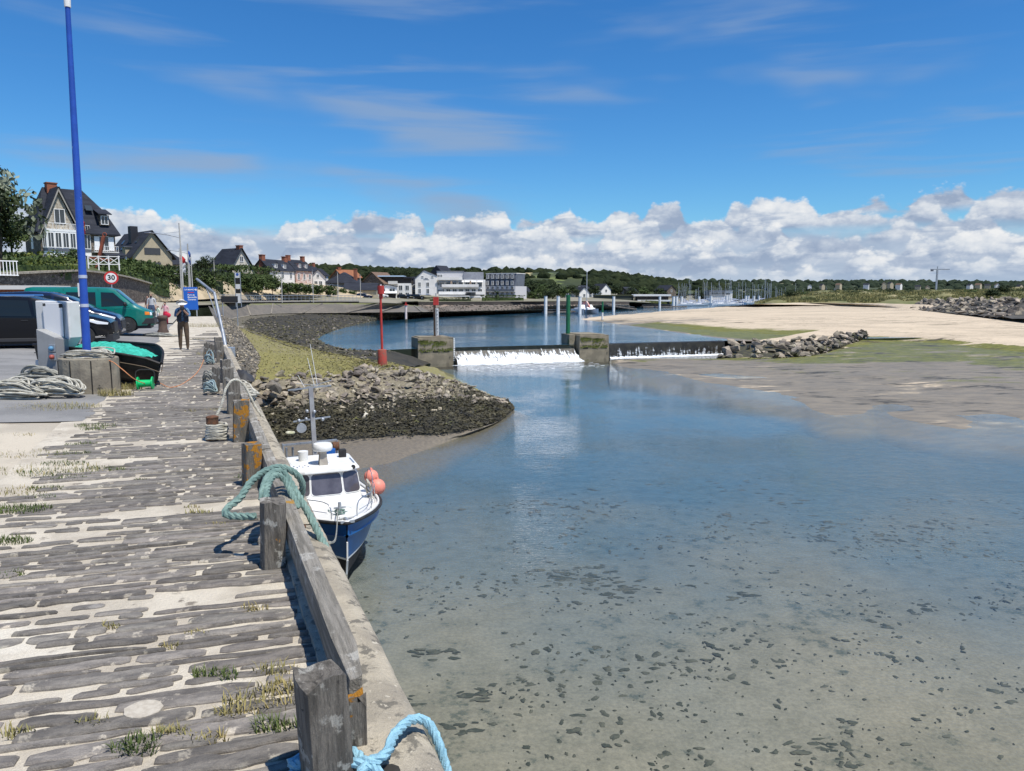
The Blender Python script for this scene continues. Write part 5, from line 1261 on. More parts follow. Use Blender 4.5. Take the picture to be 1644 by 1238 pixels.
# mooring lines to the quay
for i, (a, b, sag, lb) in enumerate(((q(9.9, .05, .03), (-3.4, -1.0, 1.6), .15, 'thin pale mooring line from the rail to the wheelhouse'), (q(8.7, .05, .03), (-2.9, -1.0, 1.5), .1, 'thin dark mooring line from the rail to the wheelhouse'), (q(5.9, -.05, .02), (-.75, -.06, 1.55), .3, 'dark bow line led up to the coping'))):
    B = Matrix.Rotation(R(-67.4), 4, 'Z') @ Vector(b)+bowP
    pts = [a.lerp(B, k/10)-Vector((0, 0, sag*math.sin(math.pi*k/10))) for k in range(11)]
    tag(MB().tube(pts, .014, 5).build('mooring_line', M_rwhite if i == 0 else M_rgrey, smooth=True), lb, 'rope')

# ================================================================== things on the quay
def ground_z(P): return qz(sp_of(P)[1])
def stand(px, py, D=None):
    """a point on the quay or car park seen at this pixel"""
    P = gz(px, py, 0)
    for _ in range(4): P = gz(px, py, ground_z(P))
    return P
BK = gz(134, 631, .05)
cb = BK+Vector((-.12, .45, 0))
blk = empty('concrete_block', (cb.x, cb.y, .04), 0, 'round concrete block with board marks carrying the blue mast', 'concrete base')
mb = MB(); n = 18
ring = [(.53*math.cos(2*math.pi*i/n), .46*math.sin(2*math.pi*i/n)) for i in range(n)]
mb.prism([(x, y, -.05) for x, y in ring], (0, 0, .69)).build('block', mat('board_concrete', (.30, .265, .20), (.20, .175, .135), 2., .95, .8, 12., layers=[((.06, .055, .045), 5., .63, .05)], grain=.1), blk, bevel=.02)
for i in range(n): 
    x, y = ring[i]
    if y < .2 and i % 2: MB().box(x*1.002-.008, y*1.002-.008, -.03, x*1.002+.008, y*1.002+.008, .6).build('board_joint', mat('joint_dark'), blk)
M_mast = mat('mast_blue', (.022, .085, .42), (.018, .07, .35), 4., .42, layers=[((.3, .36, .45), 6., .68, .04)])
mp = (cb.x-.02, cb.y, .68)
ms = empty('blue_mast', mp, 0, 'tall blue painted steel mast rising from the round concrete block', 'mast')
tilt = .045
MB().tube([(0, 0, -.05), (tilt, 0, 3.2), (tilt*2, 0, 6.35)], [.074, .062, .042], 20).build('pole', M_mast, ms, smooth=True)
for z in (.98, 1.52): MB().lathe([(.068, z-.03), (.076, z-.03), (.075, z+.03), (.066, z+.03)], 20, (tilt*z/3.2, 0, 0)).build('band', mat('band_pale', (.42, .46, .55), rough=.6), ms)
MB().cyl((tilt*2, 0, 6.33), (tilt*2.05, 0, 6.52), .055, .06, 14).build('cap', M_wht, ms, smooth=True); MB().box(-.02, -.03, 1.15, .03, .0, 1.4).build('chip', M_wht, ms, loc=(-.04, -.02, 0))
MB().lathe([(.14, -.02), (.14, .03), (.09, .035)], 16).build('foot_flange', M_mast, ms)
heap('rope_heap', (cb.x+.05, cb.y-.05, .68), .40, .34, .16, 16, .014, M_rwhite, 'pale rope flung round the foot of the blue mast', 'rope coil', 23)
# service pillar
sp_ = at(72, 560, 14.9); sp_ = Vector((sp_.x, 14.9, .1))
pl = empty('service_pillar', sp_, R(-14), 'grey metal electricity and water pillar with a white cabinet behind', 'service pillar')
M_gmet = mat('grey_metal', (.34, .34, .33), (.28, .28, .27), 2., .5, layers=[((.2, .19, .17), 3., .66, .1)]); M_cab = mat('cabinet_white', (.66, .66, .64), (.58, .58, .55), 1.5, .5)
MB().prism([(-.20, 0, -.1), (.26, 0, -.1), (.26, 0, .92), (-.18, 0, 1.08)], (0, .22, 0)).build('pedestal', M_gmet, pl, bevel=.01)
MB().prism([(.26, .002, -.1), (.36, .10, -.1), (.36, .10, .88), (.26, .002, .92)], (-.02, .15, 0)).build('side_panel', mat('grey_metal_side', (.22, .22, .22), rough=.5), pl, bevel=.005)
MB().prism([(-.40, .26, .62), (-.20, .24, .60), (.24, .24, .70), (.34, .30, .9), (.34, .30, 1.62), (-.43, .26, 1.64), (-.43, .26, .66)], (0, .30, 0)).build('cabinet', M_cab, pl, bevel=.02)
MB().prism([(-.19, -.01+.24, .98), (.26, .23, .90), (.27, .23, 1.59), (-.2, .23, 1.6)], (0, -.02, 0)).build('cabinet_door', mat('cabinet_front', (.76, .76, .75), rough=.45), pl, bevel=.008)
for i, z in enumerate((.55, .72)):
    s_ = MB().box(.12, -.03, z-.09, .27, .0, z+.06).build('socket_box', M_gal, pl, bevel=.01); MB().ball((.20, -.05, z-.02), .05, n=10, m=6).build('cover', mat('socket_red', (.35, .08, .06), rough=.5) if i == 0 else mat('socket_blue', (.1, .25, .4), rough=.5), s_, smooth=True)
MB().box(.20, .21, 1.5, .27, .235, 1.58).build('hinge', M_blk, pl); MB().box(-.19, .21, 1.53, -.12, .235, 1.59).build('hinge', M_blk, pl)
wb = MB().box(-.2, -.15, 0, .2, .15, .42, .02, .02).build('fish_box', M_cab, loc=gz(62, 612, .05)+Vector((0, .35, 0)), bevel=.01); tag(wb, 'small white box standing behind the pale rope coils', 'box')
# dinghy
dg_ = stand(250, 622); dn = empty('rowing_dinghy', dg_+Vector((0, .1, .02)), R(-28), 'black tarred rowing dinghy heaped with green net beside the concrete block', 'dinghy')
LD = 2.9
mb = MB(); rows = []
for i in range(19):
    t_ = i/18; b = .78*(1-(1-min(1, t_/.5))**2.2)*(1-.12*max(0, t_-.6))+.015; s_ = .46+.28*min(1, t_/.32)**.55+.05*t_; x = -LD*t_
    rk = .12*(1-min(1, t_/.3))
    rows.append([(x+rk, b, s_), (x+rk*.8, b*.97, s_-.06), (x+rk*.3, b*.93, s_*.62), (x, b*.74, s_*.28), (x-.04, b*.35, .06), (x-.05, 0, .02)])
for sg in (1, -1):
    b0 = len(mb.v); mb.v += [(x, y*sg, z) for r_ in rows for x, y, z in r_]
    for i in range(18):
        for j in range(5): a = b0+i*6+j; mb.f.append((a, a+1, a+7, a+6)); mb.mi.append(0)
    mb.f.append(tuple(range(b0+18*6, b0+19*6))); mb.mi.append(0)
M_tar = mat('black_tar', (.010, .009, .009), (.02, .018, .017), 4, .6, .3)
mb.build('hull', M_tar, dn, smooth=True)
for sg in (1, -1): MB().tube([(r_[0][0], r_[0][1]*sg, r_[0][2]) for r_ in rows], .028, 8).build('gunwale', M_tar, dn, smooth=True)
for sg in (1, -1): MB().tube([(r_[1][0], r_[1][1]*sg*1.0+.012*sg, r_[1][2]-.11) for r_ in rows], .009, 6).build('strake', mat('strake_wood', (.16, .12, .08), rough=.8), dn, smooth=True)
MB().box(-1.3, -.7, .42, -1.05, .7, .46).build('thwart', mat('rust_dark'), dn)
nt_ = MB().grid(lambda u, v: Vector((-.35-2.4*u, (v-.5)*.98*(1-.6*abs(u-.5)), .58+.26*math.sin(math.pi*u)**.6*math.sin(math.pi*v)**.6+.05*fbm(u*6, v*5, 3)+.02*fbm(u*20, v*20, 4))), 44, 18).build('fishing_net', mat('net_green', (.03, .34, .25), (.05, .50, .38), 14., .9, 1., 60.), smooth=True, fixn=False)
nt_.location = dn.location; nt_.rotation_euler = dn.rotation_euler; tag(nt_, 'bright sea green fishing net heaped in the black dinghy', 'fishing net')
fl = empty('cable_reel', stand(234, 626), R(15), 'bright green plastic reel lying in the grass before the dinghy', 'reel')
M_reel = mat('reel_green', (.0, .50, .16), (.0, .40, .12), 3, .5)
MB().cyl((-.13, 0, .13), (.13, 0, .13), .07, n=12).build('drum', M_reel, fl, smooth=True)
for x in (-.13, .13): MB().cyl((x-.012, 0, .13), (x+.012, 0, .13), .13, n=16).build('flange', M_reel, fl)
MB().tube(smooth_path([(-.16, 0, .13), (-.16, .02, .36), (0, .02, .40), (.16, .02, .36), (.16, 0, .13)], 4), .012, 6).build('handle', M_blk, fl, smooth=True)
# iron bollard
bo = empty('bollard', stand(262, 534), 0, 'rusty brown cast iron mooring bollard past the dinghy', 'bollard')
MB().lathe([(.26, -.05), (.25, .08), (.20, .16), (.185, .5), (.19, .62), (.235, .66), (.24, .74), (.20, .80), (.04, .83)], 18).build('column', mat('rust_brown', (.10, .065, .05), (.07, .048, .038), 5, .8, .4), bo, smooth=True)
heap('rope_heap', stand(258, 540)+Vector((.1, -.3, 0)), .65, .3, .14, 12, .028, M_rgrey, 'dirty rope coil at the foot of the iron bollard', 'rope coil', 31)
# info panel with lettering
def text(body, size, m, parent, loc, rot, name='lettering', align='CENTER', ext=.002, bold=0.):
    cu = bpy.data.curves.new(name, 'FONT'); cu.body = body; cu.size = size; cu.align_x = align; cu.align_y = 'CENTER'; cu.extrude = ext; cu.offset = bold; cu.resolution_u = 2
    o = bpy.data.objects.new(name, cu); COL.objects.link(o); dg = bpy.context.evaluated_depsgraph_get()
    me = bpy.data.meshes.new_from_object(o.evaluated_get(dg)); bpy.data.objects.remove(o); bpy.data.curves.remove(cu)
    me.materials.clear(); me.materials.append(m); return link(name, me, parent, loc, rot)
ip = q(60, 1.6, .05); iv = at(307.5, 503, 60); ip = Vector((iv.x, 60, .12))
inf = empty('information_panel', ip, R(22), 'tall blue harbour information panel with white lettering', 'information panel')
M_pblue = mat('panel_blue', (.012, .10, .42), rough=.4)
MB().box(-.52, -.06, .42, .52, .06, 2.22).build('panel', M_pblue, inf, bevel=.02)
for x in (-.4, .4): MB().box(x-.04, -.04, -.1, x+.04, .04, .42).build('foot', M_gal, inf)
for body, sz, z, x, al in (('LA MANCHE', .155, 2.02, -.42, 'LEFT'), ('Port de', .17, 1.60, -.22, 'LEFT'), ('Barneville', .17, 1.42, -.22, 'LEFT'), ('Carteret', .17, 1.24, -.22, 'LEFT')):
    text(body, sz, M_wht, inf, (x, -.063, z), (R(90), 0, 0), align=al, bold=.004)
MB().box(-.2, -.066, 1.77, .26, -.06, 1.83).build('red_line', mat('sign_red', (.5, .03, .03), rough=.5), inf)
MB().prism([(.36, -.062, 1.96), (.48, -.062, 1.96), (.42, -.062, 2.12)], (0, -.004, 0)).build('emblem', M_wht, inf)
# road sign 30
sg_ = at(178.5, 446, 40); sz0 = .25
rs = empty('speed_sign', (sg_.x, 40, sz0), R(30), 'round red bordered speed limit sign reading 30', 'road sign')
h_ = sg_.z-sz0
MB().cyl((0, .05, -.1), (0, .05, h_+.3), .03, n=8).build('post', M_gal, rs)
MB().cyl((0, 0, h_), (0, .02, h_), .345, n=32).build('disc', mat('sign_red'), rs); MB().cyl((0, -.006, h_), (0, .0, h_), .255, n=32).build('white_field', M_wht, rs)
text('30', .36, mat('black_paint'), rs, (0, -.009, h_), (R(90), 0, 0), bold=.012)

# ---- vehicles
M_tyre = mat('tyre', (.018, .018, .019), (.03, .03, .03), 8, .85); M_rim = mat('rim', (.42, .43, .45), rough=.3, metal=.8); M_rimb = mat('steel_rim_black', (.03, .03, .03), rough=.5)
M_cglass = mat('car_glass', (.012, .016, .016), rough=.03, spec=.5); M_trim = mat('car_trim', (.02, .02, .022), rough=.6); M_chrome = mat('chrome', (.8, .8, .8), rough=.12, metal=1.); M_lamp = mat('headlamp', (.75, .77, .8), rough=.1, spec=.8); M_orange = mat('indicator', (.8, .22, .02), rough=.3)
def interp(tab, x):
    for (x0, y0), (x1, y1) in zip(tab, tab[1:]):
        if x <= x1: return y0+(y1-y0)*max(0, (x-x0))/(x1-x0)
    return tab[-1][1]
def car(name, label, cat, P, rz, top, belt, W, wheels, wr, paint, sill=.30, tumble=.22, wins=(), screen=(), nose=.25, tail=.14, rim=None, lights=(), extra=None, handles=(), lines=(), mirror=None):
    L = top[-1][0]; e = empty(name, P, rz, label, cat)
    def plan(x):
        f = 1-.22*max(0, 1-(L-x)/nose/3)**2.2 if x > L-nose*3 else 1
        if x < tail*3: f = 1-.14*max(0, 1-x/tail/3)**2.2
        return W/2*f
    def w_at(x, z):
        t_, b = interp(top, x), interp(belt, x); p_ = plan(x)
        if z <= b: return p_*(1-.05*((b-z)/max(.1, b-sill))**2 - (.03 if z < sill+.1 else 0))
        return p_*(1-tumble*((z-b)/max(.05, 1.15*(max(t_, b+.08)-b)))**1.25)
    def arch(x):
        z = sill
        for xw in wheels:
            r_ = wr*1.16
            if abs(x-xw) < r_: z = max(z, wr*.98+math.sqrt(r_*r_-(x-xw)**2))
        return z
    xs = sorted(set([round(L*i/44, 3) for i in range(45)]+[round(xw+wr*1.16*c_, 3) for xw in wheels for c_ in (-1, -.97, -.85, -.6, -.3, 0, .3, .6, .85, .97, 1)]+[round(x, 3) for x, _ in top]))
    xs = [x for x in xs if 0 <= x <= L]
    mb = MB(); K = 11
    for x in xs:
        t_, b = interp(top, x), interp(belt, x); b = min(b, t_-.06); a = min(arch(x), b-.05)
        zs = [a, a+(b-a)*.25, a+(b-a)*.6, b-.04, b, b+(t_-b)*.4, b+(t_-b)*.8]
        ring = [(x, w_at(x, z), z) for z in zs]
        wl = ring[-1][1]; ring += [(x, wl*.93, t_-.028), (x, wl*.75, t_-.008), (x, wl*.4, t_), (x, 0, t_+.003)]
        mb.v += ring
    n = len(xs); mb.v += [(x, -y, z) for x, y, z in mb.v]
    for o_ in (0, n*K):
        for i in range(n-1):
            for j in range(K-1): a = o_+i*K+j; mb.f.append((a, a+1, a+K+1, a+K)); mb.mi.append(0)
    for i in (0, n-1):
        mb.f.append(tuple(i*K+j for j in range(K))+tuple(n*K+i*K+j for j in range(K-2, -1, -1))); mb.mi.append(0)
    mb.build('body', paint, e, smooth=True)
    MB().box(.12, -W*.42, sill-.12, L-.12, W*.42, sill+.25).build('underbody', M_trim, e)
    for xw in wheels:
        MB().box(xw-wr*1.2, -W*.44, sill, xw+wr*1.2, W*.44, wr*2.1).build('wheel_well', M_trim, e)
        for sy in (1, -1):
            wl = MB().lathe([(wr*.62, -.11), (wr*.96, -.105), (wr, -.07), (wr, .07), (wr*.96, .105), (wr*.62, .11)], 28).build('wheel', M_tyre, e, smooth=True, loc=(xw, sy*(W/2-.115), wr), rot=(R(90), 0, 0))
            rb = MB().lathe([(.02, .0), (wr*.62, 0)], 20)
            rm = MB(); k = 5 if rim is not M_rimb else 1
            if k == 5:
                for i in range(10): a = 2*math.pi*i/10; rm.bar((0, 0, 0), (math.cos(a)*wr*.6, math.sin(a)*wr*.6, 0), .05, .03)
                rm.tube([(math.cos(2*math.pi*i/24)*wr*.62, math.sin(2*math.pi*i/24)*wr*.62, 0) for i in range(24)], .02, 6, closed=True)
            else: rm.lathe([(.02, .03), (.09, .03), (.14, 0), (wr*.6, -.02), (wr*.64, .02)], 24)
            rm.build('rim', rim or M_rim, wl, loc=(0, 0, -sy*-.10*-1 if False else (.10 if sy < 0 else -.10)))
            MB().cyl((0, 0, -.01), (0, 0, .01), wr*.6, n=20).build('brake_disc', M_trim, wl, loc=(0, 0, (.06 if sy < 0 else -.06)))
    def side_poly(poly, off, m, nm, dens_=6):
        for sy in (1, -1):
            pts = []
            for (x0, z0), (x1, z1) in zip(poly, poly[1:]+poly[:1]):
                for k in range(dens_): t_ = k/dens_; pts.append((x0+(x1-x0)*t_, z0+(z1-z0)*t_))
            c_ = (sum(p[0] for p in pts)/len(pts), sum(p[1] for p in pts)/len(pts))
            rings = []
            for f in (1, .66, .33): rings.append([(c_[0]+(x-c_[0])*f, c_[1]+(z-c_[1])*f) for x, z in pts])
            vs = [(x, sy*(w_at(x, z)+off), z) for r_ in rings for x, z in r_]+[(c_[0], sy*(w_at(*c_)+off), c_[1])]; k = len(pts)
            fs = [(a*k+i, a*k+(i+1) % k, (a+1)*k+(i+1) % k, (a+1)*k+i) for a in (0, 1) for i in range(k)]+[(2*k+i, 2*k+(i+1) % k, 3*k) for i in range(k)]
            MB().add(vs, fs).build(nm, m, e, smooth=True)
    for poly in wins: side_poly(poly, .006, M_cglass, 'window')
    for (x0, x1, f0, f1, nm) in screen:      # windscreen or rear window on the sloping top
        def fs_(u, v):
            x = x0+(x1-x0)*v; t_ = interp(top, x); wl = w_at(x, interp(belt, x)+(t_-interp(belt, x))*.8) if t_ > interp(belt, x)+.1 else plan(x)*.92
            y = (u-.5)*2*wl*(f0+(f1-f0)*v); return (x+.004, y, t_+.012-.028*min(1, (abs(y)/wl)**3))
        MB().grid(fs_, 10, 8).build(nm, M_cglass, e, smooth=True, fixn=False)
    for (poly, m, nm) in lights: side_poly(poly, .012, m, nm, 4)
    for (x, z) in handles:
        for sy in (1, -1): MB().box(x-.09, sy*(w_at(x, z)+.002)-.012, z-.015, x+.09, sy*(w_at(x, z)+.002)+.022, z+.015).build('door_handle', M_trim, e)
    for poly in lines:
        for sy in (1, -1): MB().tube([(x, sy*(w_at(x, z)+.001), z) for x, z in poly], .006, 4).build('door_gap', M_trim, e)
    if mirror:
        for sy in (1, -1): MB().ball((mirror[0], sy*(W/2+.10), mirror[1]), .12, (.6, 1, .8), 10, 6).bar((mirror[0], sy*(W/2-.08), mirror[1]-.06), (mirror[0], sy*(W/2+.1), mirror[1]-.03), .06, .04).build('mirror', M_trim, e, smooth=True)
    for (x0, y0, z0, x1, y1, z1, m, nm) in (extra or ()): MB().box(x0, y0, z0, x1, y1, z1, .02, .02).build(nm, m, e, bevel=.015)
    return e
M_pblack = mat('paint_black', (.006, .007, .010), rough=.2, spec=.25, coat=.2); M_pnavy = mat('paint_navy', (.006, .012, .042), rough=.22, spec=.4, coat=.5); M_pteal = mat('paint_teal', (.0, .155, .125), (.0, .14, .115), 2, .35, spec=.4, coat=.5)
HA = math.atan2(.36, .93)
def nose_at(px, D, z, Lc): P = at(px, 500, D); return Vector((P.x-math.cos(HA)*Lc, P.y-math.sin(HA)*Lc, z))
car('parked_car', 'black SUV parked nearest the blue mast, seen from its side', 'car', nose_at(184, 24.6, .16, 4.7), HA,
    [(0, .95), (.06, 1.12), (.35, 1.50), (.8, 1.62), (1.7, 1.66), (2.5, 1.63), (2.95, 1.50), (3.72, 1.10), (4.2, 1.01), (4.55, .90), (4.67, .78), (4.70, .5)],
    [(0, .80), (.5, 1.04), (2.6, .98), (3.5, .96), (4.7, .80)], 1.9, (.98, 3.85), .365, M_pblack, .28, .22,
    wins=([(.45, 1.10), (.75, 1.47), (1.55, 1.53), (1.6, 1.04)], [(1.68, 1.04), (1.64, 1.53), (2.45, 1.50), (2.55, 1.02)], [(2.63, 1.02), (2.56, 1.48), (2.78, 1.44), (3.28, 1.05)]),
    screen=((2.92, 3.62, .90, .95, 'windscreen'), (.07, .35, .8, .75, 'rear_window')),
    lights=(([(4.02, .86), (4.12, .90), (4.6, .80), (4.58, .74), (4.3, .76)], M_lamp, 'headlight'), ([(4.2, .33), (4.6, .33), (4.6, .38), (4.2, .38)], M_chrome, 'trim_strip')),
    handles=((1.35, .92), (2.35, .90)), lines=([(1.62, .4), (1.64, 1.02)], [(2.6, .4), (2.6, 1.0)], [(3.36, .45), (3.36, .95)]), mirror=(3.08, 1.06),
    extra=[(4.66, -.45, .48, 4.74, .45, .82, M_trim, 'grille'), (.8, -.93, .25, 4.0, .93, .36, M_trim, 'sill_trim'), (4.5, -.8, .2, 4.72, .8, .42, M_trim, 'lower_bumper'), (.9, -.70, 1.63, 2.6, -.66, 1.69, M_chrome, 'roof_rail'), (.9, .66, 1.63, 2.6, .70, 1.69, M_chrome, 'roof_rail')])
car('parked_car', 'dark blue car parked between the black SUV and green van', 'car', nose_at(197, 27.4, .22, 4.5), HA,
    [(0, .95), (.05, 1.15), (.35, 1.55), (.9, 1.70), (1.8, 1.74), (2.4, 1.70), (2.9, 1.55), (3.7, 1.10), (4.1, 1.0), (4.35, .9), (4.47, .75), (4.5, .5)],
    [(0, .85), (.5, 1.08), (2.6, 1.0), (3.4, .97), (4.5, .80)], 1.82, (.85, 3.6), .33, M_pnavy, .28, .2,
    wins=([(.4, 1.15), (.7, 1.55), (1.5, 1.6), (1.55, 1.08)], [(1.62, 1.08), (1.6, 1.6), (2.4, 1.58), (2.5, 1.05)], [(2.58, 1.05), (2.5, 1.56), (2.75, 1.5), (3.3, 1.06)]),
    screen=((2.85, 3.62, .9, .95, 'windscreen'),), lights=(([(3.75, .84), (3.9, .95), (4.35, .82), (4.3, .72)], M_lamp, 'headlight'),), handles=((1.3, .95), (2.3, .93)), mirror=(3.0, 1.1),
    extra=[(4.46, -.5, .4, 4.53, .5, .7, M_trim, 'grille'), (4.3, -.75, .2, 4.5, .75, .4, M_trim, 'lower_bumper')])
car('van', 'teal green van with black bumper parked beyond the two dark cars', 'van', nose_at(248, 33.0, .2, 4.75), HA,
    [(0, 1.0), (.02, 1.75), (.10, 1.90), (.3, 1.94), (2.4, 1.94), (3.1, 1.92), (3.35, 1.85), (4.02, 1.22), (4.1, 1.16), (4.62, .92), (4.72, .80), (4.75, .45)],
    [(0, 1.08), (3.4, 1.05), (4.1, 1.03), (4.75, .80)], 1.84, (.85, 3.75), .33, M_pteal, .30, .12,
    wins=([(.3, 1.14), (.3, 1.72), (1.35, 1.72), (1.35, 1.14)], [(1.55, 1.14), (1.55, 1.72), (2.62, 1.72), (2.62, 1.14)], [(2.82, 1.12), (2.82, 1.72), (3.28, 1.70), (3.82, 1.16)]),
    screen=((3.4, 4.0, .92, .95, 'windscreen'),), lights=(([(4.44, .76), (4.44, .90), (4.60, .88), (4.62, .76)], M_orange, 'indicator'), ([(4.63, .74), (4.63, .88), (4.70, .84), (4.71, .74)], M_lamp, 'headlight')),
    handles=((2.52, 1.0), (2.92, 1.0)), lines=([(2.72, .4), (2.72, 1.86)], [(3.9, .98), (3.9, 1.1)], [(1.46, .4), (1.46, 1.86)], [(3.35, .5), (3.3, 1.0), (3.86, 1.1)]), mirror=(3.72, 1.22), rim=M_rimb,
    extra=[(4.3, -.86, .38, 4.80, .86, .62, M_trim, 'front_bumper'), (-.06, -.86, .38, .1, .86, .6, M_trim, 'rear_bumper'), (4.7, -.6, .68, 4.765, .6, .86, M_trim, 'grille')])

# ---- people
M_skin = mat('skin', (.42, .25, .18), rough=.6); M_hair = mat('hair_dark', (.025, .018, .014), rough=.8)
def person(label, P, rz, h, cols, arms=0, lean=0., head_down=0., child=False, extras=None, group=None):
    """one skinned body: cols = upper, lower, shoes; arms 0 hanging, 1 both hands to the face, 2 one hand raised"""
    k = h/1.75; hs = 1.18 if child else 1.
    J, E, RAD, PART = [], [], [], []
    def add(p, r, par, part):
        J.append(Vector((p[0], p[1]+max(0, p[2]-.95)*lean, p[2]))*k); RAD.append(r*k); PART.append(part)
        if par is not None: E.append((par, len(J)-1))
        return len(J)-1
    pel = add((0, 0, .96), .145, None, 1); ab = add((0, 0, 1.12), .14, pel, 0); ch = add((0, .0, 1.32), .16, ab, 0); nb = add((0, .0, 1.45), .075, ch, 0)
    nk = add((0, .02+.04*head_down, 1.50), .052, nb, 2); hd = add((0, .05+.10*head_down, 1.60-.02*head_down), .078*hs, nk, 2); hm = add((0, .055+.16*head_down, 1.66-.05*head_down), .080*hs, hd, 2); add((0, .04+.17*head_down, 1.72-.06*head_down), .06*hs, hm, 2)
    add((0, .135+.20*head_down, 1.60-.06*head_down), .014, hd, 2)
    for s_ in (1, -1):
        hip = add((.09*s_, 0, .90), .115, pel, 1); kn = add((.11*s_, .03, .50), .08, hip, 1); an = add((.12*s_, -.01, .11), .058, kn, 1); ft = add((.11*s_, .02, .055), .045, an, 3); add((.125*s_, .17, .035), .035, ft, 3)
        sh = add((.175*s_, 0, 1.41), .07, nb, 0)
        if arms == 1: el_, wr_, dr = (.24*s_, .06, 1.17), (.07*s_, .27, 1.36), Vector((-.35*s_, .45, .7))
        elif arms == 2 and s_ == 1: el_, wr_, dr = (.27, .08, 1.20), (.15, .20, 1.45), Vector((-.3, .2, .9))
        else: el_, wr_, dr = (.235*s_, -.02, 1.13), (.24*s_, .07, .90), Vector((0, .12, -1))
        e1 = add(el_, .044, sh, 0); w1 = add(wr_, .030, e1, 2); dr.normalize()
        wv = Vector(wr_); pal = add(tuple(wv+dr*.05), .034, w1, 2); side = dr.cross(Vector((s_, .3, 0))).normalized()
        for f in range(4):
            o_ = side*(.024*(f-1.5)); ln = (.075, .085, .08, .062)[f]
            a_ = add(tuple(wv+dr*.085+o_), .0115, pal, 2); b_ = add(tuple(wv+dr*(.085+ln*.55)+o_), .0095, a_, 2); add(tuple(wv+dr*(.085+ln)+o_*.9+Vector((-.015*s_, 0, 0))), .008, b_, 2)
        th = add(tuple(wv+dr*.045+side*.045), .0115, pal, 2); add(tuple(wv+dr*.085+side*.062), .009, th, 2)
    me = bpy.data.meshes.new('person'); me.from_pydata([tuple(v) for v in J], E, []); o = bpy.data.objects.new('person', me); COL.objects.link(o)
    sk = o.modifiers.new('skin', 'SKIN'); o.modifiers.new('sub', 'SUBSURF').levels = 1
    for i, v in enumerate(me.skin_vertices[0].data): v.radius = (RAD[i], RAD[i]*(.78 if PART[i] in (0, 1) and i < 4 else 1)); v.use_root = (i == 0)
    sk.use_smooth_shade = True; bpy.context.view_layer.update()
    m2 = bpy.data.meshes.new_from_object(o.evaluated_get(bpy.context.evaluated_depsgraph_get())); o.modifiers.clear(); o.data = m2; bpy.data.meshes.remove(me)
    m2.materials.clear()
    for m_ in cols+[M_skin]: m2.materials.append(m_)
    idx = {0: 0, 1: 1, 3: 2, 2: 3}
    for p in m2.polygons:
        c_ = p.center; best = 9e9; bi = 0
        for (a, b) in E:
            ab_ = J[b]-J[a]; t_ = max(0, min(1, (c_-J[a]).dot(ab_)/max(1e-9, ab_.length_squared))); d = (c_-J[a]-ab_*t_).length-RAD[a]*.6
            if d < best: best = d; bi = PART[b] if t_ > .35 else PART[a]
        p.material_index = idx[bi]
    o.location = P; o.rotation_euler = (0, 0, rz); tag(o, label, 'person', group)
    for s_ in (1, -1): MB().ball((.032*s_*k, (.118+.19*head_down)*k, (1.635-.06*head_down)*k), .010*k, n=6, m=4).build('eye', M_hair, o)
    MB().box(-.022*k, (.112+.2*head_down)*k, (1.565-.05*head_down)*k, .022*k, (.127+.2*head_down)*k, (1.572-.05*head_down)*k).build('mouth', mat('lips', (.3, .1, .09)), o)
    return o, k
M_plaid = mat('plaid_shirt', (.16, .30, .48), (.03, .06, .13), 16., .9); M_vest = mat('dark_vest', (.018, .022, .032), (.03, .035, .05), 6, .9); M_brown = mat('brown_trousers', (.10, .068, .042), (.065, .045, .03), 5, .9); M_boot = mat('boots', (.05, .032, .02), rough=.8); M_cotton = mat('white_cotton', (.72, .70, .66), (.62, .6, .56), 8, .9)
pm_, k = person('person in white bucket hat and dark vest bent over a camera', stand(296, 561), R(203), 1.66, [M_plaid, M_brown, M_boot], arms=1, lean=.16, head_down=1.0)
off = lambda z: max(0, z-.95)*.16
def at_b(x, y, z): return Vector((x, y+off(z), z))*k
hat = MB().tube([at_b(0, .195, 1.655), at_b(0, .20, 1.648), at_b(0, .20, 1.672), at_b(0, .185, 1.745), at_b(0, .18, 1.765)], [.185*k, .18*k, .108*k, .095*k, .05*k], 20).build('bucket_hat', M_cotton, pm_, smooth=True)
MB().tube([at_b(0, .20, 1.672), at_b(0, .195, 1.70)], [.110*k, .106*k], 20).build('hat_band', mat('band_grey', (.3, .3, .3)), hat)
vs_ = MB()
for sgn in (1, -1): vs_.grid(lambda u, v, sgn=sgn: at_b(sgn*(.035+.16*math.sin(u*2.6)), .155-.29*u+.02*math.sin(v*4), .98+.44*v), 8, 8)
vs_.build('vest', M_vest, pm_, smooth=True, fixn=False)
MB().box(-.07*k, .46*k, 1.40*k, .07*k, .53*k, 1.50*k).cyl((0, .53*k, 1.45*k), (0, .60*k, 1.44*k), .035*k, n=10).build('camera', M_trim, pm_)
M_grey_tee = mat('grey_tee', (.45, .46, .47), (.38, .39, .40), 6, .9); M_jean = mat('jeans', (.06, .09, .15), (.04, .06, .11), 6, .9); M_pink = mat('pink_top', (.62, .36, .38), (.55, .3, .33), 8, .9); M_redb = mat('red_bag', (.5, .015, .05), rough=.7); M_mint = mat('mint_top', (.40, .58, .36), (.6, .65, .55), 9, .9)
def fam(px, D): P = at(px, 500, D); return Vector((P.x, D, ground_z(P)+.08))
b_, k = person('bearded person in a grey T-shirt standing behind the van bonnet', fam(244, 46), R(200), 1.72, [M_grey_tee, M_jean, M_boot])
MB().ball((0, .11*k, 1.555*k), .062*k, (1, .7, 1.35), 10, 6).build('beard', M_hair, b_, smooth=True); MB().ball((0, .03*k, 1.66*k), .095*k, (1, 1, .6), 10, 6).build('hair', M_hair, b_, smooth=True)
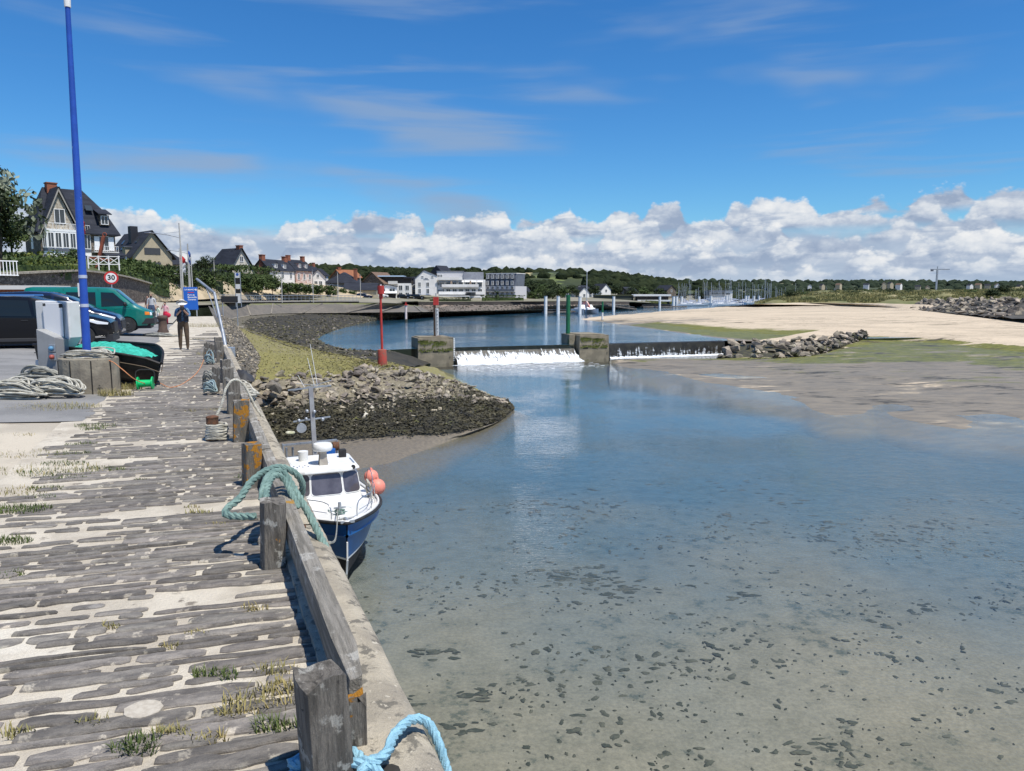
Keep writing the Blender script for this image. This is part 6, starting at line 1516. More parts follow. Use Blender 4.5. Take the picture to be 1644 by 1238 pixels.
b_, k = person('small child in a mint green top near the van bumper', fam(254, 44.5), R(150), 1.02, [M_mint, M_cotton, M_boot], child=True, arms=2)
MB().ball((0, .02*k, 1.665*k), .11*k, (1, 1, .75), 10, 6).build('hair', mat('hair_brown', (.12, .06, .03)), b_, smooth=True)
b_, k = person('dark haired child in a pale pink top standing behind the bollard', fam(265.5, 43), R(190), 1.28, [M_pink, M_redb, M_boot], child=True, arms=2)
MB().ball((0, .02*k, 1.665*k), .105*k, (1, 1.05, .8), 10, 6).build('hair', M_hair, b_, smooth=True)
bg_ = MB().ball((0, 0, 0), .2, (1, .5, .75), 12, 8).build('bag', M_redb, loc=fam(268.5, 42.8)+Vector((0, 0, .55)), smooth=True); tag(bg_, 'bright red shoulder bag carried by the pink child', 'bag')
b_, k = person('second adult standing half hidden behind the bearded person', fam(239, 47), R(170), 1.6, [mat('brown_top', (.22, .13, .10)), M_jean, M_boot])
MB().ball((0, .02*k, 1.66*k), .1*k, (1, 1, .8), 10, 6).build('hair', M_hair, b_, smooth=True)
# ================================================================== vegetation and buildings
M_leaf = mat('foliage', (.034, .060, .014), (.075, .105, .028), .9, .75, layers=[((.02, .032, .010), .5, .55, .12)], spec=.3)
M_leafd = mat('foliage_dark', (.020, .036, .012), (.045, .062, .020), .9, .8, layers=[((.012, .02, .008), .5, .55, .12)], spec=.3)
M_leafy = mat('foliage_bright', (.085, .115, .018), (.15, .17, .035), 1.2, .75, layers=[((.05, .08, .016), .6, .5, .15)], spec=.3)
M_leafs = mat('foliage_silver', (.13, .16, .11), (.24, .27, .20), 1.4, .7, layers=[((.07, .09, .05), .9, .52, .1)], spec=.3)
M_bark = mat('bark', (.09, .07, .05), (.05, .04, .03), 3, .95, .8, 8.)
def leaf_quads(mb, c, rad, n, size, rr, flat=1., shell=.55):
    for _ in range(n):
        d = Vector((rr.gauss(0, 1), rr.gauss(0, 1), rr.gauss(0, 1))).normalized(); r_ = rad*(shell+(1-shell)*rr.random())
        p = c+Vector((d.x*r_, d.y*r_, d.z*r_*flat))
        nn = (d*.8+Vector((rr.uniform(-1, 1), rr.uniform(-1, 1), rr.uniform(-.4, 1)))).normalized(); a = nn.orthogonal().normalized(); b = nn.cross(a)
        an = rr.uniform(0, 6.28); a, b = a*math.cos(an)+b*math.sin(an), b*math.cos(an)-a*math.sin(an); s_ = size*rr.uniform(.6, 1.3)
        mb.add([p-a*s_, p+b*s_*.55, p+a*s_, p-b*s_*.55], [(0, 1, 2, 3)])
def crown_mesh(name, m, seed, nclump=34, per=46, cl=.34, size=.10, shape=(1, 1, 1), box=False):
    """a crown of unit radius"""
    rr = random.Random(seed); mb = MB()
    for _ in range(nclump):
        if box: c = Vector((rr.uniform(-.8, .8), rr.uniform(-.8, .8), rr.uniform(-.8, .8)))
        else:
            d = Vector((rr.gauss(0, 1), rr.gauss(0, 1), rr.gauss(0, 1))).normalized(); c = d*(rr.random()**.45)*.78*(1+.25*fbm(d.x*2+seed, d.y*2, d.z*2))
        c = Vector((c.x*shape[0], c.y*shape[1], c.z*shape[2]))
        leaf_quads(mb, c, cl*rr.uniform(.6, 1.15), per, size, rr, .8)
    return mb.mesh(name, m)
CR = {k: [crown_mesh('crown_'+k, m, s_+i*11, *a) for i in range(2)] for k, m, s_, a in (('round', M_leaf, 1, (34, 46, .34, .085)), ('dark', M_leafd, 5, (36, 46, .36, .085)), ('bright', M_leafy, 9, (34, 40, .33, .085)), ('silver', M_leafs, 13, (46, 46, .26, .06)))}
CR['trim'] = [crown_mesh('crown_trim', M_leaf, 70+i, 40, 44, .42, .11, (.85, .85, .8), True) for i in range(2)]
CR['pine'] = [crown_mesh('crown_pine', M_leafd, 90+i, 26, 44, .30, .07, (1.15, 1.15, .8)) for i in range(2)]
def tree(name, label, P, r, h, style, group=None, tr=.05, squash=1., trunk=True, cat='tree', crown0=None):
    """h: full height; the crown fills the top"""
    e = empty(name, P, rnd.uniform(0, 6), label, cat, group)
    zc = h-r*squash if crown0 is None else crown0
    if trunk:
        mb = MB().tube([(0, 0, -.3), (.03*h, 0, zc*.5), (0, .02*h, zc)], [tr*h*.5, tr*h*.38, tr*h*.2], 7)
        for k in range(4):
            a = k*1.6+rnd.random(); mb.tube([(0, 0, zc*.55+.1*k), (math.cos(a)*r*.4, math.sin(a)*r*.4, zc), (math.cos(a)*r*.7, math.sin(a)*r*.7, zc+r*.35)], [tr*h*.2, tr*h*.12, .02], 5)
        mb.build('trunk', M_bark, e)
    o = link('crown', CR[style][rnd.randrange(2)], e, (0, 0, zc)); o.scale = (r, r, r*squash)
    return e
def tree_px(px, ytop, ybase, D, wpx, style, label, name='tree', group=None, **kw):
    b, t_ = at(px, ybase, D), at(px, ytop, D); h = t_.z-b.z; r = wpx/2*D/FPX
    return tree(name, label, b, r, h, style, group, squash=min(1.6, kw.pop('sq', .9)), **kw)
def hedge_mesh(L, w, h, m, seed, size=.12, dens_=26, wob=.25):
    rr = random.Random(seed); mb = MB(); n = int(min(9000, (L*(w+2*h))*.34/(size*size)))
    for _ in range(n):
        u = rr.random()*L; f = rr.randrange(4); a, b = rr.uniform(-.5, .5), rr.random()
        hh = h*(1+wob*fbm(u*.5, seed, 1)); ww = w*(1+wob*fbm(u*.6, seed, 9))
        if f < 2: p = Vector((u, a*ww, hh*(1-.12*rr.random())))
        else: p = Vector((u, ww*(.5 if f == 2 else -.5)*(1-.15*rr.random()), b*hh))
        if rr.random() < .2: p.y *= .6
        leaf_quads(mb, p, .12, 1, size, rr)
    mb.box(.4, -w*.22, -.3, L-.4, w*.22, h*.6)
    return mb
def hedge(name, label, A, B, w, h, m, seed, cat='hedge', group=None, size=.14, kind=None):
    A, B = Vector(A), Vector(B); d = B-A; L = math.hypot(d.x, d.y)
    mb = hedge_mesh(L, w, h, m, seed, size)
    k = d.z/L; mb.v = [(x, y, z+k*x) for x, y, z in mb.v]
    o = mb.build(name, m, loc=A, rot=(0, 0, math.atan2(d.y, d.x)), fixn=False); tag(o, label, cat, group, kind); return o
M_slateroof = mat('slate_roof', (.034, .038, .050), (.024, .027, .036), .8, .85, .5, 8., stretch=(.5, .5, 3), layers=[((.055, .055, .06), 1.4, .62, .08)], grain=.1, spec=.15); M_tile = mat('tile_roof', (.30, .12, .055), (.24, .095, .045), 1.5, .85, .5, 8.); M_browntile = mat('brown_tile_roof', (.17, .11, .075), (.13, .085, .06), 1.5, .85, .5, 8.)
M_render = mat('white_render', (.78, .76, .72), (.70, .68, .64), .5, .85); M_cream = mat('cream_render', (.46, .40, .28), (.40, .345, .24), .6, .9, .3, 10.); M_rubst = mat('rubble_stone_wall', (.20, .165, .125), (.11, .09, .07), 2.8, .95, .9, 6., layers=[((.28, .24, .19), 3.6, .62, .06)], cells=(3.2, (.07, .06, .05)))
M_brick = mat('brick', (.30, .11, .06), (.22, .08, .05), 4, .9, .4); M_frame = mat('window_frame', (.80, .80, .78), rough=.5); M_pane = mat('window_glass', (.045, .055, .06), rough=.08, spec=.7); M_zinc = mat('zinc', (.17, .185, .21), (.13, .14, .165), .6, .45, metal=.3); M_dkwood = mat('dark_cladding', (.045, .038, .035), rough=.8); M_gut = mat('fascia', (.62, .6, .55), rough=.7)
WINCACHE = {}
def window_at(parent, pos, nrm_rz, w, h, fm=None, nx=2, depth=.09):
    """window part (frame) with its panes as sub-parts; outward normal is -y turned by nrm_rz"""
    key = (round(w, 2), round(h, 2), fm.name if fm else '', nx)
    if key not in WINCACHE:
        t_ = .09; f = MB(); f.box(-w/2-t_, -depth, -t_, w/2+t_, .02, 0).box(-w/2-t_, -depth, h, w/2+t_, .02, h+t_).box(-w/2-t_, -depth, 0, -w/2, .02, h).box(w/2, -depth, 0, w/2+t_, .02, h)
        for i in range(1, nx): x = -w/2+w*i/nx; f.box(x-.035, -depth*.8, 0, x+.035, .0, h)
        p = MB().box(-w/2, -.035, 0, w/2, .01, h)
        WINCACHE[key] = (f.mesh('window', fm or M_frame), p.mesh('pane', M_pane))
    a, b = WINCACHE[key]; o = link('window', a, parent, pos, (0, 0, nrm_rz)); link('pane', b, o); return o
def house(name, label, P, rz, w, l, eave, ridge, wallm, roofm, wins=(), chim=(), hip0=0., hip1=0., group=None, over=.4, base=-3., sidem=None, dormers=(), cat='house', kick=0., fm=None):
    e = empty(name, P, rz, label, cat, group); k = (ridge-eave)/(w/2)
    MB().add([(-w/2, 0, base), (w/2, 0, base), (w/2, l, base), (-w/2, l, base), (-w/2, 0, eave), (w/2, 0, eave), (w/2, l, eave), (-w/2, l, eave), (0, hip0, ridge-.05-(0 if hip0 == 0 else .02)), (0, l-hip1, ridge-.05)],
              [(3, 2, 1, 0), (0, 1, 5, 8, 4), (1, 2, 6, 5), (2, 3, 7, 9, 6), (3, 0, 4, 7), (4, 8, 9, 7), (5, 6, 9, 8)]).build('wall', wallm, e)
    if sidem:
        MB().box(w/2, .02, base, w/2+.06, l-.02, eave-.02).build('facade', sidem, e)
    o_, z0 = over, eave-over*k; t_ = .14
    def roofpts(dz): return [(-w/2-o_, -o_, z0+dz), (w/2+o_, -o_, z0+dz), (w/2+o_, l+o_, z0+dz), (-w/2-o_, l+o_, z0+dz), (0, hip0-(o_ if hip0 == 0 else 0), ridge+dz), (0, l-hip1+(o_ if hip1 == 0 else 0), ridge+dz)]
    a, b = roofpts(0.02), roofpts(t_); fs = [(0, 4, 5, 3), (1, 2, 5, 4)]+([(0, 1, 4)] if hip0 else [])+([(2, 3, 5)] if hip1 else [])
    r_ = MB().add(a+b, [f[::-1] for f in fs]+[tuple(i+6 for i in f) for f in fs])
    edges = [(0, 4), (4, 1), (1, 2), (2, 5), (5, 3), (3, 0)]
    if hip0: edges = [(0, 1)]+edges[2:]
    if hip1: edges = [x for x in edges if x not in ((2, 5), (5, 3))]+[(2, 3)]
    for i, j in edges: r_.add([a[i], a[j], b[j], b[i]], [(0, 1, 2, 3)])
    rf = r_.build('roof', roofm, e)
    for (x, y, top, s_) in chim:
        c_ = MB().box(x-s_*.5, y-s_*.8, eave, x+s_*.5, y+s_*.8, top).box(x-s_*.6, y-s_*.9, top, x+s_*.6, y+s_*.9, top+.14).build('chimney', M_brick, rf)
    for (f, u, z, ww, wh) in wins:
        if f == 'f': window_at(e, (u, -.01, z), 0, ww, wh, fm)
        elif f == 'r': window_at(e, (w/2+(.065 if sidem else .01), u, z), R(90), ww, wh, fm)
        elif f == 'l': window_at(e, (-w/2-.01, u, z), R(-90), ww, wh, fm)
    for (side, y, z, dw, dh) in dormers:
        s_ = 1 if side == 'r' else -1; xo = s_*(w/2-(z-eave)/k+.05) if k else 0
        xi = s_*max(.1, abs(xo)-dh/k-.3)
        d_ = MB().box(min(xo, xi), y-dw/2, z, max(xo, xi), y+dw/2, z+dh).build('dormer', wallm if sidem is None else sidem, e)
        MB().prism([(xo+s_*.2, y-dw/2-.15, z+dh), (xo+s_*.2, y+dw/2+.15, z+dh), (xo+s_*.2, y, z+dh+.45)], (xi-xo-s_*.2, 0, 0)).build('dormer_roof', roofm, d_)
        window_at(e, (xo+s_*.01, y, z+.15), R(90*s_), dw*.6, dh*.8)
    return e
def sl(pt, z=None): return pt

# --- stone retaining wall, terrace and hedges on the left
RWt = [at(-140, 446, 50), at(-20, 441, 53), at(30, 439.5, 56), at(80, 437, 61), at(129, 435.5, 67), at(172, 440, 77), at(205, 446, 86), at(240, 456, 97)]
rw = resample(RWt, 48)
wl_ = MB().grid(lambda u, v: Vector((rw[int(u*48+.5)].x, rw[int(u*48+.5)].y-.5*(1-v)+.015*fbm(u*60, v*6, 2), -.3+(rw[int(u*48+.5)].z+.3)*v)), 48, 10)
b_ = wl_.build('retaining_wall', M_rubst, smooth=True, fixn=False); tag(b_, 'tall dark rubble stone retaining wall behind the parked vehicles', 'stone wall')
cop = MB()
for i in range(48): cop.bar(rw[i]+Vector((0, .1, .06)), rw[i+1]+Vector((0, .1, .06)), .55, .16)
cop.build('wall_cap', M_conc, b_)
TER = Loft([[p+Vector((0, .15, -.05)) for p in RWt], [at(-160, 436, 66), at(0, 430, 70), at(70, 424, 78), at(130, 424, 86), at(180, 430, 96), at(215, 438, 106), at(250, 450, 116)],
            [at(-200, 414, 110), at(0, 414, 112), at(70, 412, 116), at(140, 414, 124), at(200, 424, 136), at(250, 440, 145), at(300, 455, 150)],
            [at(-200, 405, 190), at(0, 405, 190), at(100, 405, 190), at(200, 418, 200), at(300, 440, 210), at(380, 447, 215), at(420, 450, 220)]], 40, 5)
M_turf = mat('terrace_turf', (.10, .12, .035), (.07, .085, .03), .3, .95, .4, 4.)
TER.build('terrace', M_turf, .15, 3.)
BANK = Loft([[at(238, 484, 99), at(262, 484, 108), at(300, 482, 118), at(340, 480, 128), at(400, 481, 158), at(470, 481.5, 172), at(560, 481, 178), at(580, 480, 182)],
             [at(238, 470, 101), at(262, 468, 111), at(300, 465, 122), at(340, 464, 132), at(400, 468, 163), at(470, 470, 177), at(540, 472, 184), at(585, 476, 190)],
             [at(236, 455, 106), at(262, 453, 116), at(300, 452, 128), at(340, 452, 140), at(400, 455, 172), at(470, 458, 188), at(540, 463, 196), at(600, 474, 205)],
             [at(232, 448, 130), at(262, 446, 140), at(300, 446, 150), at(340, 447, 160), at(400, 450, 195), at(470, 452, 210), at(540, 460, 220), at(620, 473, 235)]], 60, 5)
M_sandbank = mat('sandy_slope', (.50, .40, .26), (.36, .29, .18), .5, .95, .5, 6., layers=[((.10, .12, .04), .35, .60, .1)])
BANK.build('sandy_bank', M_sandbank, .12, 2.)
hedge('clipped_hedge', 'long bright green hedge topping the stone wall left of the mast', at(-80, 434, 60), at(66, 430, 71), 2.2, 1.35, M_leafy, 3, size=.2)
hedge('ivy', 'dull green creeper hanging over the stone wall left of the mast', at(30, 445, 57.6)+Vector((0, -.5, 0)), at(120, 444, 65.6)+Vector((0, -.5, 0)), 1.0, 1.5, M_leaf, 5, cat='creeper', size=.15)
hedge('clipped_hedge', 'yellow green clipped hedge just behind the mast', at(62, 437, 66), at(128, 440, 70), 1.8, 1.25, M_leafy, 6, size=.18)
hedge('shrubbery', 'dark green hedge right of the anchor along the road bend', at(166, 444, 82), at(208, 452, 95), 3.0, 1.7, M_leaf, 7, size=.2)
hedge('shrubbery', 'tall dark green hedge under the beige gable above the road bend', at(206, 462, 97), at(264, 474, 112), 4.0, 3.6, M_leaf, 17, size=.22)
hedge('shrubbery', 'dense dark shrubs behind the street lamp foot', at(240, 470, 114), at(352, 474, 138), 4.5, 4.2, M_leafd, 8, size=.28)
hedge('shrubbery', 'pale green shrubs above the road bend, under the beige gable', at(198, 432, 104), at(262, 444, 122), 4, 1.3, M_leaf, 18, size=.26)
hedge('clipped_hedge', 'long clipped green hedge above the promenade trees', at(350, 455, 150), at(437, 455, 188), 4., 3.6, M_leaf, 9, size=.28)
for px, yt, yb, D, wp_, st_, lb in ((98, 399, 436, 84, 52, 'round', 'round dense shrub under the bay window, left of the mast'), (122, 398, 436, 86, 36, 'round', 'tall shrub just right of the mast before the villa'), (152, 424, 446, 84, 40, 'round', 'low shrub below the white terrace railing'),
                                   (190, 418, 448, 100, 40, 'dark', 'dark bush between anchor and beige gable'), (212, 424, 452, 104, 36, 'round', 'mid green bush below the slate roofed house'),
                                   (232, 420, 470, 112, 40, 'dark', 'tall dark bush under the beige gable end'), (255, 424, 476, 116, 38, 'round', 'leafy bush left of the street lamp foot'), (280, 428, 478, 120, 40, 'dark', 'dark bush right behind the street lamp'), (310, 432, 478, 126, 40, 'round', 'bushy tree behind the blue panel'), (335, 436, 478, 130, 40, 'round', 'bushy tree above the bent pole')):
    tree_px(px, yt, yb, D, wp_, st_, lb, 'shrub', sq=.8, tr=.03, cat='shrub')
# big trees at the left edge
tree_px(-4, 222, 420, 68, 176, 'silver', 'silvery leaved tree at the top left edge beside the villa', 'silver_tree', sq=1.1)
tree_px(0, 296, 425, 64, 100, 'dark', 'dark green tree at the left edge under the silvery tree', 'broadleaf_tree', sq=.9)
tree_px(-22, 300, 425, 64, 90, 'dark', 'dark tree cut by the left frame edge', 'broadleaf_tree', sq=1.0)
tree_px(20, 345, 425, 67, 64, 'round', 'lower rounded tree in front of the stone villa wall', 'broadleaf_tree', sq=.9)
tree_px(262, 392, 440, 150, 32, 'pine', 'spreading dark pine right of the beige gable', 'pine_tree', sq=.7); tree_px(272, 404, 440, 152, 34, 'pine', 'lower pine crown beside the spreading dark pine', 'pine_tree', sq=.7)
tree_px(333, 404, 462, 165, 32, 'pine', 'dark conifer left of the steep hipped slate roof', 'conifer_tree', sq=1.0); tree_px(322, 416, 462, 163, 24, 'dark', 'small dark tree left of the conifer', 'broadleaf_tree', sq=.8)
tree_px(371, 424, 452, 160, 26, 'dark', 'little round topped tree before the steep slate roof', 'broadleaf_tree', sq=.6)
# promenade trees: clipped, in a row
row = [(362, 440, 482, 152, 34), (392, 441, 482, 158, 34), (415, 442, 482, 162, 32), (437, 442, 482, 166, 30), (463, 452, 482, 170, 24), (480, 453, 482, 172, 22), (497, 455, 482, 174, 21), (512, 456, 482, 176, 20), (529, 457, 482, 178, 21)]
wordn = ['first', 'second', 'third', 'fourth', 'fifth', 'sixth', 'seventh', 'eighth', 'last']
for i, (px, yt, yb, D, wp_) in enumerate(row):
    tree_px(px, yt, yb, D, wp_*1.12, 'trim', 'clipped promenade tree, %s of the row counted from the bent pole' % wordn[i], 'clipped_tree', group='clipped trees along the promenade', sq=.78, tr=.035)
for px, yt, yb, D, wp_ in ((548, 462, 480, 190, 26), (565, 464, 480, 192, 22), (536, 466, 482, 186, 20)):
    tree_px(px, yt, yb, D, wp_, 'round', {548: 'loose shrub at the end of the clipped tree row', 565: 'shrub left of the long dark barn roof', 536: 'low shrub on the sandy slope'}[px], 'shrub', sq=.7, tr=.03, cat='shrub')

# --- villas
def slp(p): return Vector((p.x, p.y, p.z))
# big villa with bay window
D0 = 108; c0 = at(67, 413, D0); VZ = R(45)
vl = empty('villa', c0, VZ, 'large steep slate roofed villa with white bay window and balcony', 'villa')
w_, d_, ev, rg = 10.5, 9., 4.4, 11.0
MB().box(0, 0, -3, w_, d_, ev).build('wall', M_rubst, vl)
# main roof, ridge along x, half hipped on the right
rfp = [(-.6, -.6, ev-.5), (w_+.7, -.6, ev-.5), (w_+.7, d_+.6, ev-.5), (-.6, d_+.6, ev-.5), (1.8, d_/2, rg), (w_-3.1, d_/2, rg), (w_-.6, d_/2-2.3, ev+3.2), (w_-.6, d_/2+2.3, ev+3.2)]
rf = MB().add(rfp+[(x, y, z-.18) for x, y, z in rfp], [(0, 1, 6, 5, 4), (1, 2, 7, 6), (6, 7, 5), (2, 3, 4, 5, 7), (3, 0, 4), (0, 8, 9, 1), (1, 9, 10, 2), (2, 10, 11, 3), (3, 11, 8, 0)]).build('roof', M_slateroof, vl)
MB().box(2.2, d_/2-1.2, rg-1.0, 3.6, d_/2+.2, rg+.55).box(2.1, d_/2-1.3, rg+.55, 3.7, d_/2+.3, rg+.7).build('chimney', M_brick, rf)
# front gable
gx, gw2, ga = 2.7, 2.6, 10.6
MB().prism([(gx-gw2+.3, -.35, ev-.4), (gx+gw2-.3, -.35, ev-.4), (gx, -.35, ga-.5)], (0, 3, 0)).build('gable_wall', mat('gable_render', (.50, .46, .38), (.3, .26, .2), 3., .9, layers=[((.16, .12, .09), 5., .58, .05)]), vl)
for s_ in (-1, 1):
    p0, p1_ = Vector((gx, -.95, ga)), Vector((gx+s_*(gw2+.35), -.95, ev-1.0))
    nrm_ = Vector((s_*(ga-ev+1), 0, gw2+.35)).normalized()*.16
    MB().add([p0, p1_, p1_+nrm_, p0+nrm_, p0+Vector((0, 5.2, 0)), p1_+Vector((0, 2.2, 0)), p1_+nrm_+Vector((0, 2.2, 0)), p0+nrm_+Vector((0, 5.2, 0))], [(0, 1, 2, 3), (7, 6, 5, 4), (0, 4, 5, 1), (1, 5, 6, 2), (2, 6, 7, 3), (3, 7, 4, 0)]).build('gable_roof', M_slateroof, vl)
    MB().bar(p0+Vector((0, .12, -.25)), p1_+Vector((0, .12, -.02)), .1, .3).build('bargeboard', mat('bargeboard', (.34, .32, .28), rough=.8), vl)
window_at(vl, (gx, -.38, 5.25), 0, 1.3, 2.0)
# bay, two storeys
bay = [(.3, -.02), (.6, -1.3), (3.6, -1.3), (4.6, -.9), (6.9, -.02)]
MB().prism([(x, y, -.9) for x, y in bay], (0, 0, 1.1)).build('bay_base', M_rubst, vl)
MB().prism([(x, y, 3.9) for x, y in bay], (0, 0, .35)).build('bay_cornice', M_frame, vl); MB().prism([(x*1.0, y*1.08, .95) for x, y in bay], (0, 0, .4)).build('bay_skirt', M_zinc, vl)
MB().prism([(x, y*.96, -2.6) for x, y in bay], (0, 0, 6.5)).build('bay_wall', M_frame, vl)
for (a, b), nn in (((bay[1], bay[2]), 3), ((bay[2], bay[3]), 1), ((bay[3], bay[4]), 2), ((bay[0], bay[1]), 1)):
    ax, ay, bx, by = a[0], a[1]*.96, b[0], b[1]*.96; an = math.atan2(by-ay, bx-ax); L = math.hypot(bx-ax, by-ay)
    for i in range(nn):
        t_ = (i+.5)/nn; px_, py_ = ax+(bx-ax)*t_, ay+(by-ay)*t_
        for z, hh in ((1.55, 2.1), (-2.2, 2.6)): window_at(vl, (px_, py_, z), an, L/nn-.3, hh)
MB().tube([(x, y*1.02, 5.1) for x, y in bay], .04, 6).build('balcony_rail', M_frame, vl)
mb = MB()
for i in range(26):
    t_ = i/25*4; j = min(3, int(t_)); f = t_-j; mb.cyl((bay[j][0]+(bay[j+1][0]-bay[j][0])*f, (bay[j][1]+(bay[j+1][1]-bay[j][1])*f)*1.02, 4.25), (bay[j][0]+(bay[j+1][0]-bay[j][0])*f, (bay[j][1]+(bay[j+1][1]-bay[j][1])*f)*1.02, 5.1), .022, n=5)
o = mb.build('baluster', M_frame, vl); o['kind'] = 'stuff'
for x in (8.2,): window_at(vl, (x+.6, -.02, 1.4), 0, 1.3, 2.1)
for x in (7.75, 9.9): MB().box(x-.35, -.12, 1.35, x+.35, -.02, 3.5).build('shutter', M_frame, vl)
MB().box(7.0, -1.2, .95, 10.6, 0, 1.12).build('balcony', M_gut, vl); MB().bar((7.0, -1.15, 1.95), (10.6, -1.15, 1.95), .06, .06).build('balcony_rail', M_frame, vl)
mb = MB()
for i in range(14): mb.box(7.0+i*.27, -1.17, 1.1, 7.04+i*.27, -1.13, 1.95)
o = mb.build('baluster', M_frame, vl); o['kind'] = 'stuff'
MB().box(8.4, .0, 5.3, 9.8, 2.2, 6.9).build('dormer', M_rubst, vl); window_at(vl, (9.1, -.02, 5.5), 0, .9, 1.2); MB().prism([(8.1, -.5, 6.95), (10.1, -.5, 6.95), (10.1, 2.4, 7.9), (8.1, 2.4, 7.9)], (0, 0, .14)).build('dormer_roof', M_slateroof, vl)
MB().prism([(6.9, 1.35, 7.5), (7.9, 1.35, 7.5), (7.9, 2.1, 8.35), (6.9, 2.1, 8.35)], (0, -.12, .1)).build('skylight', M_pane, rf)
for x, z in ((.9, -1.5), (.9, 1.5)): pass
MB().box(-.08, 4.2, -2.2, .02, 5.4, -.2).build('shutter', M_frame, vl); MB().box(-.08, 4.2, 1.4, .02, 5.2, 3.2).build('shutter', M_frame, vl)
MB().prism([(8.2, -2.6, .4), (11.4, -2.6, .4), (11.4, 0, 1.0), (8.2, 0, 1.0)], (0, 0, .15)).build('porch_roof', M_slateroof, vl)
for x in (8.4, 11.2): MB().box(x-.09, -2.4, -2.8, x+.09, -2.2, .42).build('porch_post', M_frame, vl)
vl.scale = (.94, .94, .94)
# second villa: beige gable with slate roof
c1 = at(246, 428, 128)
v2 = house('villa', 'slate roofed house with beige gable end and dark wide windows', c1, R(46), 6.4, 12, 1.9, 5.9, M_cream, M_slateroof, chim=(), over=.55)
for z, ww in ((2.05, 2.6), (-.35, 2.6)):
    o = MB().box(-ww/2, -.06, z-.05, ww/2, .02, z+1.05).build('shutter', mat('roller_shutter', (.055, .06, .065), rough=.6), v2)
MB().box(-1.75, 4.4, 4.0, -.55, 5.6, 6.9).build('chimney', mat('dark_slate_cladding', (.02, .022, .028), rough=.6), v2)
for y, f in ((2.4, .45), (8.9, .45), (6.9, .72), (9.6, .78), (4.2, .8)):
    x = -3.1*f*1.0; z = 5.9-abs(x)*(4.0/3.1)
    MB().prism([(x-.25, y-.4, z-.15), (x-.25, y+.4, z-.15), (x+.25, y+.4, z+.5), (x+.25, y-.4, z+.5)], (-.12, 0, .1)).build('skylight', M_pane, bpy.data.objects[v2.children[1].name])
MB().box(-3.3, 2.9, 1.4, -2.0, 4.3, 3.2).build('dormer', M_cream, v2); MB().box(-3.5, 2.7, 3.2, -1.6, 4.5, 3.35).build('dormer_roof', M_zinc, v2)
house('house', 'low house with dark hipped roof between beige gable and pine', at(276, 428, 150), R(20), 6, 7, 0.6, 2.6, M_render, M_slateroof, hip0=2.)
# third: steep hipped slate roof with white gable
c3 = at(389, 449, 172)
v3 = house('villa', 'steep dark slate roof with narrow pale gable above the promenade trees', c3, R(52), 7.5, 11., 1.2, 7.0, mat('pale_render', (.58, .54, .46), (.45, .42, .35), 1.), M_slateroof, chim=((0.2, .9, 7.6, .9),), hip1=3.2, wins=(('f', -.9, 1.9, .9, 1.4), ('f', .9, 1.9, .9, 1.4), ('f', 0, 4.1, .8, 1.1), ('f', 1.9, -.9, 1., 1.5)), over=.6, dormers=(('r', 3.2, 2.3, 1.6, 1.5), ('r', 6.2, 2.3, 1.6, 1.5)))
# row of seaside houses
def rowhouse(px, y, D, w, l, ev, rg, lb, wallm, sidem, roofm=M_slateroof, rz=-14, chim=((0, .6, 0, .75),), n=3, group='row of seaside houses', dorm=()):
    P = at(px, y, D); ws = [('r', l*(i+.5)/n, z, .95, 1.5) for i in range(n) for z in (-1.9+0*i, .9) if z+1.6 < ev]
    ch = [(x, yy if yy >= 0 else l+yy, rg+zz+.9, s_) for x, yy, zz, s_ in chim]
    return house('house', lb, P, R(rz), w, l, ev, rg, wallm, roofm, wins=ws, chim=ch, sidem=sidem, group=group, dormers=dorm)
rowhouse(420, 452, 185, 4.6, 11.5, 3.0, 5.4, 'seaside house with brown stone gable, white front and two chimneys', M_rubst, M_render, chim=((0, .6, .1, .9), (0, -.6, .1, .9)), dorm=(('r', 3.4, 3.3, 1.3, 1.2), ('r', 7.4, 3.3, 1.3, 1.2)))
rowhouse(462, 454, 205, 4.8, 9, 3.6, 6.2, 'seaside house with red brick trimmed front and two tall chimneys', M_rubst, mat('brick_white_front', (.66, .60, .54), (.50, .30, .24), 1.4, .9), chim=((0, .6, .2, .8), (0, -.8, .2, .8)), dorm=(('r', 3., 4., 1.3, 1.3), ('r', 6.4, 4., 1.3, 1.3)))
rowhouse(482, 455, 215, 4.6, 8.5, 3.0, 5.0, 'narrow white terraced house right of the brick trimmed one', M_render, M_render, chim=((0, -.6, .1, .6),))
rowhouse(495, 456, 224, 4.6, 8, 2.8, 4.6, 'white terraced house with grey roof, second from the white gable', M_render, M_render, chim=((0, .5, .1, .6),), n=2)
house('house', 'white house whose gable faces the harbour at the end of the row', at(511, 459, 215), R(14), 3.9, 8, 2.6, 4.6, M_render, M_slateroof, wins=(('f', -.6, .2, .8, 1.1), ('f', .7, .2, .8, 1.1), ('f', 0, 2.4, .6, .8)), group='row of seaside houses')
MB().box(-9, 0, -2, 9, .4, .2).build('garden_wall', M_render, loc=at(470, 458, 180), rot=(0, 0, R(60))); tag(bpy.data.objects['garden_wall'], 'white garden wall below the seaside houses', 'wall')
house('house', 'house with an orange tiled roof behind the seaside row', at(541, 452, 250), R(-35), 6, 8, 1.5, 3.8, M_browntile, M_tile, chim=((0, 1, 4.6, .8),))
house('house', 'low pale house with grey hipped roof and curved white gable', at(546, 462, 228), R(-6), 9.5, 8, 1.6, 4.6, mat('pale_grey_render', (.5, .5, .5), (.42, .42, .42), 1.), M_slateroof, hip0=3.5, hip1=2.5, wins=(('f', -2.4, -.4, 1., 1.3), ('f', 2.6, -.4, 1., 1.3)), chim=((3.6, 4, 5.6, .8),))
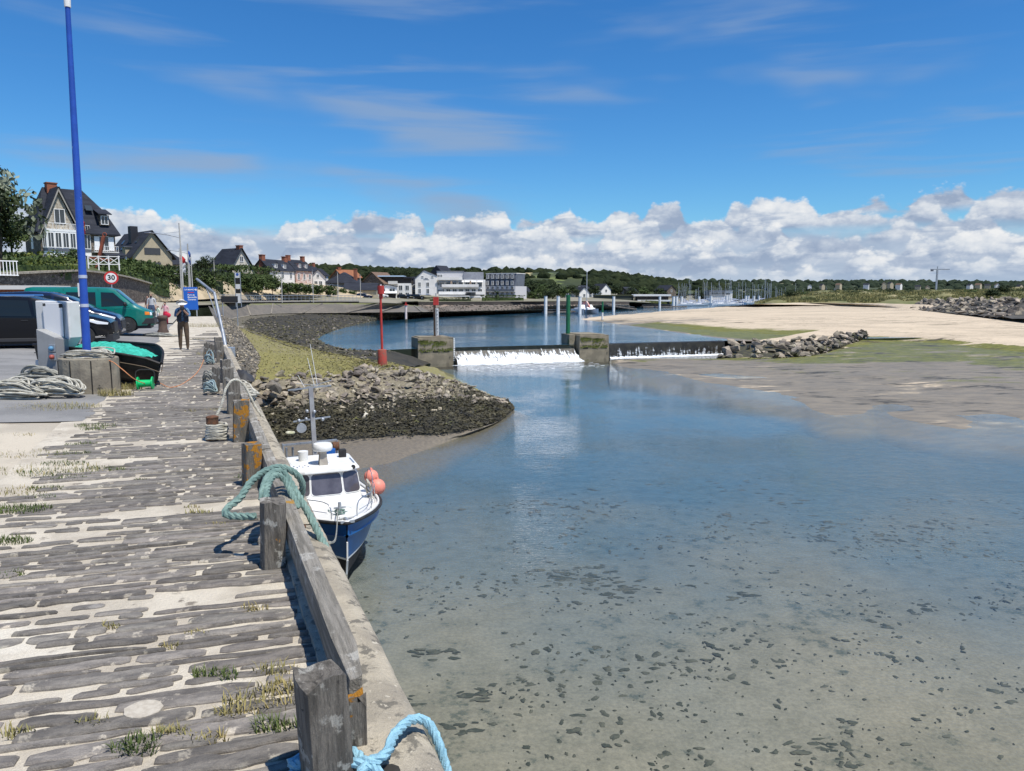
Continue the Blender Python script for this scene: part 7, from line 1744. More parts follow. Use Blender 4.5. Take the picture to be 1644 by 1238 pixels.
house('house', 'brown tiled house behind the dark barn roof', at(598, 460, 232), R(-24), 8.2, 8, 1.0, 4.3, M_rubst, M_browntile, wins=(('r', 2.4, -.6, 1.2, 1.3), ('r', 5.4, -.6, 1.2, 1.3)), sidem=M_render)
br_ = house('barn', 'long low barn with dark slate roof beside the white car', at(560, 474, 205), R(82), 5.5, 8.4, 1.5, 3.2, M_cream, M_slateroof, cat='barn'); br_.rotation_euler = (0, 0, R(-90+4)); br_.location = at(556, 474, 206)
br2 = house('house', 'small white café with awning below the brown tiled house', at(622, 476, 218), R(10), 5.4, 5, 2.8, 3.4, M_render, M_slateroof, wins=(('f', -1.4, 1.2, 1.5, 1.1), ('f', 1.4, 1.2, 1.5, 1.1)))
MB().prism([(-2.8, -1.6, .9), (2.8, -1.6, .9), (2.8, 0, 1.4), (-2.8, 0, 1.4)], (0, 0, .06)).build('awning', M_frame, br2); MB().box(-2.4, -.04, -1, 2.4, .02, .9).build('shop_front', M_dkwood, br2)
def block(par, x0, x1, y0, y1, z0, z1, m, nm='wall'): return MB().box(x0, y0, z0, x1, y1, z1).build(nm, m, par)
# building with pale blue flat roof
f1 = empty('apartment_building', at(609, 479, 232), R(3), 'white four storey building with flat pale blue roof and dark top floor', 'apartment block')
S_ = 232/FPX
block(f1, 1.2, 9.7, 0, 9, -2, 4.6, M_render); block(f1, .6, 9.9, .6, 9, 4.6, 6.6, M_dkwood, 'top_floor'); MB().box(-.3, -.6, 6.6, 7.6, 9, 6.95).build('flat_roof', mat('pale_blue_roof', (.45, .58, .72), rough=.4), f1); MB().box(7.6, -.2, 6.1, 10.1, 9, 6.55).build('side_roof', M_slateroof, f1)
for i, x in enumerate((2.2, 4.1, 6.6, 8.6)):
    for z in (.35, 2.5): window_at(f1, (x, -.01, z), 0, 1.0, 1.4)
for z in (2.1, 4.3): MB().box(2.9, -1.1, z, 5.8, 0, z+.14).box(2.9, -1.1, z+.14, 5.8, -1.02, z+.95).build('balcony', M_gut, f1)
MB().box(1.3, -.3, -2, 9.6, 0, 0).build('shop_front', M_dkwood, f1); MB().prism([(1.6, -1.8, -.2), (8.8, -1.8, -.2), (8.8, 0, .25), (1.6, 0, .25)], (0, 0, .06)).build('awning', M_frame, f1)
f2 = empty('house', at(661, 479, 245), 0, 'narrow house with grey roof squeezed beside the white hotel', 'house'); block(f2, -.5, 2.2, 0, 6, -2, 5., mat('pink_render', (.45, .36, .33))); MB().prism([(-.8, -.2, 5), (2.4, -.2, 5), (2.4, 4, 7), (-.8, 4, 7)], (0, 3, .1)).build('roof', M_slateroof, f2)
for z in (.6, 2.9): MB().box(-.4, -.7, z-.2, 2.1, 0, z-.05).build('balcony', M_gut, f2); window_at(f2, (.8, -.01, z), 0, 1.2, 1.5)
# white hotel
HZ = at(667, 481.5, 236); ht = empty('hotel', HZ, R(4), 'large white hotel with gable wing and stacked balconies on the far harbour wall', 'hotel')
px2 = lambda x: (x-667)*236/FPX
g1 = px2(701)
MB().add([(0, 0, -2), (g1, 0, -2), (g1, 8, -2), (0, 8, -2), (0, 0, 6.7), (g1, 0, 7.6), (g1, 8, 7.6), (0, 8, 6.7), (px2(681), 0, 9.2), (px2(681), 8, 9.2)], [(0, 1, 5, 8, 4), (1, 2, 6, 5), (2, 3, 7, 9, 6), (3, 0, 4, 7), (4, 8, 9, 7), (8, 5, 6, 9)]).build('gable_wing', M_render, ht)
MB().prism([(-.2, -.25, 6.62), (px2(681), -.25, 9.25), (g1+.2, -.25, 7.6), (g1+.2, -.25, 7.75), (px2(681), -.25, 9.42), (-.2, -.25, 6.78)], (0, 8.4, 0)).build('roof', M_slateroof, ht)
for x, z, w2, h2 in ((1.35, 4.1, .7, 1.3), (3.9, 4.1, .8, 1.3), (1.35, 2.0, .7, 1.4), (3.9, 2.0, .8, 1.4), (2.3, 6.9, .6, .5), (5.4, 6.9, .6, .5)): window_at(ht, (x, -.02, z), 0, w2, h2)
for k_, (xs_, zs_, ws_) in enumerate(((2.6, 6.2, 1.7), (3.0, 6.55, .5), (3.55, 6.5, .35))): MB().box(xs_, -.05, zs_, xs_+ws_, -.01, zs_+.16+.1*(k_ > 0)).build('sign_stroke', M_zinc, ht)
block(ht, .9, 4.6, -1.6, 0, -2, 1.4, M_render, 'entrance_bay'); MB().box(.7, -1.8, 1.4, 4.8, 0, 1.58).build('entrance_roof', M_zinc, ht)
for x in (1.5, 2.7, 3.9): MB().box(x-.42, -1.64, -1.2, x+.42, -1.58, .95).build('window', M_pane, ht)
xa, xb = g1, px2(779)
block(ht, xa, xb, .8, 10, -2, 6.3, M_render, 'main_block'); block(ht, xa, px2(744), 2.4, 10, 6.3, 8.9, mat('grey_render', (.55, .54, .54)), 'upper_floor'); MB().box(xa-.1, 2.2, 8.9, px2(745), 10.2, 9.1).build('flat_roof', M_zinc, ht)
MB().prism([(px2(744), 1.0, 6.3), (px2(776), 1.0, 6.3), (px2(776), 2.0, 8.7), (px2(744), 2.0, 8.7)], (0, 7, 0)).build('zinc_mansard', M_zinc, ht)
for z, x0, x1 in ((1.75, xa+.6, xb-.2), (4.0, xa+1.6, xb-2.2), (6.2, xa+.2, px2(742))):
    MB().box(x0, -.7, z-.12, x1, .8, z+.05).build('balcony', M_render, ht); MB().box(x0, -.74, z+.05, x1, -.66, z+.85).build('balcony_front', M_render, ht)
for i in range(7):
    x = xa+1.6+i*2.0
    if x < xb-1.2:
        for z in (1.9, 4.15): window_at(ht, (x, .78, z), 0, 1.2, 1.45)
        MB().prism([(x-.85, -.5, 3.55+1.95), (x+.85, -.5, 3.55+1.95), (x+.85, .78, 3.95+1.95), (x-.85, .78, 3.95+1.95)], (0, 0, .05)).build('awning', M_frame, ht)
        if i % 3 == 1: MB().box(x+.75, -.6, 4.05, x+1.25, .78, 5.9).build('brick_fin', mat('buff_brick', (.40, .30, .22)), ht)
for x in (xa+.3, xa+1.1): 
    for z in (2.2, 4.5, 6.9): window_at(ht, (x+.3, .78 if z < 6 else 2.38, z), 0, .6, 1.0)
MB().box(xa+.5, -2.4, 1.05, px2(753), .8, 1.3).build('terrace_roof', M_frame, ht); MB().box(xa+.6, -1.6, -1.5, px2(752), -1.5, .85).build('dining_window', M_pane, ht)
for i in range(8): MB().box(xa+.8+i*1.35, -2.3, -2, xa+.92+i*1.35, -2.18, 1.05).build('column', M_frame, ht)
block(ht, px2(752), px2(778), -1.4, .8, -2.4, 1.3, M_render, 'corner_bay'); MB().box(px2(755), -1.46, -.8, px2(770), -1.38, .7).build('window', M_pane, ht)
MB().prism([(px2(755)+1.6*math.cos(a), -.7-1.5*math.sin(a), 1.5) for a in [math.pi*i/8 for i in range(9)]], (0, 0, .9)).build('round_balcony', M_glassd, ht)
h2 = empty('apartment_building', at(779, 480, 240), R(-24), 'grey zinc and white apartment wing right of the hotel', 'apartment block')
W2 = 10.5; block(h2, 0, W2, 0, 9, -2, 4.0, mat('grey_render')); MB().prism([(0, .0, 4.0), (W2, .0, 4.0), (W2, .8, 7.9), (0, .8, 7.9)], (0, 7, 0)).build('zinc_mansard', M_zinc, h2); MB().box(-.1, .6, 7.9, W2+.1, 8, 8.1).build('flat_roof', M_render, h2)
for i in range(6):
    x = 1.+i*1.7
    for z in (-1.2, 1.0, 2.7): window_at(h2, (x, -.02, z), 0, .8, 1.2)
    for z in (4.3, 6.3): MB().box(x-.5, -.25, z, x+.5, .9, z+1.5).build('dormer', M_zinc, h2); window_at(h2, (x, -.27, z+.15), 0, .6, 1.1)
for z in (.75, 2.4): MB().box(-.1, -.9, z-.1, W2, 0, z+.04).build('balcony', M_gut, h2); MB().box(-.1, -.92, z+.04, W2, -.88, z+.7).build('balcony_front', M_zinc, h2)
h3 = empty('house', at(700, 442, 262), R(-30), 'tall house with dark pitched roof rising behind the hotel', 'house'); block(h3, -2.5, 3, 0, 6, -6, .6, M_rubst); MB().prism([(-2.8, -.2, .5), (3.3, -.2, .5), (.2, -.2, 3.4)], (0, 6.5, 0)).build('roof', M_slateroof, h3); MB().box(3, .5, -4, 8.5, 6, 1.4).build('annexe', M_slateroof, h3)
h4 = house('house', 'small dark roofed house at the right of the hotel wing', at(828, 481, 252), R(-40), 4.5, 6, 1.8, 4.1, M_dkwood, M_slateroof, sidem=mat('pale_yellow', (.5, .46, .3))); 
# palm in front of the wing
pm_ = empty('palm_tree', at(798, 480, 226), 0, 'palm tree in front of the apartment wing', 'palm tree'); MB().cyl((0, 0, -.3), (0, 0, 1.6), .28, .22, 8).build('trunk', M_bark, pm_)
mb = MB()
for i in range(40):
    a = rnd.uniform(0, 6.28); e0 = rnd.uniform(-.1, 1.3); L = rnd.uniform(1.6, 2.5); d = Vector((math.cos(a), math.sin(a), 0)); s_ = Vector((-math.sin(a), math.cos(a), 0))*.16; pr = None
    for k in range(5):
        t_ = k/4; p = Vector((0, 0, 1.6))+d*L*t_*math.cos(e0*.6)+Vector((0, 0, L*t_*math.sin(e0)-1.1*t_*t_))
        if pr is not None: mb.add([pr-s_, pr+s_, p+s_*(1-t_), p-s_*(1-t_)], [(0, 1, 2, 3)])
        pr = p
mb.build('crown', M_leafd, pm_, fixn=False)
hedge('clipped_hedge', 'dark clipped hedge before the hotel dining windows', at(688, 483.3, 222), at(758, 483.3, 224), 1.5, .9, M_leafd, 21, size=.2); hedge('shrubbery', 'mixed shrubs in front of the apartment wing', at(772, 483, 224), at(842, 483, 228), 2., 1.6, M_leaf, 22, size=.25)
# harbour office, clubhouse, hill houses
ho = empty('harbour_office', at(1019, 487, 330), R(2), 'low modern harbour office with floating white roof slab', 'harbour office'); q3 = 330/FPX
MB().box(0, 0, -.5, 15.4, 8, 1.2).build('plinth', M_dkwood, ho); MB().box(1, .6, 1.2, 15, 7, 3.1).build('glass_front', M_glassd, ho); MB().prism([(-.4, -1, 3.1), (15.8, -1, 3.1), (15.8, -1, 3.9), (.4, -1, 3.9)], (0, 9.5, 0)).build('roof_slab', M_wht, ho); MB().box(1.0, -1.4, .8, 15.6, 0, 1.5).build('terrace_parapet', M_wht, ho)
MB().box(-17, 3, -1, 0, 9, 3.4).build('rear_wing', mat('green_grey_cladding', (.05, .06, .05)), ho); MB().box(-17.3, 2.6, 3.4, .2, 9.3, 3.65).build('rear_roof', mat('green_roof', (.09, .10, .05)), ho)
cbh = empty('clubhouse', at(1139, 481, 450), R(4), 'flat roofed white clubhouse with grey upper cladding behind the yachts', 'clubhouse'); MB().box(0, 0, -2, 14, 9, 5.2).build('wall', M_render, cbh); MB().box(-.3, -.4, 2.4, 9.4, 9, 5.0).build('cladding', mat('grey_clad', (.2, .21, .22)), cbh); MB().box(-.4, -.6, 5.2, 14.4, 9.4, 5.5).build('flat_roof', M_zinc, cbh); MB().box(9.8, -.05, 2.9, 12.6, .0, 3.9).build('window', M_pane, cbh); MB().box(.6, -.5, 3.4, 8.8, -.4, 4.2).build('window', M_pane, cbh)
for px, y, D, w, l, ev, rg, rz, wm, lb in ((938, 478, 330, 5, 8, 2.4, 4.6, 25, M_render, 'white house with a tower like gable behind the catamaran'), (930, 472, 360, 7, 8, 1.6, 4., -30, M_render, 'grey roofed white house above the catamaran'), (973, 470, 380, 6, 9, 1.6, 4.4, 30, M_render, 'slate roofed house with bright white gable on the far hillside'),
                                          (1000, 472, 400, 7, 10, 1, 3.6, -40, M_rubst, 'dark roofed stone house right of the white gable'), (1078, 470, 430, 7, 10, 1.5, 4.2, 30, M_rubst, 'dark roofed house behind the harbour office'), (912, 474, 330, 6, 8, 1., 3., -20, M_render, 'low pale house among the dark trees left of the catamaran')):
    house('house', lb, at(px, y, D), R(rz), w, l, ev, rg, wm, M_slateroof, wins=(('f', 0, .4, 1., 1.2),), group='houses on the far hillside')
# far town on the right: small pale houses
for i, (px, y) in enumerate(sorted(((1395, 459), (1420, 457.5), (1432, 457), (1447, 459), (1478, 462), (1490, 463), (1560, 460), (1575, 459), (1590, 460), (1602, 459.5), (1640, 461), (1300, 461), (1322, 460), (1350, 459)))):
    D = 1250+40*(i % 4); house('house', 'tiny house of the far town above the dunes, %s from the left' % ['first', 'second', 'third', 'fourth', 'fifth', 'sixth', 'seventh', 'eighth', 'ninth', 'tenth', 'eleventh', 'twelfth', 'thirteenth', 'fourteenth'][i], at(px, y, D), R(-20+25*(i % 4)), 6, 9, 2, 4.6, M_cream if i % 3 else M_render, M_slateroof if i % 2 else M_browntile, group='far town houses', base=-8)
cr2 = empty('tower_crane', at(1503, 462, 1000), 0, 'grey tower crane far behind the dunes', 'crane'); MB().box(-.9, -.9, -10, .9, .9, 24).build('mast', M_gal, cr2); MB().bar((-9, 0, 24), (16, 0, 24), 1.2, 1.4).build('jib', M_gal, cr2); MB().box(-8.5, -1, 21.5, -5.5, 1, 24).build('counterweight', M_zinc, cr2); MB().bar((0, 0, 24), (0, 0, 28), .8, .8).build('cat_head', M_gal, cr2)
# trees behind the hotel and round the far shore: each one its own
tl = [(832, 452, 482, 262, 34, 'dark'), (850, 448, 482, 270, 36, 'dark'), (868, 455, 482, 280, 34, 'round'), (886, 452, 482, 300, 38, 'dark'), (903, 458, 482, 300, 30, 'round'), (858, 463, 483, 250, 30, 'round'), (840, 466, 483, 246, 24, 'round'), (880, 464, 483, 262, 30, 'dark'), (918, 456, 480, 330, 30, 'dark'),
      (955, 456, 480, 360, 26, 'dark'), (988, 455, 479, 400, 26, 'dark'), (1012, 459, 478, 400, 28, 'dark'), (1035, 460, 478, 420, 28, 'round'), (1060, 461, 479, 430, 26, 'dark'), (1095, 464, 479, 450, 24, 'dark'), (1122, 466, 480, 460, 24, 'dark'),
      (634, 432, 452, 300, 26, 'dark'), (590, 434, 452, 300, 22, 'dark'), (570, 434, 452, 300, 22, 'round'), (512, 428, 450, 300, 30, 'dark'), (500, 432, 450, 290, 24, 'dark'), (655, 430, 452, 320, 22, 'dark'), (735, 428, 446, 300, 12, 'dark'), (750, 430, 446, 300, 20, 'dark'), (796, 433, 452, 300, 22, 'dark'), (812, 438, 452, 310, 26, 'dark'),
      (1612, 456, 474, 290, 26, 'dark'), (1593, 463, 477, 260, 30, 'dark'), (1432, 462, 470, 330, 20, 'dark'), (1340, 466, 474, 310, 30, 'dark'), (1365, 465, 473, 315, 34, 'dark'), (1395, 464, 472, 320, 34, 'round'), (1420, 464, 472, 320, 30, 'dark'), (1455, 464, 471, 320, 40, 'dark'), (1490, 464, 471, 320, 40, 'round'), (1525, 464, 471, 320, 36, 'dark'), (1270, 466, 482, 300, 26, 'dark'), (1290, 468, 480, 300, 30, 'round'), (1635, 462, 474, 300, 40, 'dark'), (1560, 464, 472, 300, 44, 'round')]
def ordinal(n):
    w = ['first', 'second', 'third', 'fourth', 'fifth', 'sixth', 'seventh', 'eighth', 'ninth', 'tenth', 'eleventh', 'twelfth', 'thirteenth', 'fourteenth', 'fifteenth', 'sixteenth', 'seventeenth', 'eighteenth']
    return w[n]
tl.sort(key=lambda t_: t_[0]); cnt = {0: 0, 1: 0, 2: 0}
for i, (px, yt, yb, D, wp_, st_) in enumerate(tl):
    right = px > 1200; gk = 2 if right else (1 if px > 815 else 0); od = ordinal(cnt[gk]); cnt[gk] += 1
    tree_px(px, yt, yb, D, wp_, st_, (('rounded bush on the dune crest, %s from the left' if right else ('leafy tree on the far shore right of the hotel, %s from the left' if px > 815 else 'dark tree on the skyline behind the town, %s from the left')) % od), 'dune_bush' if right else 'broadleaf_tree', group='bushes along the dune crest' if right else ('trees on the far shore' if px > 815 else 'trees behind the town'), sq=.75 if not right else .6, tr=.03, cat='bush' if right else 'tree')
# far woods: one mass nobody could count
def lumps(name, L, n, size, m, seed, us=(0, 1), vs=(0.05, .70), keep=None):
    rr = random.Random(seed); mb = MB(); bm = bmesh.new(); bmesh.ops.create_icosphere(bm, subdivisions=2, radius=1); ico = [v.co.copy() for v in bm.verts]; icf = [tuple(v.index for v in f.verts) for f in bm.faces]; bm.free()
    for _ in range(n):
        u, v = rr.uniform(*us), rr.uniform(*vs); P = L.P(u, v)
        if keep and not keep(u, v, P): continue
        s_ = size*rr.uniform(.6, 1.35); sd_ = rr.random()*90
        mb.add([(P.x+c.x*s_*1.15*(1+.55*mnoise.noise(c*2.2+Vector((sd_, 0, 0)))), P.y+c.y*s_*(1+.3*mnoise.noise(c*2+Vector((sd_, 5, 0)))), P.z+s_*.45+c.z*s_*.85*(1+.6*mnoise.noise(c*2.6+Vector((sd_, 9, 0))))) for c in ico], icf)
    o = mb.build(name, m, fixn=False); o['kind'] = 'stuff'; return o
M_wood1 = mat('far_wood', (.012, .019, .008), (.028, .037, .015), .10, .9, layers=[((.014, .02, .009), .25, .55, .1)], spec=.1); M_wood2 = mat('farther_wood', (.019, .030, .018), (.037, .05, .029), .05, .9, spec=.1)
def hedgerow(u, v, P): return fbm(P.x/70, P.y/55, 2) > -.10 or abs(fbm(P.x/45, P.y/45, 8)) < .06
lumps('woodland', HILL1, 2600, 4.6, M_wood1, 3, (0.1, 1), (.05, .70), hedgerow)
lumps('woodland', HILL1, 420, 4.2, M_wood1, 4, (0.1, 1), (.64, .69))
lumps('woodland', HILL2, 2600, 7.5, M_wood2, 5, (0, .8), (.05, .70), lambda u, v, P: fbm(P.x/160, P.y/120, 2) > -.15)
lumps('woodland', LAND, 420, 3.0, M_wood1, 6, (.52, .92), (.45, .72), lambda u, v, P: P.y > 330)
# marram grass on the dunes
def grass_clumps(name, L, us, vs, n, h, m, seed):
    rr = random.Random(seed); mb = MB()
    for _ in range(n):
        P = L.P(rr.uniform(*us), rr.uniform(*vs)); 
        for k in range(5):
            a = rr.uniform(0, 6.28); w = h*.16; d = Vector((math.cos(a), math.sin(a), 0)); hh = h*rr.uniform(.5, 1.1); b = P+Vector((rr.uniform(-.5, .5), rr.uniform(-.5, .5), 0))*h
            mb.add([b-d*w, b+d*w, b+d*w*.2+Vector((rr.uniform(-.3, .3)*h, rr.uniform(-.3, .3)*h, hh))], [(0, 1, 2)])
    o = mb.build(name, m, fixn=False); o['kind'] = 'stuff'; return o
M_marram = mat('marram', (.30, .265, .11), (.17, .17, .06), .12, .9, layers=[((.09, .11, .035), .10, .56, .08)])
grass_clumps('dune_grass', DUNE, (0, .8), (.20, .72), 6500, 1.0, M_marram, 3)
grass_clumps('bank_grass', LAND, (.36, .44), (.02, .35), 900, .8, mat('bank_grass', (.18, .19, .06), (.10, .12, .04), .3, .9), 4)

# --- promenade deck, railing, lamps, flags, signs
dk0 = [(356, 483.6, 127), (400, 483.2, 148), (450, 483, 158), (520, 482.7, 160), (574, 482.4, 161)]
dkp = resample([at(*p) for p in dk0], 40)
M_deck = mat('deck_concrete', (.40, .37, .31), (.33, .3, .26), .6, .9)
pd_ = MB(); un = MB()
for i in range(40):
    a, b = dkp[i], dkp[i+1]; pd_.bar(a+Vector((0, .8, -.12)), b+Vector((0, .8, -.12)), 3.2, .26)
    un.bar(a+Vector((0, 1.6, -.75)), b+Vector((0, 1.6, -.75)), 1.2, 1.0)
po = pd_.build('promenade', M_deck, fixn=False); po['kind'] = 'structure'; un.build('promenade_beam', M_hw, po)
rl = empty('promenade_railing', dkp[0], 0, 'long grey metal railing along the promenade edge', 'railing'); ro = Vector((0, -.7, 0))
MB().tube([p+ro+Vector((0, 0, 1.1))-dkp[0] for p in dkp], .045, 5).build('top_rail', M_gal, rl); MB().tube([p+ro+Vector((0, 0, .55))-dkp[0] for p in dkp], .03, 5).build('mid_rail', M_gal, rl)
pp = resample(dkp, 58); pmesh = MB().cyl((0, 0, 0), (0, 0, 1.1), .035, n=5).mesh('post', M_gal)
for p in pp: link('post', pmesh, rl, p+ro-dkp[0])
M_lampm = mat('lamp_grey', (.45, .44, .40), (.38, .37, .34), 2, .6)
def street_lamp(px, ytop, D, lb, arm=2.2, base_y=None, group='street lamps of the quay road'):
    t_ = at(px, ytop, D); gzv = .3 if D < 110 else .9
    e = empty('street_lamp', (t_.x, D, gzv), 0, lb, 'street lamp', group); h = t_.z-gzv
    MB().tube([(.02*h*.0, 0, -.2), (0, 0, h*.62), (-.02*h*.3, 0, h)], [.10, .075, .05], 10).build('pole', M_lampm, e, smooth=True)
    MB().tube(smooth_path([(0, 0, h*.83), (-arm*.45, -.1, h*.865), (-arm, -.2, h*.885)], 5), .04, 6).build('arm', M_gal, e, smooth=True)
    MB().tube([(0, 0, h*.90), (-arm*.55, -.1, h*.88)], .018, 4).build('stay', M_gal, e)
    MB().ball((-arm-.25, -.2, h*.885), .30, (1.25, .5, .32), 10, 6).build('lamp_head', M_zinc, e, smooth=True)
    return e
street_lamp(288, 358, 70, 'tall street lamp with a curved arm left of the flags', 2.6); street_lamp(302, 391, 104, 'second street lamp farther along, arm over the road', 2.4)
for px, yt, yb, D, lb in ((345, 418, 456, 150, 'plain grey post left of the steep slate roof'), (453, 438, 482, 150, 'slim lamp post before the fourth clipped tree'), (503, 434, 482, 158, 'slim lamp post before the white gable'), (543, 437, 482, 165, 'slim lamp post before the low grey hipped house'), (579, 442, 480, 180, 'slim lamp post beside the dark barn')):
    b, t_ = at(px, yb, D), at(px, yt, D); e = empty('lamp_post', b, 0, lb, 'lamp post'); MB().cyl((0, 0, -.5), (0, 0, t_.z-b.z), .10, .07, 8).build('pole', M_lampm, e); MB().ball((0, 0, t_.z-b.z), .18, (1.4, 1, .5), 8, 5).build('lamp_head', M_zinc, e)
def flag(px, ytop, ybase, D, cols, lb, fy0, fy1, lean=0., fpx=16, nm='flag_pole'):
    b, t_ = at(px, ybase, D), at(px, ytop, D); h = t_.z-b.z; e = empty(nm, b, 0, lb, 'flag pole')
    MB().tube([(0, 0, -.3), (lean*h, 0, h)], [.07, .035], 8).build('pole', M_lampm, e)
    if not cols: return e
    z0, z1 = at(px, fy1, D).z-b.z, at(px, fy0, D).z-b.z; wf = fpx*D/FPX; mb = MB()
    for k, m_ in enumerate(cols):
        mb.mat(k).grid(lambda u, v, k=k: (lean*h*.8+.06+wf*(u*.9)*(.65+.35*(1-v)), .22*math.sin(u*5+v*2)*u, z1+(z0-z1)*((k+v)/len(cols))-.55*(z1-z0)*u*.6), 6, 4)
    mb.build('flag', cols, e, smooth=True, fixn=False); return e
M_fr, M_fo = mat('flag_red', (.55, .03, .03), rough=.8), mat('flag_orange', (.60, .24, .03), rough=.8); M_fw = mat('flag_white', (.7, .7, .68), rough=.8); M_fb = mat('flag_blue', (.04, .10, .35), rough=.8)
flag(134, 344, 433, 74, [M_fr, M_fo, M_fr], 'flag pole with red and orange flag right of the mast', 352, 370, fpx=9)
flag(304, 392, 462, 82, [M_fb, M_fw, M_fb], 'flag pole with a drooping blue flag behind the lamp', 402, 420, fpx=6); flag(309, 412, 462, 80, None, 'bare slim flag pole above the blue panel', 0, 0); e = flag(291, 398, 462, 78, [M_fr, M_fw, M_fw], 'flag pole with red and white flag beside the tall lamp', 409, 432, fpx=11)
# red anchor sculpture and white cross railing
an_ = at(158, 428, 84); e = empty('anchor', an_, R(10), 'big rust red anchor standing on the terrace right of the mast', 'anchor'); M_anch = mat('anchor_red', (.28, .075, .04), (.20, .06, .035), 2, .8)
MB().bar((-.25, 0, -.6), (.75, 0, 3.3), .42, .30).build('shank', M_anch, e, bevel=.03); MB().bar((-1.0, -.1, .95), (1.3, .1, .62), .30, .34).build('stock', M_anch, e, bevel=.03); MB().prism([(.9, -.15, .75), (1.5, -.15, .9), (1.35, -.15, .3)], (0, .3, 0)).build('fluke', M_anch, e); torus(MB(), (0, 0, 0), .2, .05, 12, 6).build('ring', M_anch, e, loc=(.85, 0, 3.5), rot=(R(90), 0, 0))
e = empty('white_railing', at(142, 426, 78), R(18), 'white wooden railing with crossed braces below the anchor', 'railing')
for k in range(3):
    x0 = k*.95; MB().bar((x0, 0, .15), (x0+.95, 0, .85), .06, .06).build('brace', M_frame, e); MB().bar((x0, .03, .85), (x0+.95, .03, .15), .06, .06).build('brace', M_frame, e)
for k in range(4): MB().box(k*.95-.05, -.05, -.5, k*.95+.05, .05, 1.0).build('post', M_frame, e)
for z in (.12, .92): MB().box(-.05, -.04, z-.04, 2.95, .04, z+.04).build('rail', M_frame, e)
# white fence and garage at the left edge
fa, fb2 = at(-50, 442, 48), at(30, 441, 50); e = empty('white_fence', fa, math.atan2(fb2.y-fa.y, fb2.x-fa.x), 'white metal railing above the garage at the left edge', 'railing'); Lf = (fb2-fa).length
bar_ = MB().box(-.02, -.02, 0, .02, .02, .95).mesh('bar', M_frame)
for k in range(int(Lf/.19)+1): link('bar', bar_, e, (k*.19, 0, 0))
for z in (.02, .93): MB().box(0, -.03, z, Lf, .03, z+.06).build('rail', M_frame, e)
ga = at(-60, 474, 46); e = empty('garage', Vector((ga.x, 47.2, .2)), R(8), 'low garage with white doors and flat pale roof at the left edge', 'garage')
MB().box(0, 0, -.3, 4.1, 3, 1.9).build('wall', M_brick, e); MB().box(-.2, -.5, 1.9, 4.3, 3, 2.15).build('flat_roof', M_gut, e)
for k in range(3): MB().box(.2+1.2*k, -.04, -.3, 1.35+1.2*k, .0, 1.7).build('door', M_frame, e)
# bent pole of the landing stage, frame signboard, tide board
b0 = at(362, 565, 27.4); e = empty('davit', (b0.x, b0.y, -.2), 0, 'tall galvanised bent davit pole at the end of the rail', 'davit'); 
pA, pB, pC = at(363, 562, 27.4), at(344, 470, 29.2), at(316, 448, 30.2); o0 = Vector((b0.x, b0.y, -.2))
MB().tube([pA-o0, at(357, 530, 28)-o0], .065, 10).build('pole', M_gal, e, smooth=True); MB().tube([at(357, 530, 28)-o0, pB-o0], .052, 10).build('upper_pole', M_gal, e, smooth=True); MB().tube([pB-o0, pC-o0], .05, 10).build('boom', M_gal, e, smooth=True); MB().tube([at(331, 461, 29.6)-o0, at(349, 510, 28.5)-o0], .02, 6).build('stay', M_gal, e)
MB().box(-.25, -.25, -.15, .25, .25, .25).build('foot', M_gal, e, loc=(pA-o0)+Vector((0, 0, -.15)), bevel=.02)
b1, b2 = gz(359, 524, -2.4), gz(382, 524, -2.4); Dq = b1.y; e = empty('signboard', b1, 0, 'dark board on two steel posts seen from behind on the bank', 'signboard')
for b in (b1, b2): MB().cyl((b.x-b1.x, b.y-b1.y, -.3), (b.x-b1.x, b.y-b1.y, at(359, 476, Dq).z+2.4), .07, n=8).build('post', M_gal, e)
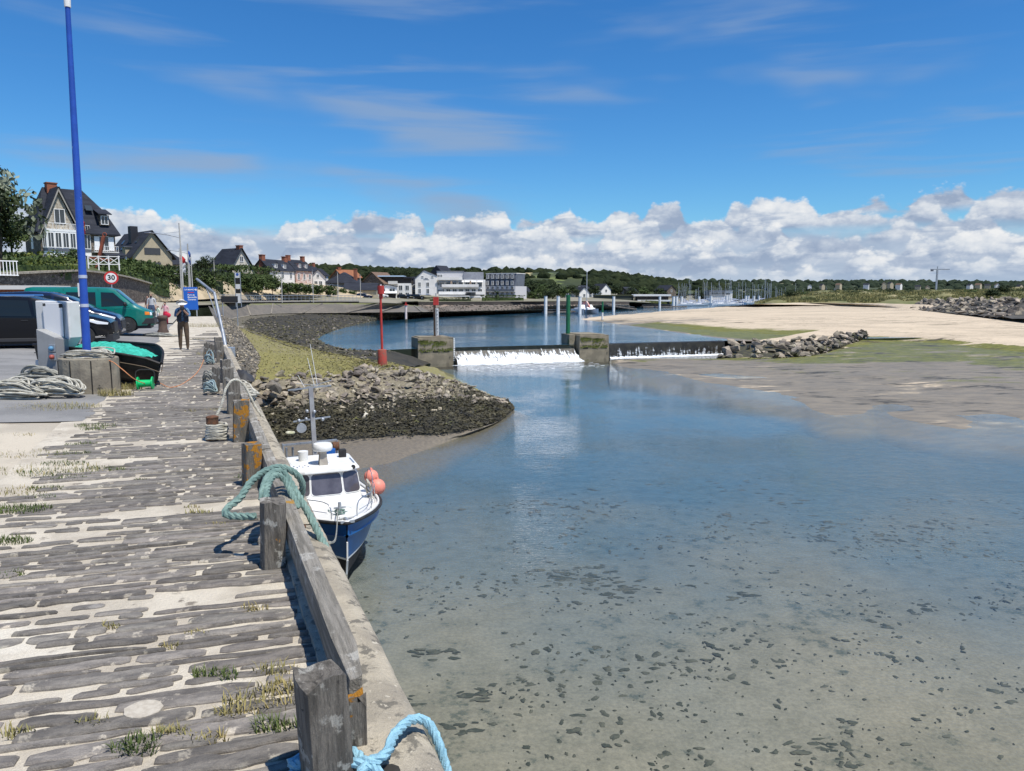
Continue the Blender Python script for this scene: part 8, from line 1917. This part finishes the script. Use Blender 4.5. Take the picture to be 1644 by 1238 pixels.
zt, zb_ = at(359, 475.5, Dq).z+2.4, at(359, 485.5, Dq).z+2.4; MB().box(-.12, -.08, zb_, b2.x-b1.x+.12, .08, zt).build('board', mat('board_back', (.03, .03, .032), rough=.7), e)
MB().box(-.6, -.4, -.25, b2.x-b1.x+.6, .5, .02).build('plinth', M_conc, e, bevel=.03)
tb = at(383, 482, 118); e = empty('tide_board', (tb.x, tb.y, .2), 0, 'tall narrow tide signal board in black and white bands', 'tide board'); hh = at(383, 437, 118).z-.2; n_ = 7
for s_ in (-.42, .42): MB().cyl((s_, 0, -.5), (s_, 0, hh), .06, n=8).build('post', M_gal, e)
for k, (f0, f1, m_) in enumerate(((.02, .32, M_wht), (.33, .46, mat('black_paint')), (.47, .62, M_wht), (.63, .80, mat('black_paint')), (.82, .98, M_wht))): MB().box(-.34, -.05, hh*f0, .34, .05, hh*f1).build('panel', m_, e)
MB().cyl((0, -.07, hh*.93), (0, -.05, hh*.93), .22, n=16).build('dial', M_fb, e)
# parked vehicles far away
for px, y, D, m_, lb in ((601, 478.5, 214, M_wht, 'white car parked beside the long barn'), (572, 480, 190, M_pnavy, 'dark car at the end of the promenade'), (637, 480, 222, M_pblack, 'dark car parked before the white four storey building'), (651, 480, 226, M_pnavy, 'dark blue car parked left of the hotel'), (660, 480, 226, M_pblack, 'black car nearest the hotel gable')):
    car('parked_car', lb, 'car', at(px, y, D), R(10), [(0, .9), (.3, 1.35), (.9, 1.45), (2.2, 1.42), (2.9, .98), (3.9, .8), (4.0, .5)], [(0, .8), (2.8, .88), (4, .7)], 1.7, (.75, 3.2), .3, m_, wins=([(.5, .98), (.8, 1.32), (2.1, 1.32), (2.6, .96)],), screen=((2.2, 2.85, .9, .95, 'windscreen'),))
um = empty('parasol', at(590, 477, 212), 0, 'yellow parasol of the café beside the white car', 'parasol'); MB().cyl((0, 0, -1), (0, 0, 1.2), .04, n=6).build('pole', M_gal, um); MB().lathe([(1.3, .7), (.7, 1.0), (.02, 1.25)], 8).build('canopy', mat('yellow_canvas', (.75, .6, .12)), um)
